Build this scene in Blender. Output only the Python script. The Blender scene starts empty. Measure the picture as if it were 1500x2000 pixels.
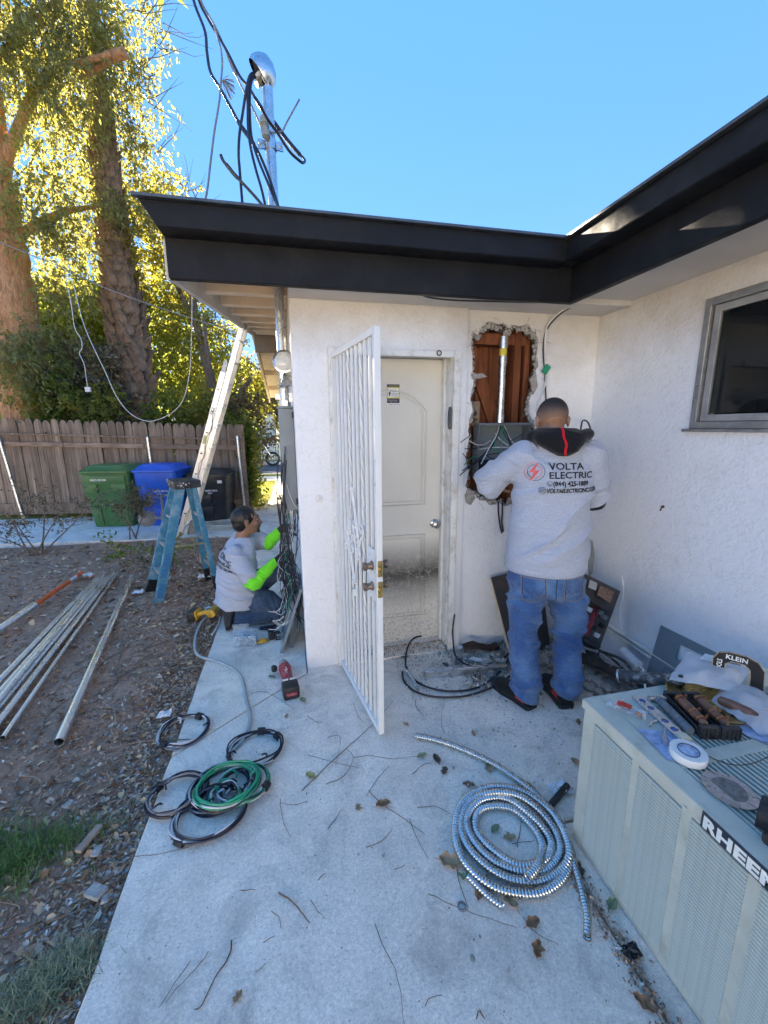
import bpy, bmesh, math, random
import numpy as np
from mathutils import Vector as V, Matrix, noise
from mathutils.bvhtree import BVHTree
from mathutils.geometry import tessellate_polygon
random.seed(7); rng = np.random.default_rng(7)
sc = bpy.context.scene; col = sc.collection
rad = math.radians
# ------------------------------------------------ camera, sky, sun, exposure
FPX, CH = 811.26, 1.6
def _cam(p, yaw, roll):
    cp, sp, cy, sy = math.cos(p), math.sin(p), math.cos(yaw), math.sin(yaw)
    f = np.array([sy*cp, cy*cp, -sp]); r = np.array([cy, -sy, 0]); u = np.cross(r, f)
    return np.array([math.cos(roll)*r+math.sin(roll)*u, -math.sin(roll)*r+math.cos(roll)*u, f])
CM = _cam(rad(11.618), rad(12.531), rad(-0.505)); CC = np.array([0, 0, CH])
cd = bpy.data.cameras.new('camera'); cam = bpy.data.objects.new('camera', cd); col.objects.link(cam)
cd.sensor_fit = 'HORIZONTAL'; cd.sensor_width = 36; cd.lens = FPX/1500*36; cd.clip_start = .02; cd.clip_end = 2000
m4 = Matrix.Identity(4)
for i in range(3):
    m4[i][0], m4[i][1], m4[i][2], m4[i][3] = CM[0][i], CM[1][i], -CM[2][i], CC[i]
cam.matrix_world = m4; sc.camera = cam
SUN_AZ, SUN_EL = rad(-27), rad(17)            # azimuth from +Y, towards -X
SKY_STRENGTH, SUN_STRENGTH, EXPOSURE = .15, 4.1, 3.3
w = bpy.data.worlds.new('World'); sc.world = w; w.use_nodes = True
nt = w.node_tree; nt.nodes.clear()
sky = nt.nodes.new('ShaderNodeTexSky'); sky.sky_type = 'NISHITA'; sky.sun_disc = False
sky.sun_elevation = SUN_EL; sky.sun_rotation = SUN_AZ; sky.air_density = 1.0; sky.dust_density = 0.0; sky.ozone_density = 2.5
bg = nt.nodes.new('ShaderNodeBackground'); bg.inputs[1].default_value = SKY_STRENGTH
out = nt.nodes.new('ShaderNodeOutputWorld')
gam = nt.nodes.new('ShaderNodeGamma'); gam.inputs[1].default_value = .19; nt.links.new(sky.outputs[0], gam.inputs[0])
hs = nt.nodes.new('ShaderNodeHueSaturation'); hs.inputs['Hue'].default_value = .5; hs.inputs['Saturation'].default_value = 3.6; nt.links.new(gam.outputs[0], hs.inputs['Color']); tint = nt.nodes.new('ShaderNodeMixRGB'); tint.blend_type = 'MULTIPLY'; tint.inputs[0].default_value = 1; tint.inputs[2].default_value = (.46, .535, .75, 1)
nt.links.new(hs.outputs[0], tint.inputs[1]); nt.links.new(tint.outputs[0], bg.inputs[0]); nt.links.new(bg.outputs[0], out.inputs[0])
sd = bpy.data.lights.new('sun', 'SUN'); sd.energy = SUN_STRENGTH; sd.angle = rad(.5); sd.color = (1, .86, .66)
sun = bpy.data.objects.new('sun', sd); col.objects.link(sun)
sdir = V((math.sin(SUN_AZ)*math.cos(SUN_EL), math.cos(SUN_AZ)*math.cos(SUN_EL), math.sin(SUN_EL)))
sun.rotation_euler = sdir.to_track_quat('Z', 'Y').to_euler()
vs = sc.view_settings; vs.view_transform = 'Standard'; vs.look = 'None'; vs.exposure = EXPOSURE; vs.gamma = 1; vs.use_curve_mapping = False
sc.cycles.use_denoising = True; sc.cycles.max_bounces = 8; sc.cycles.transparent_max_bounces = 12
sc.cycles.diffuse_bounces = 7; sc.cycles.sample_clamp_indirect = 8

# ------------------------------------------------ helpers
def ray(px, py): return CM.T@np.array([(px-750)/FPX, -(py-1000)/FPX, 1.0])
def on(ax, v, px, py):
    d = ray(px, py); return V(CC+(v-CC[ax])/d[ax]*d)
def G(px, py, z=0.): return on(2, z, px, py)
def PX(px, py, x): return on(0, x, px, py)
def PY(px, py, y): return on(1, y, px, py)

def tag(o, label=None, cat=None, group=None, kind=None):
    for k, v in (('label', label), ('category', cat), ('group', group), ('kind', kind)):
        if v: o[k] = v
    return o
def thing(name, label, cat, loc=(0, 0, 0), group=None):
    o = bpy.data.objects.new(name, None); o.location = loc; o.empty_display_size = .1; col.objects.link(o)
    return tag(o, label, cat, group)
def link(name, me, parent=None, loc=None, rot=None, scale=None):
    o = bpy.data.objects.new(name, me); col.objects.link(o)
    if parent is not None:
        o.parent = parent
        if loc is None: o.matrix_parent_inverse = wm(parent).inverted()
    if loc is not None: o.location = loc
    if rot is not None: o.rotation_euler = rot
    if scale is not None: o.scale = scale
    return o
def wm(o):
    m = Matrix.LocRotScale(o.location, o.rotation_euler, o.scale)
    return wm(o.parent)@o.matrix_parent_inverse@m if o.parent else m
def basis(d, up=V((0, 0, 1))):
    d = V(d).normalized()
    if abs(d.dot(up)) > .98: up = V((0, 1, 0)) if abs(d.y) < .9 else V((1, 0, 0))
    a = d.cross(up).normalized(); return a, a.cross(d).normalized(), d
class MB:
    def __init__(s): s.v = []; s.f = []
    def quad(s, a, b, c, d):
        n = len(s.v); s.v += [tuple(a), tuple(b), tuple(c), tuple(d)]; s.f.append((n, n+1, n+2, n+3)); return s
    def poly(s, pts):
        n = len(s.v); s.v += [tuple(p) for p in pts]; s.f.append(tuple(range(n, n+len(pts)))); return s
    def box(s, x0, x1, y0, y1, z0, z1, M=None):
        n = len(s.v); ps = [V((x, y, z)) for z in (z0, z1) for y in (y0, y1) for x in (x0, x1)]
        if M is not None: ps = [M@p for p in ps]
        s.v += [tuple(p) for p in ps]
        s.f += [tuple(n+i for i in q) for q in ((0, 2, 3, 1), (4, 5, 7, 6), (0, 1, 5, 4), (2, 6, 7, 3), (0, 4, 6, 2), (1, 3, 7, 5))]; return s
    def bar(s, p0, p1, wdt, h, up=V((0, 0, 1)), taper=1.):
        p0, p1 = V(p0), V(p1); a, b, d = basis(p1-p0, up); n = len(s.v)
        for p, k in ((p0, 1), (p1, taper)):
            for i, j in ((-1, -1), (1, -1), (1, 1), (-1, 1)): s.v.append(tuple(p+a*(i*wdt/2*k)+b*(j*h/2*k)))
        s.f += [tuple(n+i for i in q) for q in ((0, 1, 2, 3), (7, 6, 5, 4), (0, 4, 5, 1), (1, 5, 6, 2), (2, 6, 7, 3), (3, 7, 4, 0))]; return s
    def tube(s, pts, r, n=8, closed=False, cap=True, flat=1.):
        pts = [V(p) for p in pts]; N = len(pts)
        rs = r if hasattr(r, '__len__') else [r]*N
        a = None; base = len(s.v)
        for i, p in enumerate(pts):
            if closed: d = pts[(i+1) % N]-pts[i-1]
            else: d = pts[min(i+1, N-1)]-pts[max(i-1, 0)]
            if d.length < 1e-9: d = V((0, 0, 1))
            d.normalize()
            if a is None: a = basis(d)[0]
            a = (a-d*a.dot(d))
            if a.length < 1e-6: a = basis(d)[0]
            a.normalize(); b = d.cross(a)
            for k in range(n):
                t = 2*math.pi*k/n; s.v.append(tuple(p+a*(math.cos(t)*rs[i])+b*(math.sin(t)*rs[i]*flat)))
        for i in range(N if closed else N-1):
            j = (i+1) % N
            for k in range(n):
                k2 = (k+1) % n; s.f.append((base+i*n+k, base+i*n+k2, base+j*n+k2, base+j*n+k))
        if cap and not closed:
            s.f.append(tuple(base+k for k in reversed(range(n)))); s.f.append(tuple(base+(N-1)*n+k for k in range(n)))
        return s
    def cyl(s, p0, p1, r0, r1=None, n=16):
        return s.tube([p0, p1], [r0, r0 if r1 is None else r1], n)
    def lathe(s, prof, O=(0, 0, 0), d=(0, 0, 1), n=24, M=None, sx=1., sy=1.):
        a, b, d = basis(d); O = V(O); base = len(s.v)
        for r, h in prof:
            for k in range(n):
                t = 2*math.pi*k/n; p = O+d*h+a*(math.cos(t)*r*sx)+b*(math.sin(t)*r*sy); s.v.append(tuple(M@p if M is not None else p))
        for i in range(len(prof)-1):
            for k in range(n):
                k2 = (k+1) % n; s.f.append((base+i*n+k, base+i*n+k2, base+(i+1)*n+k2, base+(i+1)*n+k))
        if prof[0] != prof[-1] and prof[0][0] > 1e-5: s.f.append(tuple(base+k for k in reversed(range(n))))
        if prof[0] != prof[-1] and prof[-1][0] > 1e-5: s.f.append(tuple(base+(len(prof)-1)*n+k for k in range(n)))
        return s
    def prism(s, loops, O, U, W, depth, both=True):
        """flat outline (first loop) with holes (further loops) in the frame O,U,W, extruded by depth along UxW (towards the back)."""
        if not hasattr(loops[0][0], '__len__'): loops = [loops]
        O, U, W = V(O), V(U), V(W); N = U.cross(W).normalized()
        P = [[V((x, y, 0)) for x, y in L] for L in loops]; tri = tessellate_polygon(P)
        flat = [p for L in P for p in L]; n = len(s.v)
        s.v += [tuple(O+U*p.x+W*p.y) for p in flat]; s.v += [tuple(O+U*p.x+W*p.y-N*depth) for p in flat]; m = len(flat)
        for t in tri:
            a, b, c = (flat[i] for i in t)
            if (b-a).cross(c-a).z < 0: t = t[::-1]
            s.f.append(tuple(n+i for i in t))
            if both: s.f.append(tuple(n+m+i for i in t[::-1]))
        k = 0
        for L in P:
            c = len(L)
            for i in range(c): s.f.append((n+k+i, n+k+(i+1) % c, n+m+k+(i+1) % c, n+m+k+i))
            k += c
        return s
    def grid(s, fn, nu, nv):
        b = len(s.v)
        for i in range(nu+1):
            for j in range(nv+1): s.v.append(tuple(fn(i/nu, j/nv)))
        for i in range(nu):
            for j in range(nv):
                a = b+i*(nv+1)+j; s.f.append((a, a+nv+1, a+nv+2, a+1))
        return s
    def sphere(s, c, r, n=12, sc_=(1, 1, 1)):
        c = V(c); b = len(s.v); m = n//2+1
        for i in range(m+1):
            t = math.pi*i/m
            for k in range(n):
                q = 2*math.pi*k/n; s.v.append((c.x+r*sc_[0]*math.sin(t)*math.cos(q), c.y+r*sc_[1]*math.sin(t)*math.sin(q), c.z+r*sc_[2]*math.cos(t)))
        for i in range(m):
            for k in range(n):
                k2 = (k+1) % n; s.f.append((b+i*n+k, b+(i+1)*n+k, b+(i+1)*n+k2, b+i*n+k2))
        return s
    def mesh(s, name, mat, smooth=True, bevel=0, seg=1, angle=38):
        me = bpy.data.meshes.new(name); me.from_pydata(s.v, [], s.f); me.materials.append(mat)
        bm = bmesh.new(); bm.from_mesh(me)
        bmesh.ops.remove_doubles(bm, verts=bm.verts, dist=1e-5)
        bmesh.ops.recalc_face_normals(bm, faces=bm.faces)
        if bevel:
            es = [e for e in bm.edges if len(e.link_faces) == 2 and e.calc_face_angle(0) > .5]
            bmesh.ops.bevel(bm, geom=es, offset=bevel, segments=seg, affect='EDGES', profile=.5, clamp_overlap=True)
        bm.to_mesh(me); bm.free()
        if smooth:
            me.polygons.foreach_set('use_smooth', [True]*len(me.polygons)); me.set_sharp_from_angle(angle=rad(angle))
        return me
    def build(s, name, mat, parent=None, smooth=True, bevel=0, seg=1, **k):
        return link(name, s.mesh(name, mat, smooth, bevel, seg, **k), parent)
def smooth_path(pts, n=8, closed=False):
    pts = [V(p) for p in pts]; N = len(pts); out = []
    rng_ = range(N) if closed else range(N-1)
    for i in rng_:
        if closed: p0, p1, p2, p3 = pts[i-1], pts[i], pts[(i+1) % N], pts[(i+2) % N]
        else: p0, p1, p2, p3 = pts[max(i-1, 0)], pts[i], pts[i+1], pts[min(i+2, N-1)]
        for k in range(n):
            t = k/n; out.append(.5*((2*p1)+(p2-p0)*t+(2*p0-5*p1+4*p2-p3)*t*t+(3*p1-p0-3*p2+p3)*t**3))
    if not closed: out.append(pts[-1])
    return out
def raw_mesh(name, verts, faces, mat, uv=None):
    me = bpy.data.meshes.new(name); v = np.asarray(verts, np.float32); f = np.asarray(faces, np.int32); k = f.shape[1]
    me.vertices.add(len(v)); me.vertices.foreach_set('co', v.ravel()); me.loops.add(f.size); me.loops.foreach_set('vertex_index', f.ravel())
    me.polygons.add(len(f)); me.polygons.foreach_set('loop_start', np.arange(0, f.size, k, dtype=np.int32)); me.update(calc_edges=True)
    me.materials.append(mat); return me

# ------------------------------------------------ materials
class NT:
    def __init__(s, name):
        s.m = bpy.data.materials.new(name); s.m.use_nodes = True; s.t = s.m.node_tree; s.b = s.t.nodes['Principled BSDF']; s.o = s.t.nodes['Material Output']
    def n(s, typ, **k):
        x = s.t.nodes.new('ShaderNode'+typ)
        for a, v in k.items():
            if a.startswith('i_'): x.inputs[a[2:].replace('_', ' ')].default_value = v
            else: setattr(x, a, v)
        return x
    def l(s, a, b): s.t.links.new(a, b)
    def coord(s, which='Object', scale=None):
        c = s.n('TexCoord').outputs[which]
        if scale is not None:
            mp = s.n('Mapping'); mp.inputs['Scale'].default_value = scale if hasattr(scale, '__len__') else (scale,)*3; s.l(c, mp.inputs[0]); c = mp.outputs[0]
        return c
    def noise(s, co, scale, detail=4, rough=.55, dist=0):
        x = s.n('TexNoise'); x.inputs['Scale'].default_value = scale; x.inputs['Detail'].default_value = detail; x.inputs['Roughness'].default_value = rough; x.inputs['Distortion'].default_value = dist
        s.l(co, x.inputs['Vector']); return x.outputs['Fac']
    def ramp(s, fac, stops, interp='LINEAR'):
        x = s.n('ValToRGB'); x.color_ramp.interpolation = interp; e = x.color_ramp.elements
        while len(e) < len(stops): e.new(.5)
        for el, (p, c) in zip(e, stops): el.position = p; el.color = (*c, 1) if hasattr(c, '__len__') else (c, c, c, 1)
        s.l(fac, x.inputs[0]); return x.outputs[0]
    def mix(s, fac, a, b, mode='MIX'):
        x = s.n('MixRGB', blend_type=mode)
        for inp, v in zip(x.inputs, (fac, a, b)):
            if isinstance(v, (int, float)): inp.default_value = v if inp.type == 'VALUE' else (v, v, v, 1)
            elif isinstance(v, (tuple, list)): inp.default_value = (*v, 1)
            else: s.l(v, inp)
        return x.outputs[0]
    def math(s, op, a, b=None, clamp=False):
        x = s.n('Math', operation=op, use_clamp=clamp)
        for inp, v in zip(x.inputs, (a, b)):
            if v is None: continue
            if isinstance(v, (int, float)): inp.default_value = v
            else: s.l(v, inp)
        return x.outputs[0]
    def bump(s, h, strength=.3, dist=.01, prev=None):
        x = s.n('Bump'); x.inputs['Strength'].default_value = strength; x.inputs['Distance'].default_value = dist; s.l(h, x.inputs['Height'])
        if prev is not None: s.l(prev, x.inputs['Normal'])
        s.l(x.outputs[0], s.b.inputs['Normal']); return x.outputs[0]
    def set(s, **k):
        for a, v in k.items():
            i = s.b.inputs[a.replace('_', ' ')]
            if hasattr(v, 'is_linked') or hasattr(v, 'node'): s.l(v, i)
            elif hasattr(v, '__len__') and len(v) == 3: i.default_value = (*v, 1) if i.type == 'RGBA' else v
            else: i.default_value = v
        return s
MATS = {}
def pbr(name, c, rough=.6, metal=0., var=.25, scale=12., bump=.15, bscale=80., spec=.5, bdist=.003, grime=None, gscale=5., coat=0.):
    """painted, plastic or metal surface: colour with mottling, roughness variation, fine relief and optional grime in patches"""
    if name in MATS: return MATS[name]
    t = NT(name); co = t.coord('Object')
    n1 = t.noise(co, scale, 5); k = t.ramp(n1, [(.25, tuple(x*(1-var) for x in c)), (.75, tuple(min(1, x*(1+var*.6)) for x in c))])
    if grime:
        g = t.ramp(t.noise(co, gscale, 8, .7), [(.5, 0.), (.72, 1.)]); k = t.mix(g, k, grime)
    t.set(Base_Color=k, Metallic=metal, Specular_IOR_Level=spec, Coat_Weight=coat)
    t.set(Roughness=t.ramp(t.noise(co, scale*2.3, 3), [(.3, max(0, rough-.1)), (.7, min(1, rough+.1))]))
    if bump: t.bump(t.noise(co, bscale, 4), bump, bdist)
    MATS[name] = t.m; return t.m
# ------------------------------------------------ setting materials
def stucco():
    t = NT('stucco'); co = t.coord('Object')
    big = t.noise(co, 1.7, 5, .6); mid = t.noise(co, 46, 8, .72, .5); vor = t.n('TexVoronoi', feature='SMOOTH_F1'); vor.inputs['Scale'].default_value = 70; t.l(co, vor.inputs['Vector'])
    dab = t.noise(co, 16, 3, .5, 1.2)
    h = t.math('ADD', t.math('ADD', t.math('MULTIPLY', mid, .6), t.math('MULTIPLY', vor.outputs['Distance'], .28)), t.math('MULTIPLY', dab, .55))
    c = t.ramp(big, [(.2, (.72, .73, .75)), (.5, (.80, .815, .84)), (.8, (.83, .845, .87))])
    dirt = t.ramp(t.noise(co, 3.1, 9, .72), [(.58, 0.), (.82, .3)]); c = t.mix(dirt, c, (.46, .38, .27))
    sp_ = t.n('SeparateXYZ'); t.l(co, sp_.inputs[0]); hi = t.math('ADD', sp_.outputs[2], t.math('MULTIPLY', t.math('SUBTRACT', t.noise(co, 2.6, 6, .65), .5), .55)); eave_shade_dirt = t.math('MULTIPLY', t.ramp(hi, [(.0, 0.), (1., 1.)]), 1.)
    mr = t.n('MapRange'); t.l(hi, mr.inputs[0]); mr.inputs[1].default_value = 1.95; mr.inputs[2].default_value = 2.3; c = t.mix(t.math('MULTIPLY', mr.outputs[0], .62), c, (.40, .34, .26))  # upper band: soffit shade and dirt together mixed into the wall colour
    pit = t.ramp(h, [(.52, .8), (.68, 0.)]); c = t.mix(t.math('MULTIPLY', pit, .16), c, (.40, .34, .27))
    t.set(Base_Color=c, Roughness=.85, Specular_IOR_Level=.25); t.bump(h, .75, .010); return t.m
def concrete(name='concrete', tint=(1, 1, 1), k=1.):
    t = NT(name); co = t.coord('Object')
    a = t.noise(co, 1.6, 8, .62, .4); b = t.noise(co, 9, 6, .6); c3 = t.noise(co, 160, 3, .6)
    base = t.ramp(a, [(.25, tuple(.50*k*x for x in tint)), (.5, tuple(.62*k*x for x in tint)), (.75, tuple(.72*k*x for x in tint))])
    base = t.mix(.3, base, t.ramp(b, [(.25, .6), (.75, 1.35)]), 'MULTIPLY'); base = t.mix(.38, base, t.ramp(t.noise(co, 75, 5, .75), [(.3, .45), (.7, 1.5)]), 'MULTIPLY')
    stain = t.ramp(t.noise(co, 3.4, 9, .74, .8), [(.5, 0.), (.68, .5)]); base = t.mix(stain, base, (.27, .235, .20))
    sp = t.n('TexVoronoi'); sp.inputs['Scale'].default_value = 70; t.l(co, sp.inputs['Vector'])
    base = t.mix(t.ramp(sp.outputs['Distance'], [(.05, .85), (.13, 0.)]), base, t.ramp(t.noise(co, 33, 1), [(.4, .06), (.62, .62)]))
    base = t.mix(.35, base, t.ramp(c3, [(.3, .6), (.7, 1.4)]), 'MULTIPLY')
    t.set(Base_Color=base, Roughness=.88, Specular_IOR_Level=.3)
    h = t.math('ADD', t.math('MULTIPLY', b, .5), t.math('MULTIPLY', c3, .35)); t.bump(h, .22, .005); return t.m
def soil():
    t = NT('soil'); co = t.coord('Object')
    a = t.noise(co, .9, 6, .6); b = t.noise(co, 22, 9, .72); v = t.n('TexVoronoi'); v.inputs['Scale'].default_value = 55; t.l(co, v.inputs['Vector'])
    c = t.ramp(a, [(.3, (.29, .17, .11)), (.55, (.44, .27, .18)), (.75, (.56, .38, .27))])
    c = t.mix(.7, c, t.ramp(b, [(.3, .35), (.7, 1.6)]), 'MULTIPLY')
    c = t.mix(t.ramp(v.outputs['Distance'], [(.1, .5), (.22, 0.)]), c, t.ramp(t.noise(co, 12, 2), [(.4, (.20, .12, .08)), (.65, (.5, .37, .27))]))
    t.set(Base_Color=c, Roughness=.95, Specular_IOR_Level=.15); t.bump(b, .5, .02); return t.m
def wood(name, dark, light, grain=(1.5, 26, 26), rough=.75, streak=1., knots=True, along='z'):
    t = NT(name); sc_ = {'z': (grain[1], grain[2], grain[0]), 'x': grain, 'y': (grain[1], grain[0], grain[2])}[along]
    oi = t.n('ObjectInfo'); co = t.n('TexCoord').outputs['Object']
    ad = t.n('VectorMath', operation='ADD'); t.l(co, ad.inputs[0]); cb = t.n('CombineXYZ'); r = t.math('MULTIPLY', oi.outputs['Random'], 37.)
    for i in range(3): t.l(r, cb.inputs[i])
    t.l(cb.outputs[0], ad.inputs[1]); mp = t.n('Mapping'); mp.inputs['Scale'].default_value = sc_; t.l(ad.outputs[0], mp.inputs[0])
    g = t.noise(mp.outputs[0], 1, 7, .65, .6); blot = t.noise(ad.outputs[0], 3.2, 5, .6)
    c = t.ramp(g, [(.3, dark), (.68, light)]); c = t.mix(.6*streak, c, t.ramp(blot, [(.3, .45), (.7, 1.35)]), 'MULTIPLY')
    c = t.mix(.5, c, t.ramp(oi.outputs['Random'], [(0, .6), (1, 1.35)]), 'MULTIPLY')
    t.set(Base_Color=c, Roughness=rough, Specular_IOR_Level=.25); t.bump(g, .5, .006); return t.m
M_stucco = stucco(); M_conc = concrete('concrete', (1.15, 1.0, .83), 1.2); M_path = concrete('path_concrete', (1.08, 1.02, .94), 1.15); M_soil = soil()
M_fascia = pbr('charcoal_paint', (.008, .009, .012), .6, var=.3, scale=5, bump=.4, bscale=40, grime=(.015, .015, .016), spec=.25)
M_white = pbr('white_trim_paint', (.74, .74, .71), .45, var=.08, scale=9, bump=.2, bscale=45, grime=(.42, .38, .31), gscale=11)
M_soffit = pbr('soffit_paint', (.56, .53, .48), .7, var=.12, scale=4, bump=.4, bscale=30)
M_cream = pbr('cream_paint', (.74, .60, .42), .65, var=.15, scale=7, bump=.3, bscale=50)
M_galv = pbr('galvanised_steel', (.62, .64, .66), .32, 1., var=.25, scale=22, bump=.08, bscale=120)
M_roof = pbr('roof_felt', (.06, .06, .065), .9, var=.3, scale=40, bump=.6, bscale=200)
M_stud = wood('redwood_stud', (.11, .035, .016), (.30, .105, .045))
M_mortar = pbr('grey_mortar', (.38, .36, .33), .95, var=.5, scale=40, bump=1., bscale=90, bdist=.008)
M_dark = pbr('dark_void', (.016, .013, .011), .95, bump=.2)
M_black = pbr('black_rubber', (.012, .012, .014), .45, var=.3, bump=.05)

# ------------------------------------------------ ground
def slab_edge(y): return -.655-.02*math.sin(y*1.3)*.3
def hyard(x, y):
    k = min(1, max(0, (slab_edge(y)-x)/.25)) if y < 9.6 else 0
    if 6.5 < y < 8.9: k *= min(1, max(0, (6.55-.07*(x+2)-y+.15)/.2))
    h = noise.noise(V((x*.7, y*.7, 3)))*.035+noise.noise(V((x*2.6, y*2.6, 9)))*.018+noise.noise(V((x*9, y*9, 1)))*.007
    return -.035+k*(h+.012)
b = MB()
b.grid(lambda u, v: (-6.2+5.62*u, -1+7.65*v, hyard(-6.2+5.62*u, -1+7.65*v)), 150, 200)
b.build('soil', M_soil, None); tag(bpy.data.objects['soil'], kind='structure')
b = MB(); b.box(-600, 600, -400, 900, -.3, -.075); o = b.build('ground', pbr('dry_ground', (.42, .38, .30), .95, var=.4, scale=.3), smooth=False); tag(o, kind='structure')
# near patio slab, cut into bays by joints
sl = thing('patio_slab', None, None); sl['kind'] = 'structure'
# ------------------------------------------------ patio slab, paths, street
def strip(name, pts, z, th, mat, parent=None, bevel=.006):
    b = MB(); b.prism([[(p[0], p[1]) for p in pts]], (0, 0, z), (1, 0, 0), (0, 1, 0), th); o = b.build(name, mat, parent, bevel=bevel, smooth=False)
    return o
patio = thing('patio_slab', None, None); patio['kind'] = 'structure'
E_ = [(slab_edge(y)+random.uniform(-.004, .004), y) for y in np.arange(-1.5, 1.96, .12)]+[(slab_edge(1.968), 1.968)]
E2 = [(slab_edge(y)+random.uniform(-.005, .005), y) for y in np.arange(1.975, 6.4, .15)]
strip('concrete_bay', [(.915, -1.5), (.917, .4), (.93, .9), (.925, 1.235), (2.06, 1.235), (2.06, 2.62), (.04, 2.62), (.035, 2.540)]+E_[::-1], 0, .12, M_conc, patio)
strip('concrete_bay', [(.93, -1.5), (2.09, -1.5), (2.09, 1.225), (.935, 1.225), (.942, .9), (.928, .4)], -.006, .12, M_conc, patio)
strip('concrete_bay', [(.03, 2.546), (.04, 6.43), (slab_edge(6.4), 6.43)]+E2[::-1], 0.001, .12, M_conc, patio)
strip('concrete_bay', [(.04, 6.44), (.04, 13.2), (-.46, 13.2), (-.5, 9.7), (-.66, 8.4), (-.66, 6.44)], 0.0, .1, M_path, patio)
pth = strip('yard_path', [(-.665, 6.43), (-.67, 8.38), (-1.4, 8.38), (-4, 8.6), (-9, 9.2), (-9, 7.6), (-4.1, 6.82), (-2.8, 6.64)], -.002, .1, M_path); tag(pth, kind='structure')
M_asph = pbr('asphalt', (.10, .10, .105), .9, var=.3, scale=30, bump=.5, bscale=200)
M_lawn = NT('lawn'); _c = M_lawn.coord('Object'); M_lawn.set(Base_Color=M_lawn.ramp(M_lawn.noise(_c, 2.5, 8, .7), [(.3, (.13, .15, .02)), (.6, (.26, .27, .035)), (.8, (.30, .26, .07))]), Roughness=.9); M_lawn.bump(M_lawn.noise(_c, 60, 5), .8, .03); M_lawn = M_lawn.m
for nm, pts, z, m in (('front_lawn', [(-.6, 9.3), (-.5, 9.7), (-.46, 13.2), (-.46, 13.35), (-14, 13.35), (-14, 8.95), (-4, 8.75)], -.02, M_lawn),
                      ('lawn_far_side', [(.04, 13.25), (.04, 13.35), (30, 13.35), (30, 13.25)], -.025, M_lawn),
                      ('sidewalk', [(-40, 13.36), (40, 13.36), (40, 14.5), (-40, 14.5)], -.01, M_path),
                      ('verge', [(-40, 14.51), (40, 14.51), (40, 15.2), (-40, 15.2)], -.02, M_lawn),
                      ('street', [(-60, 15.35), (60, 15.35), (60, 19.8), (-60, 19.8)], -.07, M_asph),
                      ('far_verge', [(-60, 19.96), (60, 19.96), (60, 60), (-60, 60)], .03, M_lawn)):
    tag(strip(nm, pts, z, .12 if nm != 'street' else .05, m, bevel=0), kind='structure')
tag(strip('kerb', [(-60, 15.2), (60, 15.2), (60, 15.35), (-60, 15.35)], .02, .14, M_path, bevel=0), kind='structure')
tag(strip('kerb', [(-60, 19.8), (60, 19.8), (60, 19.95), (-60, 19.95)], .06, .18, M_white, bevel=0), kind='structure')

# ------------------------------------------------ house
house = thing('house', 'low white stucco house with charcoal eaves wrapping the patio corner', 'house', (.04, 2.6, 0))
def part(name, b, m, par=house, label=None, **k):
    o = b.build(name, m, par, **k)
    if label: o['label'] = label
    return o
FY, AY, RX = 2.6, 2.635, 2.1      # front wall, alcove wall and wing wall faces
b = MB(); b.prism([[(.035, -.1), (.25, -.1), (.25, 2.045), (1.065, 2.045), (1.065, -.1), (1.135, -.1), (1.135, 2.36), (.035, 2.36)]], (0, FY, 0), (1, 0, 0), (0, 0, 1), -.0 or .0001)
b = MB(); b.prism([[(.035, -.1), (.25, -.1), (.25, 2.045), (1.065, 2.045), (1.065, -.1), (1.135, -.1), (1.135, 2.36), (.035, 2.36)]], (0, FY, 0), (1, 0, 0), (0, 0, 1), .16)
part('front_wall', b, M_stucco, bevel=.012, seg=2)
# alcove wall with the torn hole
random.seed(3)
HC = [(1.18, 2.02), (1.165, 2.12), (1.175, 2.2), (1.21, 2.17), (1.24, 2.215), (1.27, 2.25), (1.31, 2.255), (1.345, 2.235), (1.385, 2.25), (1.42, 2.225), (1.46, 2.24), (1.51, 2.235), (1.555, 2.25), (1.585, 2.215), (1.625, 2.2), (1.65, 2.13), (1.645, 2.05), (1.66, 1.99), (1.635, 1.92), (1.64, 1.85), (1.61, 1.76), (1.62, 1.68), (1.66, 1.6), (1.69, 1.5), (1.70, 1.36), (1.71, 1.2), (1.66, 1.09), (1.6, 1.045), (1.53, 1.06), (1.47, 1.035), (1.42, 1.06), (1.36, 1.05), (1.31, 1.085), (1.27, 1.09), (1.235, 1.13), (1.18, 1.14), (1.16, 1.2), (1.175, 1.3), (1.155, 1.4), (1.175, 1.5), (1.165, 1.6), (1.19, 1.7), (1.175, 1.8), (1.195, 1.9)]
HC = [(x, z) for x, z in HC][::-1]
def jag(L, amp, sub=3, sd=1):
    r = random.Random(sd); o = []
    for i, p in enumerate(L):
        q = L[(i+1) % len(L)]
        for k in range(sub): t = k/sub; o.append((p[0]+(q[0]-p[0])*t+r.uniform(-amp, amp), p[1]+(q[1]-p[1])*t+r.uniform(-amp, amp)))
    return o
hole1 = jag(HC, .006, 3, 1)
b = MB(); b.prism([[(1.12, -.1), (2.14, -.1), (2.14, 2.36), (1.12, 2.36)], hole1[::-1]], (0, AY, 0), (1, 0, 0), (0, 0, 1), .028)
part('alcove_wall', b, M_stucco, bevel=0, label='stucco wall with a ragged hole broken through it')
ccx, ccz = 1.42, 1.62
hole2 = [(ccx+(x-ccx)*.965+random.uniform(-.007, .007), ccz+(z-ccz)*.975+random.uniform(-.009, .009)) for x, z in hole1]
ring = [(ccx+(x-ccx)*1.06, ccz+(z-ccz)*1.04) for x, z in hole1]
b = MB(); b.prism([ring, hole2[::-1]], (0, AY+.02, 0), (1, 0, 0), (0, 0, 1), .022); part('mortar_edge', b, M_mortar, smooth=False)
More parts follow.
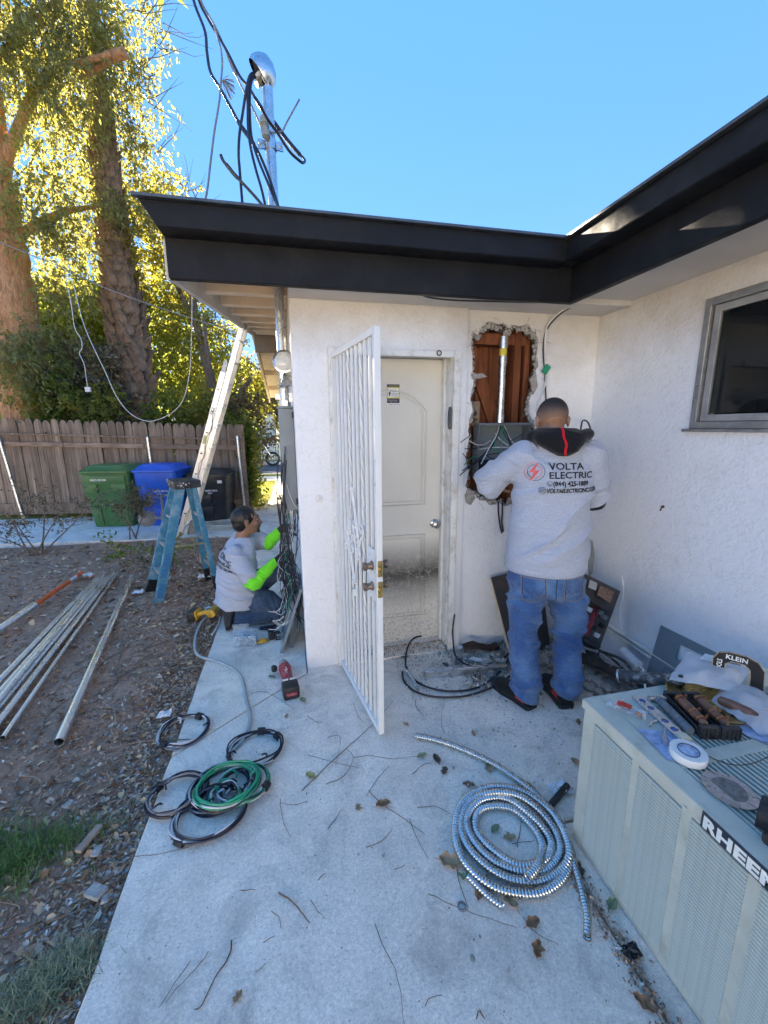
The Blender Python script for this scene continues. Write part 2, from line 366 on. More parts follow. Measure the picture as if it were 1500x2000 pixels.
# crumbs of render and paper clinging round the hole
b = MB(); b2 = MB(); r = random.Random(5)
for i, (x, z) in enumerate(hole1):
    for k in range(2):
        q = V((x+(ccx-x)*r.uniform(0, .06), AY+r.uniform(.005, .03), z+(ccz-z)*r.uniform(0, .05))); s = r.uniform(.006, .02)
        b.sphere(q, s, 6, (r.uniform(.6, 1.5), .6, r.uniform(.6, 1.4)))
    if i % 2 == 0:
        q = V((x, AY+.02, z)); d = V((ccx-x, 0, ccz-z)).normalized(); t = V((-d.z, 0, d.x)); L = r.uniform(.02, .06); wd = r.uniform(.01, .025)
        b2.quad(q-t*wd, q+t*wd, q+t*wd*.5+d*L+V((0, -r.uniform(-.03, .03), 0)), q-t*wd*.7+d*L*.8+V((0, r.uniform(-.02, .03), 0)))
tag(part('mortar_crumbs', b, M_mortar, smooth=False), kind='stuff')
tag(part('torn_paper', b2, pbr('tar_paper', (.07, .062, .055), .9, var=.4, scale=30), smooth=False), kind='stuff')
def torn(pts, y=AY-.005):
    b = MB(); b.prism([pts], (0, AY-.006, 0), (1, 0, 0), (0, 0, 1), .012); part('stucco_flap', b, M_mortar)
torn([(1.175, 1.93), (1.25, 1.935), (1.285, 1.915), (1.24, 1.905), (1.18, 1.895)], AY+.0)
torn([(1.17, 1.17), (1.21, 1.16), (1.235, 1.11), (1.2, 1.06), (1.165, 1.08), (1.155, 1.13)], AY+.0)
torn([(1.6, 1.9), (1.64, 1.95), (1.66, 1.86), (1.63, 1.8)], AY+.0)
# lath wires fraying at the rim of the hole
b = MB(); r = random.Random(8)
for i in range(70):
    x, z = r.choice(hole1); p = V((x, AY+.01, z)); pts = [p]; d = V((r.uniform(-1, 1), r.uniform(-.8, .2), r.uniform(-1, 1))).normalized()
    for k in range(4): p = p+d*r.uniform(.012, .03); d = (d+V((r.uniform(-1, 1), r.uniform(-.5, .4), r.uniform(-1, .6)))*.8).normalized(); pts.append(p)
    b.tube(smooth_path(pts, 3), .0009, 4)
tag(part('lath_wire', b, pbr('rusty_wire', (.12, .075, .05), .7, .6)), kind='stuff')
# studs and sheathing inside
for x0, x1, y0, y1, z0, z1 in ((1.10, 1.215, 2.70, 2.80, .9, 2.36), (1.685, 1.80, 2.70, 2.80, .9, 2.36), (1.515, 1.565, 2.70, 2.79, .9, 2.32), (1.60, 1.645, 2.72, 2.8, .9, 2.32)):
    b = MB(); b.box(x0, x1, y0, y1, z0, z1); part('stud', b, M_stud, bevel=.003)
b = MB(); b.bar((1.22, 2.81, 2.15), (1.62, 2.81, 1.2), .02, .09, up=V((1, 0, .42))); part('diagonal_brace', b, M_stud)
b = MB(); b.box(1.215, 1.60, 2.71, 2.79, 2.13, 2.2); part('fire_block', b, M_stud)
b = MB(); b.box(1.215, 1.27, 2.69, 2.70, 1.6, 1.76); part('plywood_patch', b, wood('pale_ply', (.25, .16, .10), (.38, .28, .2)))
for i in range(7):
    b = MB(); b.box(1.1+i*.098, 1.194+i*.098, 2.83+.004*(i % 2), 2.85, .8, 2.36); part('sheathing_board', b, M_stud, bevel=.002)
# wing wall with the window opening, left flank and rear shell
WZ0, WZ1, WY0, WY1 = 1.575, 2.215, .55, 1.86
b = MB(); b.prism([[(-4, -.1), (2.66, -.1), (2.66, 2.56), (-4, 2.56)], [(WY0, WZ0), (WY0, WZ1), (WY1, WZ1), (WY1, WZ0)]], (RX, 0, 0), (0, 1, 0), (0, 0, 1), -.15)
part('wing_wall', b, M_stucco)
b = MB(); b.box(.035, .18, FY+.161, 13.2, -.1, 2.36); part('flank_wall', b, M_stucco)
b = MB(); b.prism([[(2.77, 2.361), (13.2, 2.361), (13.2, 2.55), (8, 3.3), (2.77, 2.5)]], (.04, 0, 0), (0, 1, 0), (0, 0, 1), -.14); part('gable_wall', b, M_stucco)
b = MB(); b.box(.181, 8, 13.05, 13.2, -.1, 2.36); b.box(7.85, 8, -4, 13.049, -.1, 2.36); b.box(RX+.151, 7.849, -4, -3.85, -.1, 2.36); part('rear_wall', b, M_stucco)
# dim room behind the window
M_room = pbr('room_plaster', (.32, .31, .29), .8); b = MB()
b.box(2.26, 5, -1.2, 3.2, .02, .05); b.box(2.26, 5, 3.2, 3.25, .05, 2.5); b.box(2.26, 5, -1.25, -1.2, .05, 2.5); b.box(5, 5.05, -1.25, 3.25, .02, 2.5); b.box(2.26, 5, -1.2, 3.2, 2.45, 2.5); part('room_shell', b, M_room)
b = MB(); b.box(4.2, 4.9, 2.3, 3.1, .05, 1.85); part('room_cupboard', b, pbr('dark_cupboard', (.10, .09, .08)))
b = MB(); b.box(4.97, 4.995, 1.1, 1.7, 1.75, 2.1); part('room_picture', b, M_dark)
# window
M_alu = pbr('weathered_aluminium', (.36, .36, .355), .5, .75, var=.3, scale=18, bump=.1)
t = NT('window_glass'); t.set(Base_Color=(.02, .022, .024), Roughness=.03, Specular_IOR_Level=.7)
tr = t.n('BsdfTransparent'); tr.inputs[0].default_value = (.55, .58, .57, 1); ms = t.n('MixShader'); ms.inputs[0].default_value = .45; t.l(tr.outputs[0], ms.inputs[1]); t.l(t.b.outputs[0], ms.inputs[2]); t.l(ms.outputs[0], t.o.inputs[0]); M_glass = t.m
b = MB()
for d, x0, x1 in ((0, -.012, .05),):
    b.prism([[(WY0, WZ0), (WY1, WZ0), (WY1, WZ1), (WY0, WZ1)], [(WY0+.035, WZ0+.035), (WY0+.035, WZ1-.035), (WY1-.035, WZ1-.035), (WY1-.035, WZ0+.035)]], (RX+x0, 0, 0), (0, 1, 0), (0, 0, 1), -(x1-x0))
win = part('window', b, M_alu, bevel=.003)
def wframe(name, y0, y1, z0, z1, wd, x0, x1, m, par):
    b = MB(); b.prism([[(y0, z0), (y1, z0), (y1, z1), (y0, z1)], [(y0+wd, z0+wd), (y0+wd, z1-wd), (y1-wd, z1-wd), (y1-wd, z0+wd)]], (x0, 0, 0), (0, 1, 0), (0, 0, 1), -(x1-x0)); return part(name, b, m, par, bevel=.002)
wframe('sash', 1.18, WY1-.04, WZ0+.037, WZ1-.037, .034, RX+.008, RX+.03, pbr('white_sash', (.34, .34, .335), .5, .3), win)
wframe('sash', WY0+.04, 1.2, WZ0+.037, WZ1-.037, .042, RX+.034, RX+.056, M_alu, win)
b = MB(); b.box(RX+.017, RX+.021, 1.22, WY1-.08, WZ0+.078, WZ1-.078); part('pane', b, M_glass, win)
b = MB(); b.box(RX+.044, RX+.048, WY0+.08, 1.16, WZ0+.078, WZ1-.078); part('pane', b, M_glass, win)
b = MB(); b.box(RX-.03, RX+.001, WY0-.02, WY1+.025, WZ0-.016, WZ0-.001); part('sill', b, M_alu, win, bevel=.002)
for z in (1.62, 1.7): 
    b = MB(); b.cyl((RX-.013, WY1-.018, z+.1), (RX-.016, WY1-.018, z+.1), .005, n=8); part('screw', b, M_galv, win)

# eaves: soffits, beams and drip trims
BY, TYF, BX, TX = 2.365, 2.25, 1.665, 1.545
b = MB(); b.box(.035, 2.11, BY+.041, FY+.06, 2.318, 2.335); part('soffit', b, M_soffit)
b = MB(); b.box(BX+.041, RX+.02, -4, BY-.0, 2.345, 2.36); part('soffit', b, M_soffit)
b = MB(); b.box(-.53, BX+.04, BY, BY+.04, 2.312, 2.515); part('eave_beam', b, M_fascia, bevel=.004)
b = MB(); b.box(BX, BX+.04, -4, BY-.001, 2.311, 2.514); part('eave_beam', b, M_fascia, bevel=.004)
b = MB(); b.prism([[(-.53, 2.488), (TX+.02, 2.488), (TX, 2.595), (-.6, 2.595)]], (0, TYF, 0), (1, 0, 0), (0, 0, 1), .116); part('drip_trim', b, M_fascia, bevel=.005)
b = MB(); b.box(TX, TX+.119, -4, TYF-.001, 2.487, 2.594); part('drip_trim', b, M_fascia, bevel=.005)
b = MB(); b.bar((-.615, TYF-.012, 2.6), (TX, TYF-.012, 2.6), .03, .012); b.bar((TX-.012, TYF, 2.601), (TX-.012, -4, 2.601), .03, .012); part('metal_flashing', b, pbr('dark_flashing', (.10, .11, .12), .4, .6))
b = MB(); b.box(BX+.045, RX+.03, BY+.0, BY+.04, 2.313, 2.42); part('plaster_beam', b, M_stucco, bevel=.006)
# roof planes
b = MB()
b.poly([(-.6, 2.25, 2.61), (1.56, 2.25, 2.61), (8.2, 8, 3.49), (-.6, 8, 3.49)]); b.poly([(-.6, 8, 3.5), (8.2, 8, 3.5), (8.2, 13.6, 2.62), (-.6, 13.6, 2.62)])
b.poly([(1.53, 2.25, 2.605), (1.53, -4, 2.605), (5, -4, 3.1), (5, 5.3, 3.1)]); part('roof', b, M_roof, smooth=False)
# gable rake on the left: white barge boards, roof boards and lookouts
def rz(y): return 2.33+(y-2.365)*.153 if y <= 8 else 2.33+5.635*.153-(y-8)*.153
b = MB(); b.prism([[(2.41, rz(2.41)-.02), (8, rz(8)-.02), (8, rz(8)+.16), (2.41, rz(2.41)+.16)]], (-.515, 0, 0), (0, 1, 0), (0, 0, 1), .035); part('barge_board', b, M_soffit, bevel=.003)
b = MB(); b.prism([[(8.01, rz(8)-.02), (13.5, rz(13.5)-.02), (13.5, rz(13.5)+.16), (8.01, rz(8)+.16)]], (-.515, 0, 0), (0, 1, 0), (0, 0, 1), .035); part('barge_board', b, M_cream, bevel=.003)
y = 2.42
while y < 13.4:
    y1 = min(y+.235, 13.5)
    if y < 8 < y1: y1 = 8
    b = MB(); b.poly([(-.5, y, rz(y)+.12), (.05, y, rz(y)+.12), (.05, y1-.006, rz(y1)+.12), (-.5, y1-.006, rz(y1)+.12)]); b.poly([(-.5, y, rz(y)+.14), (.05, y, rz(y)+.14), (.05, y1-.006, rz(y1)+.14), (-.5, y1-.006, rz(y1)+.14)]); part('roof_board', b, M_cream, smooth=False)
    y = y1
for i, y in enumerate((3.05, 3.75, 4.55, 5.4, 6.3, 7.2, 9.2, 10.6, 12)):
    b = MB(); b.box(-.48, .034, y, y+.07, rz(y)+.02, rz(y)+.118); part('lookout', b, M_cream, bevel=.003)
b = MB(); b.box(-.5, .034, 7.86, 7.9, rz(8)-.32, rz(8)-.03); part('ridge_board', b, pbr('weathered_ply', (.20, .16, .12), .8, var=.3, scale=3))
# wall fittings
b = MB(); b.lathe([(.024, 0), (.024, .008), (.019, .012), (.012, .013), (.011, .022), (.004, .024), (0, .024)], (.16, FY, 1.16), (0, -1, 0), 20); part('wall_cap', b, M_white)
for z, rr in ((.235, .013), (.2, .011)):
    b = MB(); b.tube(smooth_path([(RX-.014, 2.63, z+.02), (RX-.014, 1.9, z), (RX-.014, .9, z-.01), (RX-.014, -1, z-.01)], 4), rr, 10); part('wall_conduit', b, M_white)
b = MB(); b.tube(smooth_path([(RX-.004, 2.2, .62), (RX-.005, 2.17, .5), (RX-.004, 2.19, .4), (RX-.005, 2.15, .26)], 4), .004, 6); part('caulk_bead', b, M_stucco)
b = MB(); b.lathe([(.008, 0), (.007, .012), (0, .014)], (RX, 1.96, 1.13), (-1, 0, 0), 10); b.cyl((RX-.01, 1.96, 1.13), (RX-.016, 1.963, 1.105), .004, n=6); part('wall_nail', b, pbr('rust', (.14, .07, .04), .8, .4))

# ------------------------------------------------ door and its frames
DY = 2.77
t = NT('door_paint'); co = t.coord('Object'); sep = t.n('SeparateXYZ'); t.l(t.n('NewGeometry').outputs['Position'], sep.inputs[0])
base = t.ramp(t.noise(co, 3, 6), [(.3, (.63, .60, .53)), (.7, (.70, .68, .61))])
zc = t.math('DIVIDE', t.math('ABSOLUTE', t.math('SUBTRACT', sep.outputs[2], t.math('ADD', .50, t.math('MULTIPLY', t.noise(co, 2.2, 3), .1)))), .27)
bell = t.math('SUBTRACT', 1.0, zc, clamp=True); nz = t.noise(co, 26, 8, .75); gr = t.math('MULTIPLY', bell, t.ramp(nz, [(.2, .35), (.5, 1.)]))
base = t.mix(t.math('MULTIPLY', gr, 1.05, True), base, (.08, .07, .058))
low = t.math('MULTIPLY', t.ramp(sep.outputs[2], [(.12, 1.), (.62, 0.)]), t.ramp(t.noise(co, 60, 6, .8), [(.5, 0.), (.62, 1.)])); base = t.mix(t.math('MULTIPLY', low, .7), base, (.14, .12, .10))
t.set(Base_Color=base, Roughness=.55); t.bump(t.noise(co, 50, 3), .15, .003); M_door = t.m
b = MB(); b.box(.288, 1.038, DY, DY+.04, .015, 2.035); door = part('door', b, M_door, bevel=.003)
def moulding(pts, rr):
    b = MB(); b.tube([(x, DY-.001, z) for x, z in pts], rr, 6, closed=True, flat=.7); part('moulding', b, M_door, door)
arc = [(.425+(.91-.425)*k/14, 1.71+.125*math.sin(math.pi*k/14)**.8) for k in range(15)]
for s, rr in ((0, .010), (.022, .005)):
    moulding([(.425+s, 1.06+s), (.91-s, 1.06+s)]+[(min(max(x, .425+s), .91-s), z-s) for x, z in arc[::-1]], rr)
    moulding([(.425+s, .22+s), (.91-s, .22+s), (.91-s, .84-s), (.425+s, .84-s)], rr)
b = MB(); b.prism([[(.45, .25), (.885, .25), (.885, .81), (.45, .81)]], (0, DY-.004, 0), (1, 0, 0), (0, 0, 1), .004); part('raised_panel', b, M_door, door, bevel=.003)
b = MB(); b.prism([[(.45, 1.09), (.885, 1.09)]+[(.425+.025+(x-.425)*.896, z-.03) for x, z in arc[::-1]]], (0, DY-.004, 0), (1, 0, 0), (0, 0, 1), .004); part('raised_panel', b, M_door, door, bevel=.003)
M_nickel = pbr('worn_nickel', (.55, .52, .47), .28, 1., var=.2)
b = MB(); b.lathe([(.033, 0), (.033, .005), (.027, .010), (.012, .014), (.011, .03), (.022, .036), (.028, .05), (.026, .062), (.014, .068), (0, .069)], (.985, DY, .915), (0, -1, 0), 24); b.lathe([(.009, 0), (.009, .002), (0, .0021)], (.985, DY-.069, .915), (0, -1, 0), 12); part('knob', b, M_nickel, door)
b = MB(); r = random.Random(12)
for x0, z0, n, L in ((.63, .62, 9, .035), (.66, .56, 12, .03), (.72, .58, 14, .026), (.80, .60, 8, .03), (.88, .58, 16, .026), (.92, .56, 16, .022), (.955, .55, 12, .022), (.86, .62, 6, .03), (.6, .45, 5, .03), (.68, .43, 6, .02), (.92, .5, 8, .02)):
    p = V((x0, DY-.003, z0)); pts = [p]; a = r.uniform(0, 6.3)
    for k in range(n):
        a += r.uniform(-1.3, 1.3); p = p+V((math.cos(a), 0, math.sin(a)*.9))*L*r.uniform(.4, 1); p.x = min(p.x, 1.02); pts.append(p)
    b.tube(pts, r.uniform(.0012, .0022), 4, flat=.5)
part('peeling_paint', b, M_white, door, label='curled flakes of pale paint on the sooty lower door')
# trims
b = MB(); b.box(.262, .285, FY+.06, DY+.05, 0, 2.06); b.box(1.041, 1.064, FY+.06, DY+.05, 0, 2.06); b.box(.2851, 1.0409, FY+.06, DY+.05, 2.04, 2.06); b.box(1.022, 1.0405, DY-.05, DY-.004, .02, 2.039); part('door_jamb', b, M_white, bevel=.003)
b = MB(); b.box(.245, .295, FY-.022, FY+.002, .0, 2.06); part('gate_post', b, M_white, bevel=.003)
b = MB(); b.box(1.035, 1.08, FY-.022, FY+.002, .0, 2.06); part('gate_post', b, M_white, bevel=.003)
b = MB(); b.box(.296, 1.034, FY-.022, FY+.002, 2.02, 2.059); part('gate_header', b, M_white, bevel=.003)
for x, z in ((.27, 1.62), (.27, .9), (1.06, 1.62), (1.06, .92), (1.06, .25)):
    b = MB(); b.lathe([(.006, 0), (.005, .003), (0, .004)], (x, FY-.022, z), (0, -1, 0), 10); part('bolt_head', b, M_galv)
b = MB(); b.tube([(.93+.014*math.cos(k*.5236), FY-.028, 2.043+.014*math.sin(k*.5236)) for k in range(12)], .0035, 6, closed=True); part('screw_eye', b, M_dark)
b = MB(); b.lathe([(.001, 0), (.016, .01), (.02, .05), (.019, .11), (.012, .145), (0, .15)], (1.03, FY+.02, 1.575), (0, 0, 1), 14, sx=.8); b.box(1.018, 1.04, FY+.0, FY+.012, 1.6, 1.7); part('door_closer_bracket', b, pbr('dark_grey_metal', (.10, .10, .11), .45, .4))
b = MB(); b.box(.29, 1.036, FY-.02, DY+.04, -.01, .013); part('threshold', b, M_conc, bevel=.004)

# unseen house added behind the viewer, its sunlit wall bouncing light onto the patio
nh = thing('added_bounce_house', 'long pale stucco house across the back yard facing the low sun', 'house', (-4, -9.5, 0))
M_nst = pbr('pale_bounce_stucco', (.62, .60, .57), .85, var=.1, scale=3, bump=.4, bscale=60)
b = MB(); b.prism([[(-15, -.1), (9, -.1), (9, 3.0), (-15, 3.0)], [(-11, 1), (-11, 2.2), (-9.4, 2.2), (-9.4, 1)], [(-5.5, 0), (-5.5, 2.1), (-4.5, 2.1), (-4.5, 0.)][::1], [(-1, 1), (-1, 2.2), (.8, 2.2), (.8, 1)]][0:2]+[[(-1, 1), (-1, 2.2), (.8, 2.2), (.8, 1)]], (0, -9.5, 0), (1, 0, 0), (0, 0, 1), -.0001 or 0); b = MB()
b.prism([[(-15, -.1), (9, -.1), (9, 3.0), (-15, 3.0)], [(-11, 1), (-11, 2.2), (-9.4, 2.2), (-9.4, 1)], [(-1, 1), (-1, 2.2), (.8, 2.2), (.8, 1)]], (0, -9.5, 0), (1, 0, 0), (0, 0, 1), .2); b.box(-15, -14.8, -17, -9.71, -.1, 3); b.box(8.8, 9, -17, -9.71, -.1, 3); b.box(-14.79, 8.79, -17, -16.8, -.1, 3); part('wall', b, M_nst, nh)
b = MB(); b.poly([(-15.5, -8.9, 2.95), (9.5, -8.9, 2.95), (9.5, -13.2, 4.6), (-15.5, -13.2, 4.6)]); b.poly([(-15.5, -17.6, 2.95), (9.5, -17.6, 2.95), (9.5, -13.2, 4.6), (-15.5, -13.2, 4.6)]); part('roof', b, M_roof, nh, smooth=False)
for x0, x1 in ((-11, -9.4), (-1, .8)):
    b = MB(); b.prism([[(x0, 1), (x1, 1), (x1, 2.2), (x0, 2.2)], [(x0+.07, 1.07), (x0+.07, 2.13), (x1-.07, 2.13), (x1-.07, 1.07)]], (0, -9.55, 0), (1, 0, 0), (0, 0, 1), .08); w_ = part('window', b, M_white, nh); b = MB(); b.box(x0+.07, x1-.07, -9.6, -9.59, 1.07, 2.13); part('pane', b, M_glass, w_)
b = MB(); b.box(-5.5, -4.5, -9.499, -9.45, 0, 2.1); part('door', b, M_cream, nh)
# ------------------------------------------------ fence
M_fence = wood('grey_fence_wood', (.10, .07, .05), (.34, .255, .19)); M_rail = wood('fence_rail_wood', (.17, .11, .075), (.36, .26, .19), along='x')
FA, FB = V((-5.6, 9.02, 0)), V((-.86, 8.28, 0)); fd = (FB-FA).normalized(); fn = V((fd.y, -fd.x, 0))
fence = thing('wooden_fence', 'weathered grey board fence with rounded pickets behind the three bins', 'fence', tuple(FA))
def fz(s): return 1.83-.18*s
NBD = 34; L = (FB-FA).length; bw = L/NBD; bmes = []
for v in range(4):
    b = MB(); r = random.Random(v); hw = bw/2-.004; pts = [(-hw, 0), (hw, 0), (hw, .93-.02*r.random())]+[(hw*math.cos(a)**.8 if a < 1.57 else -hw*abs(math.cos(a))**.8, .93+.07*math.sin(a)) for a in np.linspace(.25, 2.9, 7)]+[(-hw, .93-.02*r.random())]
    b.prism([pts], (0, -.009, 0), (1, 0, 0), (0, 0, 1), .018); bmes.append(b.mesh('board', M_fence, False))
for i in range(NBD):
    p = FA+fd*(bw*(i+.5)); r = random.random()
    o = link('board', bmes[i % 4] if i % 3 else bmes[(i*7) % 4], fence, loc=p-FA+fn*random.uniform(-.012, .006)+V((0, 0, .06)), rot=(random.uniform(-.012, .012), random.uniform(-.006, .006), math.atan2(fd.y, fd.x)+random.uniform(-.03, .03)), scale=(1, 1, (fz(i/NBD)-.06)*(1+random.uniform(-.012, .012))))
def fpt(s, z, off=0.): q = FA+fd*(L*s)+fn*off; return V((q.x, q.y, z))
for z, h, m in ((.80, .085, M_rail), (.90, .03, M_fence)):
    for s0, s1 in ((0, .335), (.337, .63), (.632, 1.)):
        b = MB(); b.bar(fpt(s0, fz(s0)*z-.09, .035), fpt(s1, fz(s1)*z-.09+random.uniform(-.02, .02), .035), .04, h); part('rail', b, m, fence, bevel=.004)
b = MB(); b.bar(fpt(0, .16, .03), fpt(1, .13, .03), .03, .2); part('kickboard', b, M_fence, fence)
b = MB(); b.bar(fpt(.79, .2, .035), fpt(1, .2, .035), .04, .1); part('rail', b, M_rail, fence)
for (s, t, lean, off) in ((.115, 1.5, .17, .08), (.65, 1.45, .03, .08), (.985, 1.45, .03, .07)):
    b = MB(); b.tube([fpt(s+lean/L, -.1, off), fpt(s, t, off)], .027, 10); b.sphere(fpt(s, t, off), .027, 10, (1, 1, .4)); part('pipe_post', b, M_galv, fence)
b = MB(); b.bar(fpt(.997, 0, 0), fpt(.997, 1.66, 0), .09, .09); part('end_post', b, M_rail, fence)

# ------------------------------------------------ foliage
def leaf_mat(name, c, tc, var=.5, tw=.5):
    t = NT(name); g = t.n('NewGeometry').outputs['Random Per Island']; co = t.coord('Object'); n1 = t.noise(co, .9, 3)
    f = t.math('ADD', t.math('MULTIPLY', g, .6), t.math('MULTIPLY', n1, .4))
    k = t.ramp(f, [(.15, tuple(x*(1-var) for x in c)), (.5, c), (.85, tuple(x*(1+var) for x in c))]); k2 = t.ramp(f, [(.15, tuple(x*.65 for x in tc)), (.8, tuple(min(1, x*1.25) for x in tc))])
    t.set(Base_Color=k, Roughness=.5, Specular_IOR_Level=.35); tl = t.n('BsdfTranslucent'); t.l(k2, tl.inputs[0])
    mx = t.n('MixShader'); mx.inputs[0].default_value = tw; t.l(t.b.outputs[0], mx.inputs[1]); t.l(tl.outputs[0], mx.inputs[2]); t.l(mx.outputs[0], t.o.inputs[0]); return t.m
M_leaf = leaf_mat('elm_leaf', (.12, .145, .075), (.50, .46, .09), tw=.42); M_leafy = leaf_mat('yellow_leaf', (.12, .14, .04), (.60, .53, .06), tw=.45); M_leafg = leaf_mat('bush_leaf', (.10, .145, .04), (.42, .46, .06)); M_leafd = leaf_mat('shrub_leaf', (.17, .15, .09), (.16, .12, .05), tw=.25)
M_leafo = leaf_mat('autumn_leaf', (.22, .14, .06), (.45, .30, .08), tw=.4)
M_bark = NT('bark'); co = M_bark.coord('Object', (7, 7, 1.4)); h = M_bark.noise(co, 2.2, 9, .68, 1.0); M_bark.set(Base_Color=M_bark.ramp(h, [(.3, (.20, .09, .04)), (.5, (.48, .25, .12)), (.72, (.62, .40, .24))]), Roughness=.9); M_bark.bump(h, 1., .05); M_bark = M_bark.m
M_barkg = pbr('grey_bark', (.17, .13, .10), .9, var=.5, scale=14, bump=.9, bscale=40, bdist=.02)
GAPS = [V((1.655, 1.87, 2.43)), V((1.55, 2.0, 2.54)), V((1.655, 1.95, 2.45))]
def leaves(clusters, ln, wd, droop=.5, seed=1, flat=.25):
    """clusters: (centre, radius or (rx,ry,rz), count). Small bent leaf quads gathered in sprays through each volume."""
    r = np.random.default_rng(seed); P = []; D = []
    for c, R, n in clusters:
        R = np.array(R if hasattr(R, '__len__') else (R, R, R), float); ns = max(1, n//14)
        s = r.normal(size=(ns, 3)); s /= np.linalg.norm(s, axis=1)[:, None]; s *= (r.random(ns)**.45)[:, None]; sp = np.array(c)+s*R
        sd = s*.7+r.normal(size=(ns, 3))*.6; sd[:, 2] -= droop; sd /= np.linalg.norm(sd, axis=1)[:, None]
        k = np.repeat(np.arange(ns), 14); t = np.tile(np.linspace(0, 1, 14), ns)
        spl = ln*r.uniform(2.2, 5.5, ns)
        p = sp[k]+sd[k]*(t*spl[k])[:, None]+r.normal(size=(len(k), 3))*ln*.28; p[:, 2] -= droop*ln*1.5*t**2
        d = sd[k]*.6+r.normal(size=(len(k), 3))*.65; d[:, 2] -= droop*.8
        P.append(p); D.append(d)
    P = np.concatenate(P); D = np.concatenate(D); D /= np.linalg.norm(D, axis=1)[:, None]
    for g_ in GAPS:
        q = P-np.array(g_); dd = np.linalg.norm(q-(q@np.array(sdir))[:, None]*np.array(sdir), axis=1); k_ = (dd > .085); P = P[k_]; D = D[k_]
    N = len(P)
    side = np.cross(D, r.normal(size=(N, 3))); side /= np.linalg.norm(side, axis=1)[:, None]; nrm = np.cross(side, D)
    l = ln*r.uniform(.6, 1.3, N)[:, None]; ww = wd*r.uniform(.7, 1.2, N)[:, None]
    m = P+D*l*.45; vv = np.stack([P, m+side*ww*.5+nrm*l*flat*.3, P+D*l, m-side*ww*.5+nrm*l*flat*.3], 1).reshape(-1, 3)
    return vv, np.arange(4*N).reshape(-1, 4)
def foliage(name, clusters, ln, wd, mat, parent, droop=.5, seed=1, kind=None):
    v, f = leaves(clusters, ln, wd, droop, seed)
    if parent is not None: v = v-np.array(wm(parent).translation)
    me = raw_mesh(name, v, f, mat); o = link(name, me, parent, loc=(0, 0, 0))
    if kind: o['kind'] = kind
    return o
def at(px, py, y): return tuple(PY(px, py, y))
def limb(b, pts, r0, r1, n=10, k=5, wob=.03, sd=0):
    P = smooth_path(pts, k); N = len(P); rr = random.Random(sd)
    P = [p+V((rr.uniform(-1, 1), rr.uniform(-1, 1), 0))*wob*r0*3 for p in P]
    b.tube(P, [r0+(r1-r0)*i/(N-1) for i in range(N)], n)
def twigs(b, clusters, n, ln, r0, sd=1):
    r = random.Random(sd)
    for c, R, _ in clusters:
        R = R if hasattr(R, '__len__') else (R, R, R)
        for i in range(n):
            p = V(c)+V((r.uniform(-.5, .5)*R[0], r.uniform(-.5, .5)*R[1], r.uniform(-.5, .3)*R[2])); d = V((r.uniform(-1, 1), r.uniform(-.5, .5), r.uniform(-.3, 1))).normalized(); pts = [p]
            for k in range(4): p = p+d*ln*R[0]/4; d = (d+V((r.uniform(-.3, .3), r.uniform(-.3, .3), r.uniform(-.1, .25)))).normalized(); pts.append(p)
            b.tube(pts, [r0, r0*.8, r0*.6, r0*.4, r0*.2], 5)
# big tree beyond the fence: leaning trunk at the frame's edge with a wide drooping crown
t1 = thing('broadleaf_tree', 'big tree with orange brown leaning trunk and drooping crown behind the fence', 'tree', at(52, 850, 9.7)[:2]+(0,))
b = MB(); limb(b, [at(60, 1000, 9.7), at(55, 800, 9.7), at(42, 700, 9.7), at(30, 580, 9.7), at(5, 430, 9.8), at(-14, 300, 9.9), at(-25, 120, 10), at(-35, -150, 10.1)], .46, .14, 18, 6, .03)
limb(b, [at(-6, 800, 9.75), at(-15, 650, 9.8), at(-60, 400, 9.9)], .3, .18, 12)
limb(b, [at(5, 330, 9.9), at(60, 200, 9.8), at(110, 140, 9.7), at(215, 105, 9.6)], .11, .04); limb(b, [at(20, 470, 9.8), at(110, 420, 9.9), at(200, 400, 10)], .09, .03); limb(b, [at(-2, 130, 10), at(80, 40, 10), at(170, -60, 10)], .12, .04)
limb(b, [at(150, 150, 9.9), at(200, 118, 9.8), at(245, 102, 9.7)], .1, .085)
limb(b, [at(-10, -150, 10.1), at(60, -320, 10.1), at(180, -420, 10.2)], .18, .05)
part('trunk', b, M_bark, t1)
C1 = []
rr = random.Random(21)
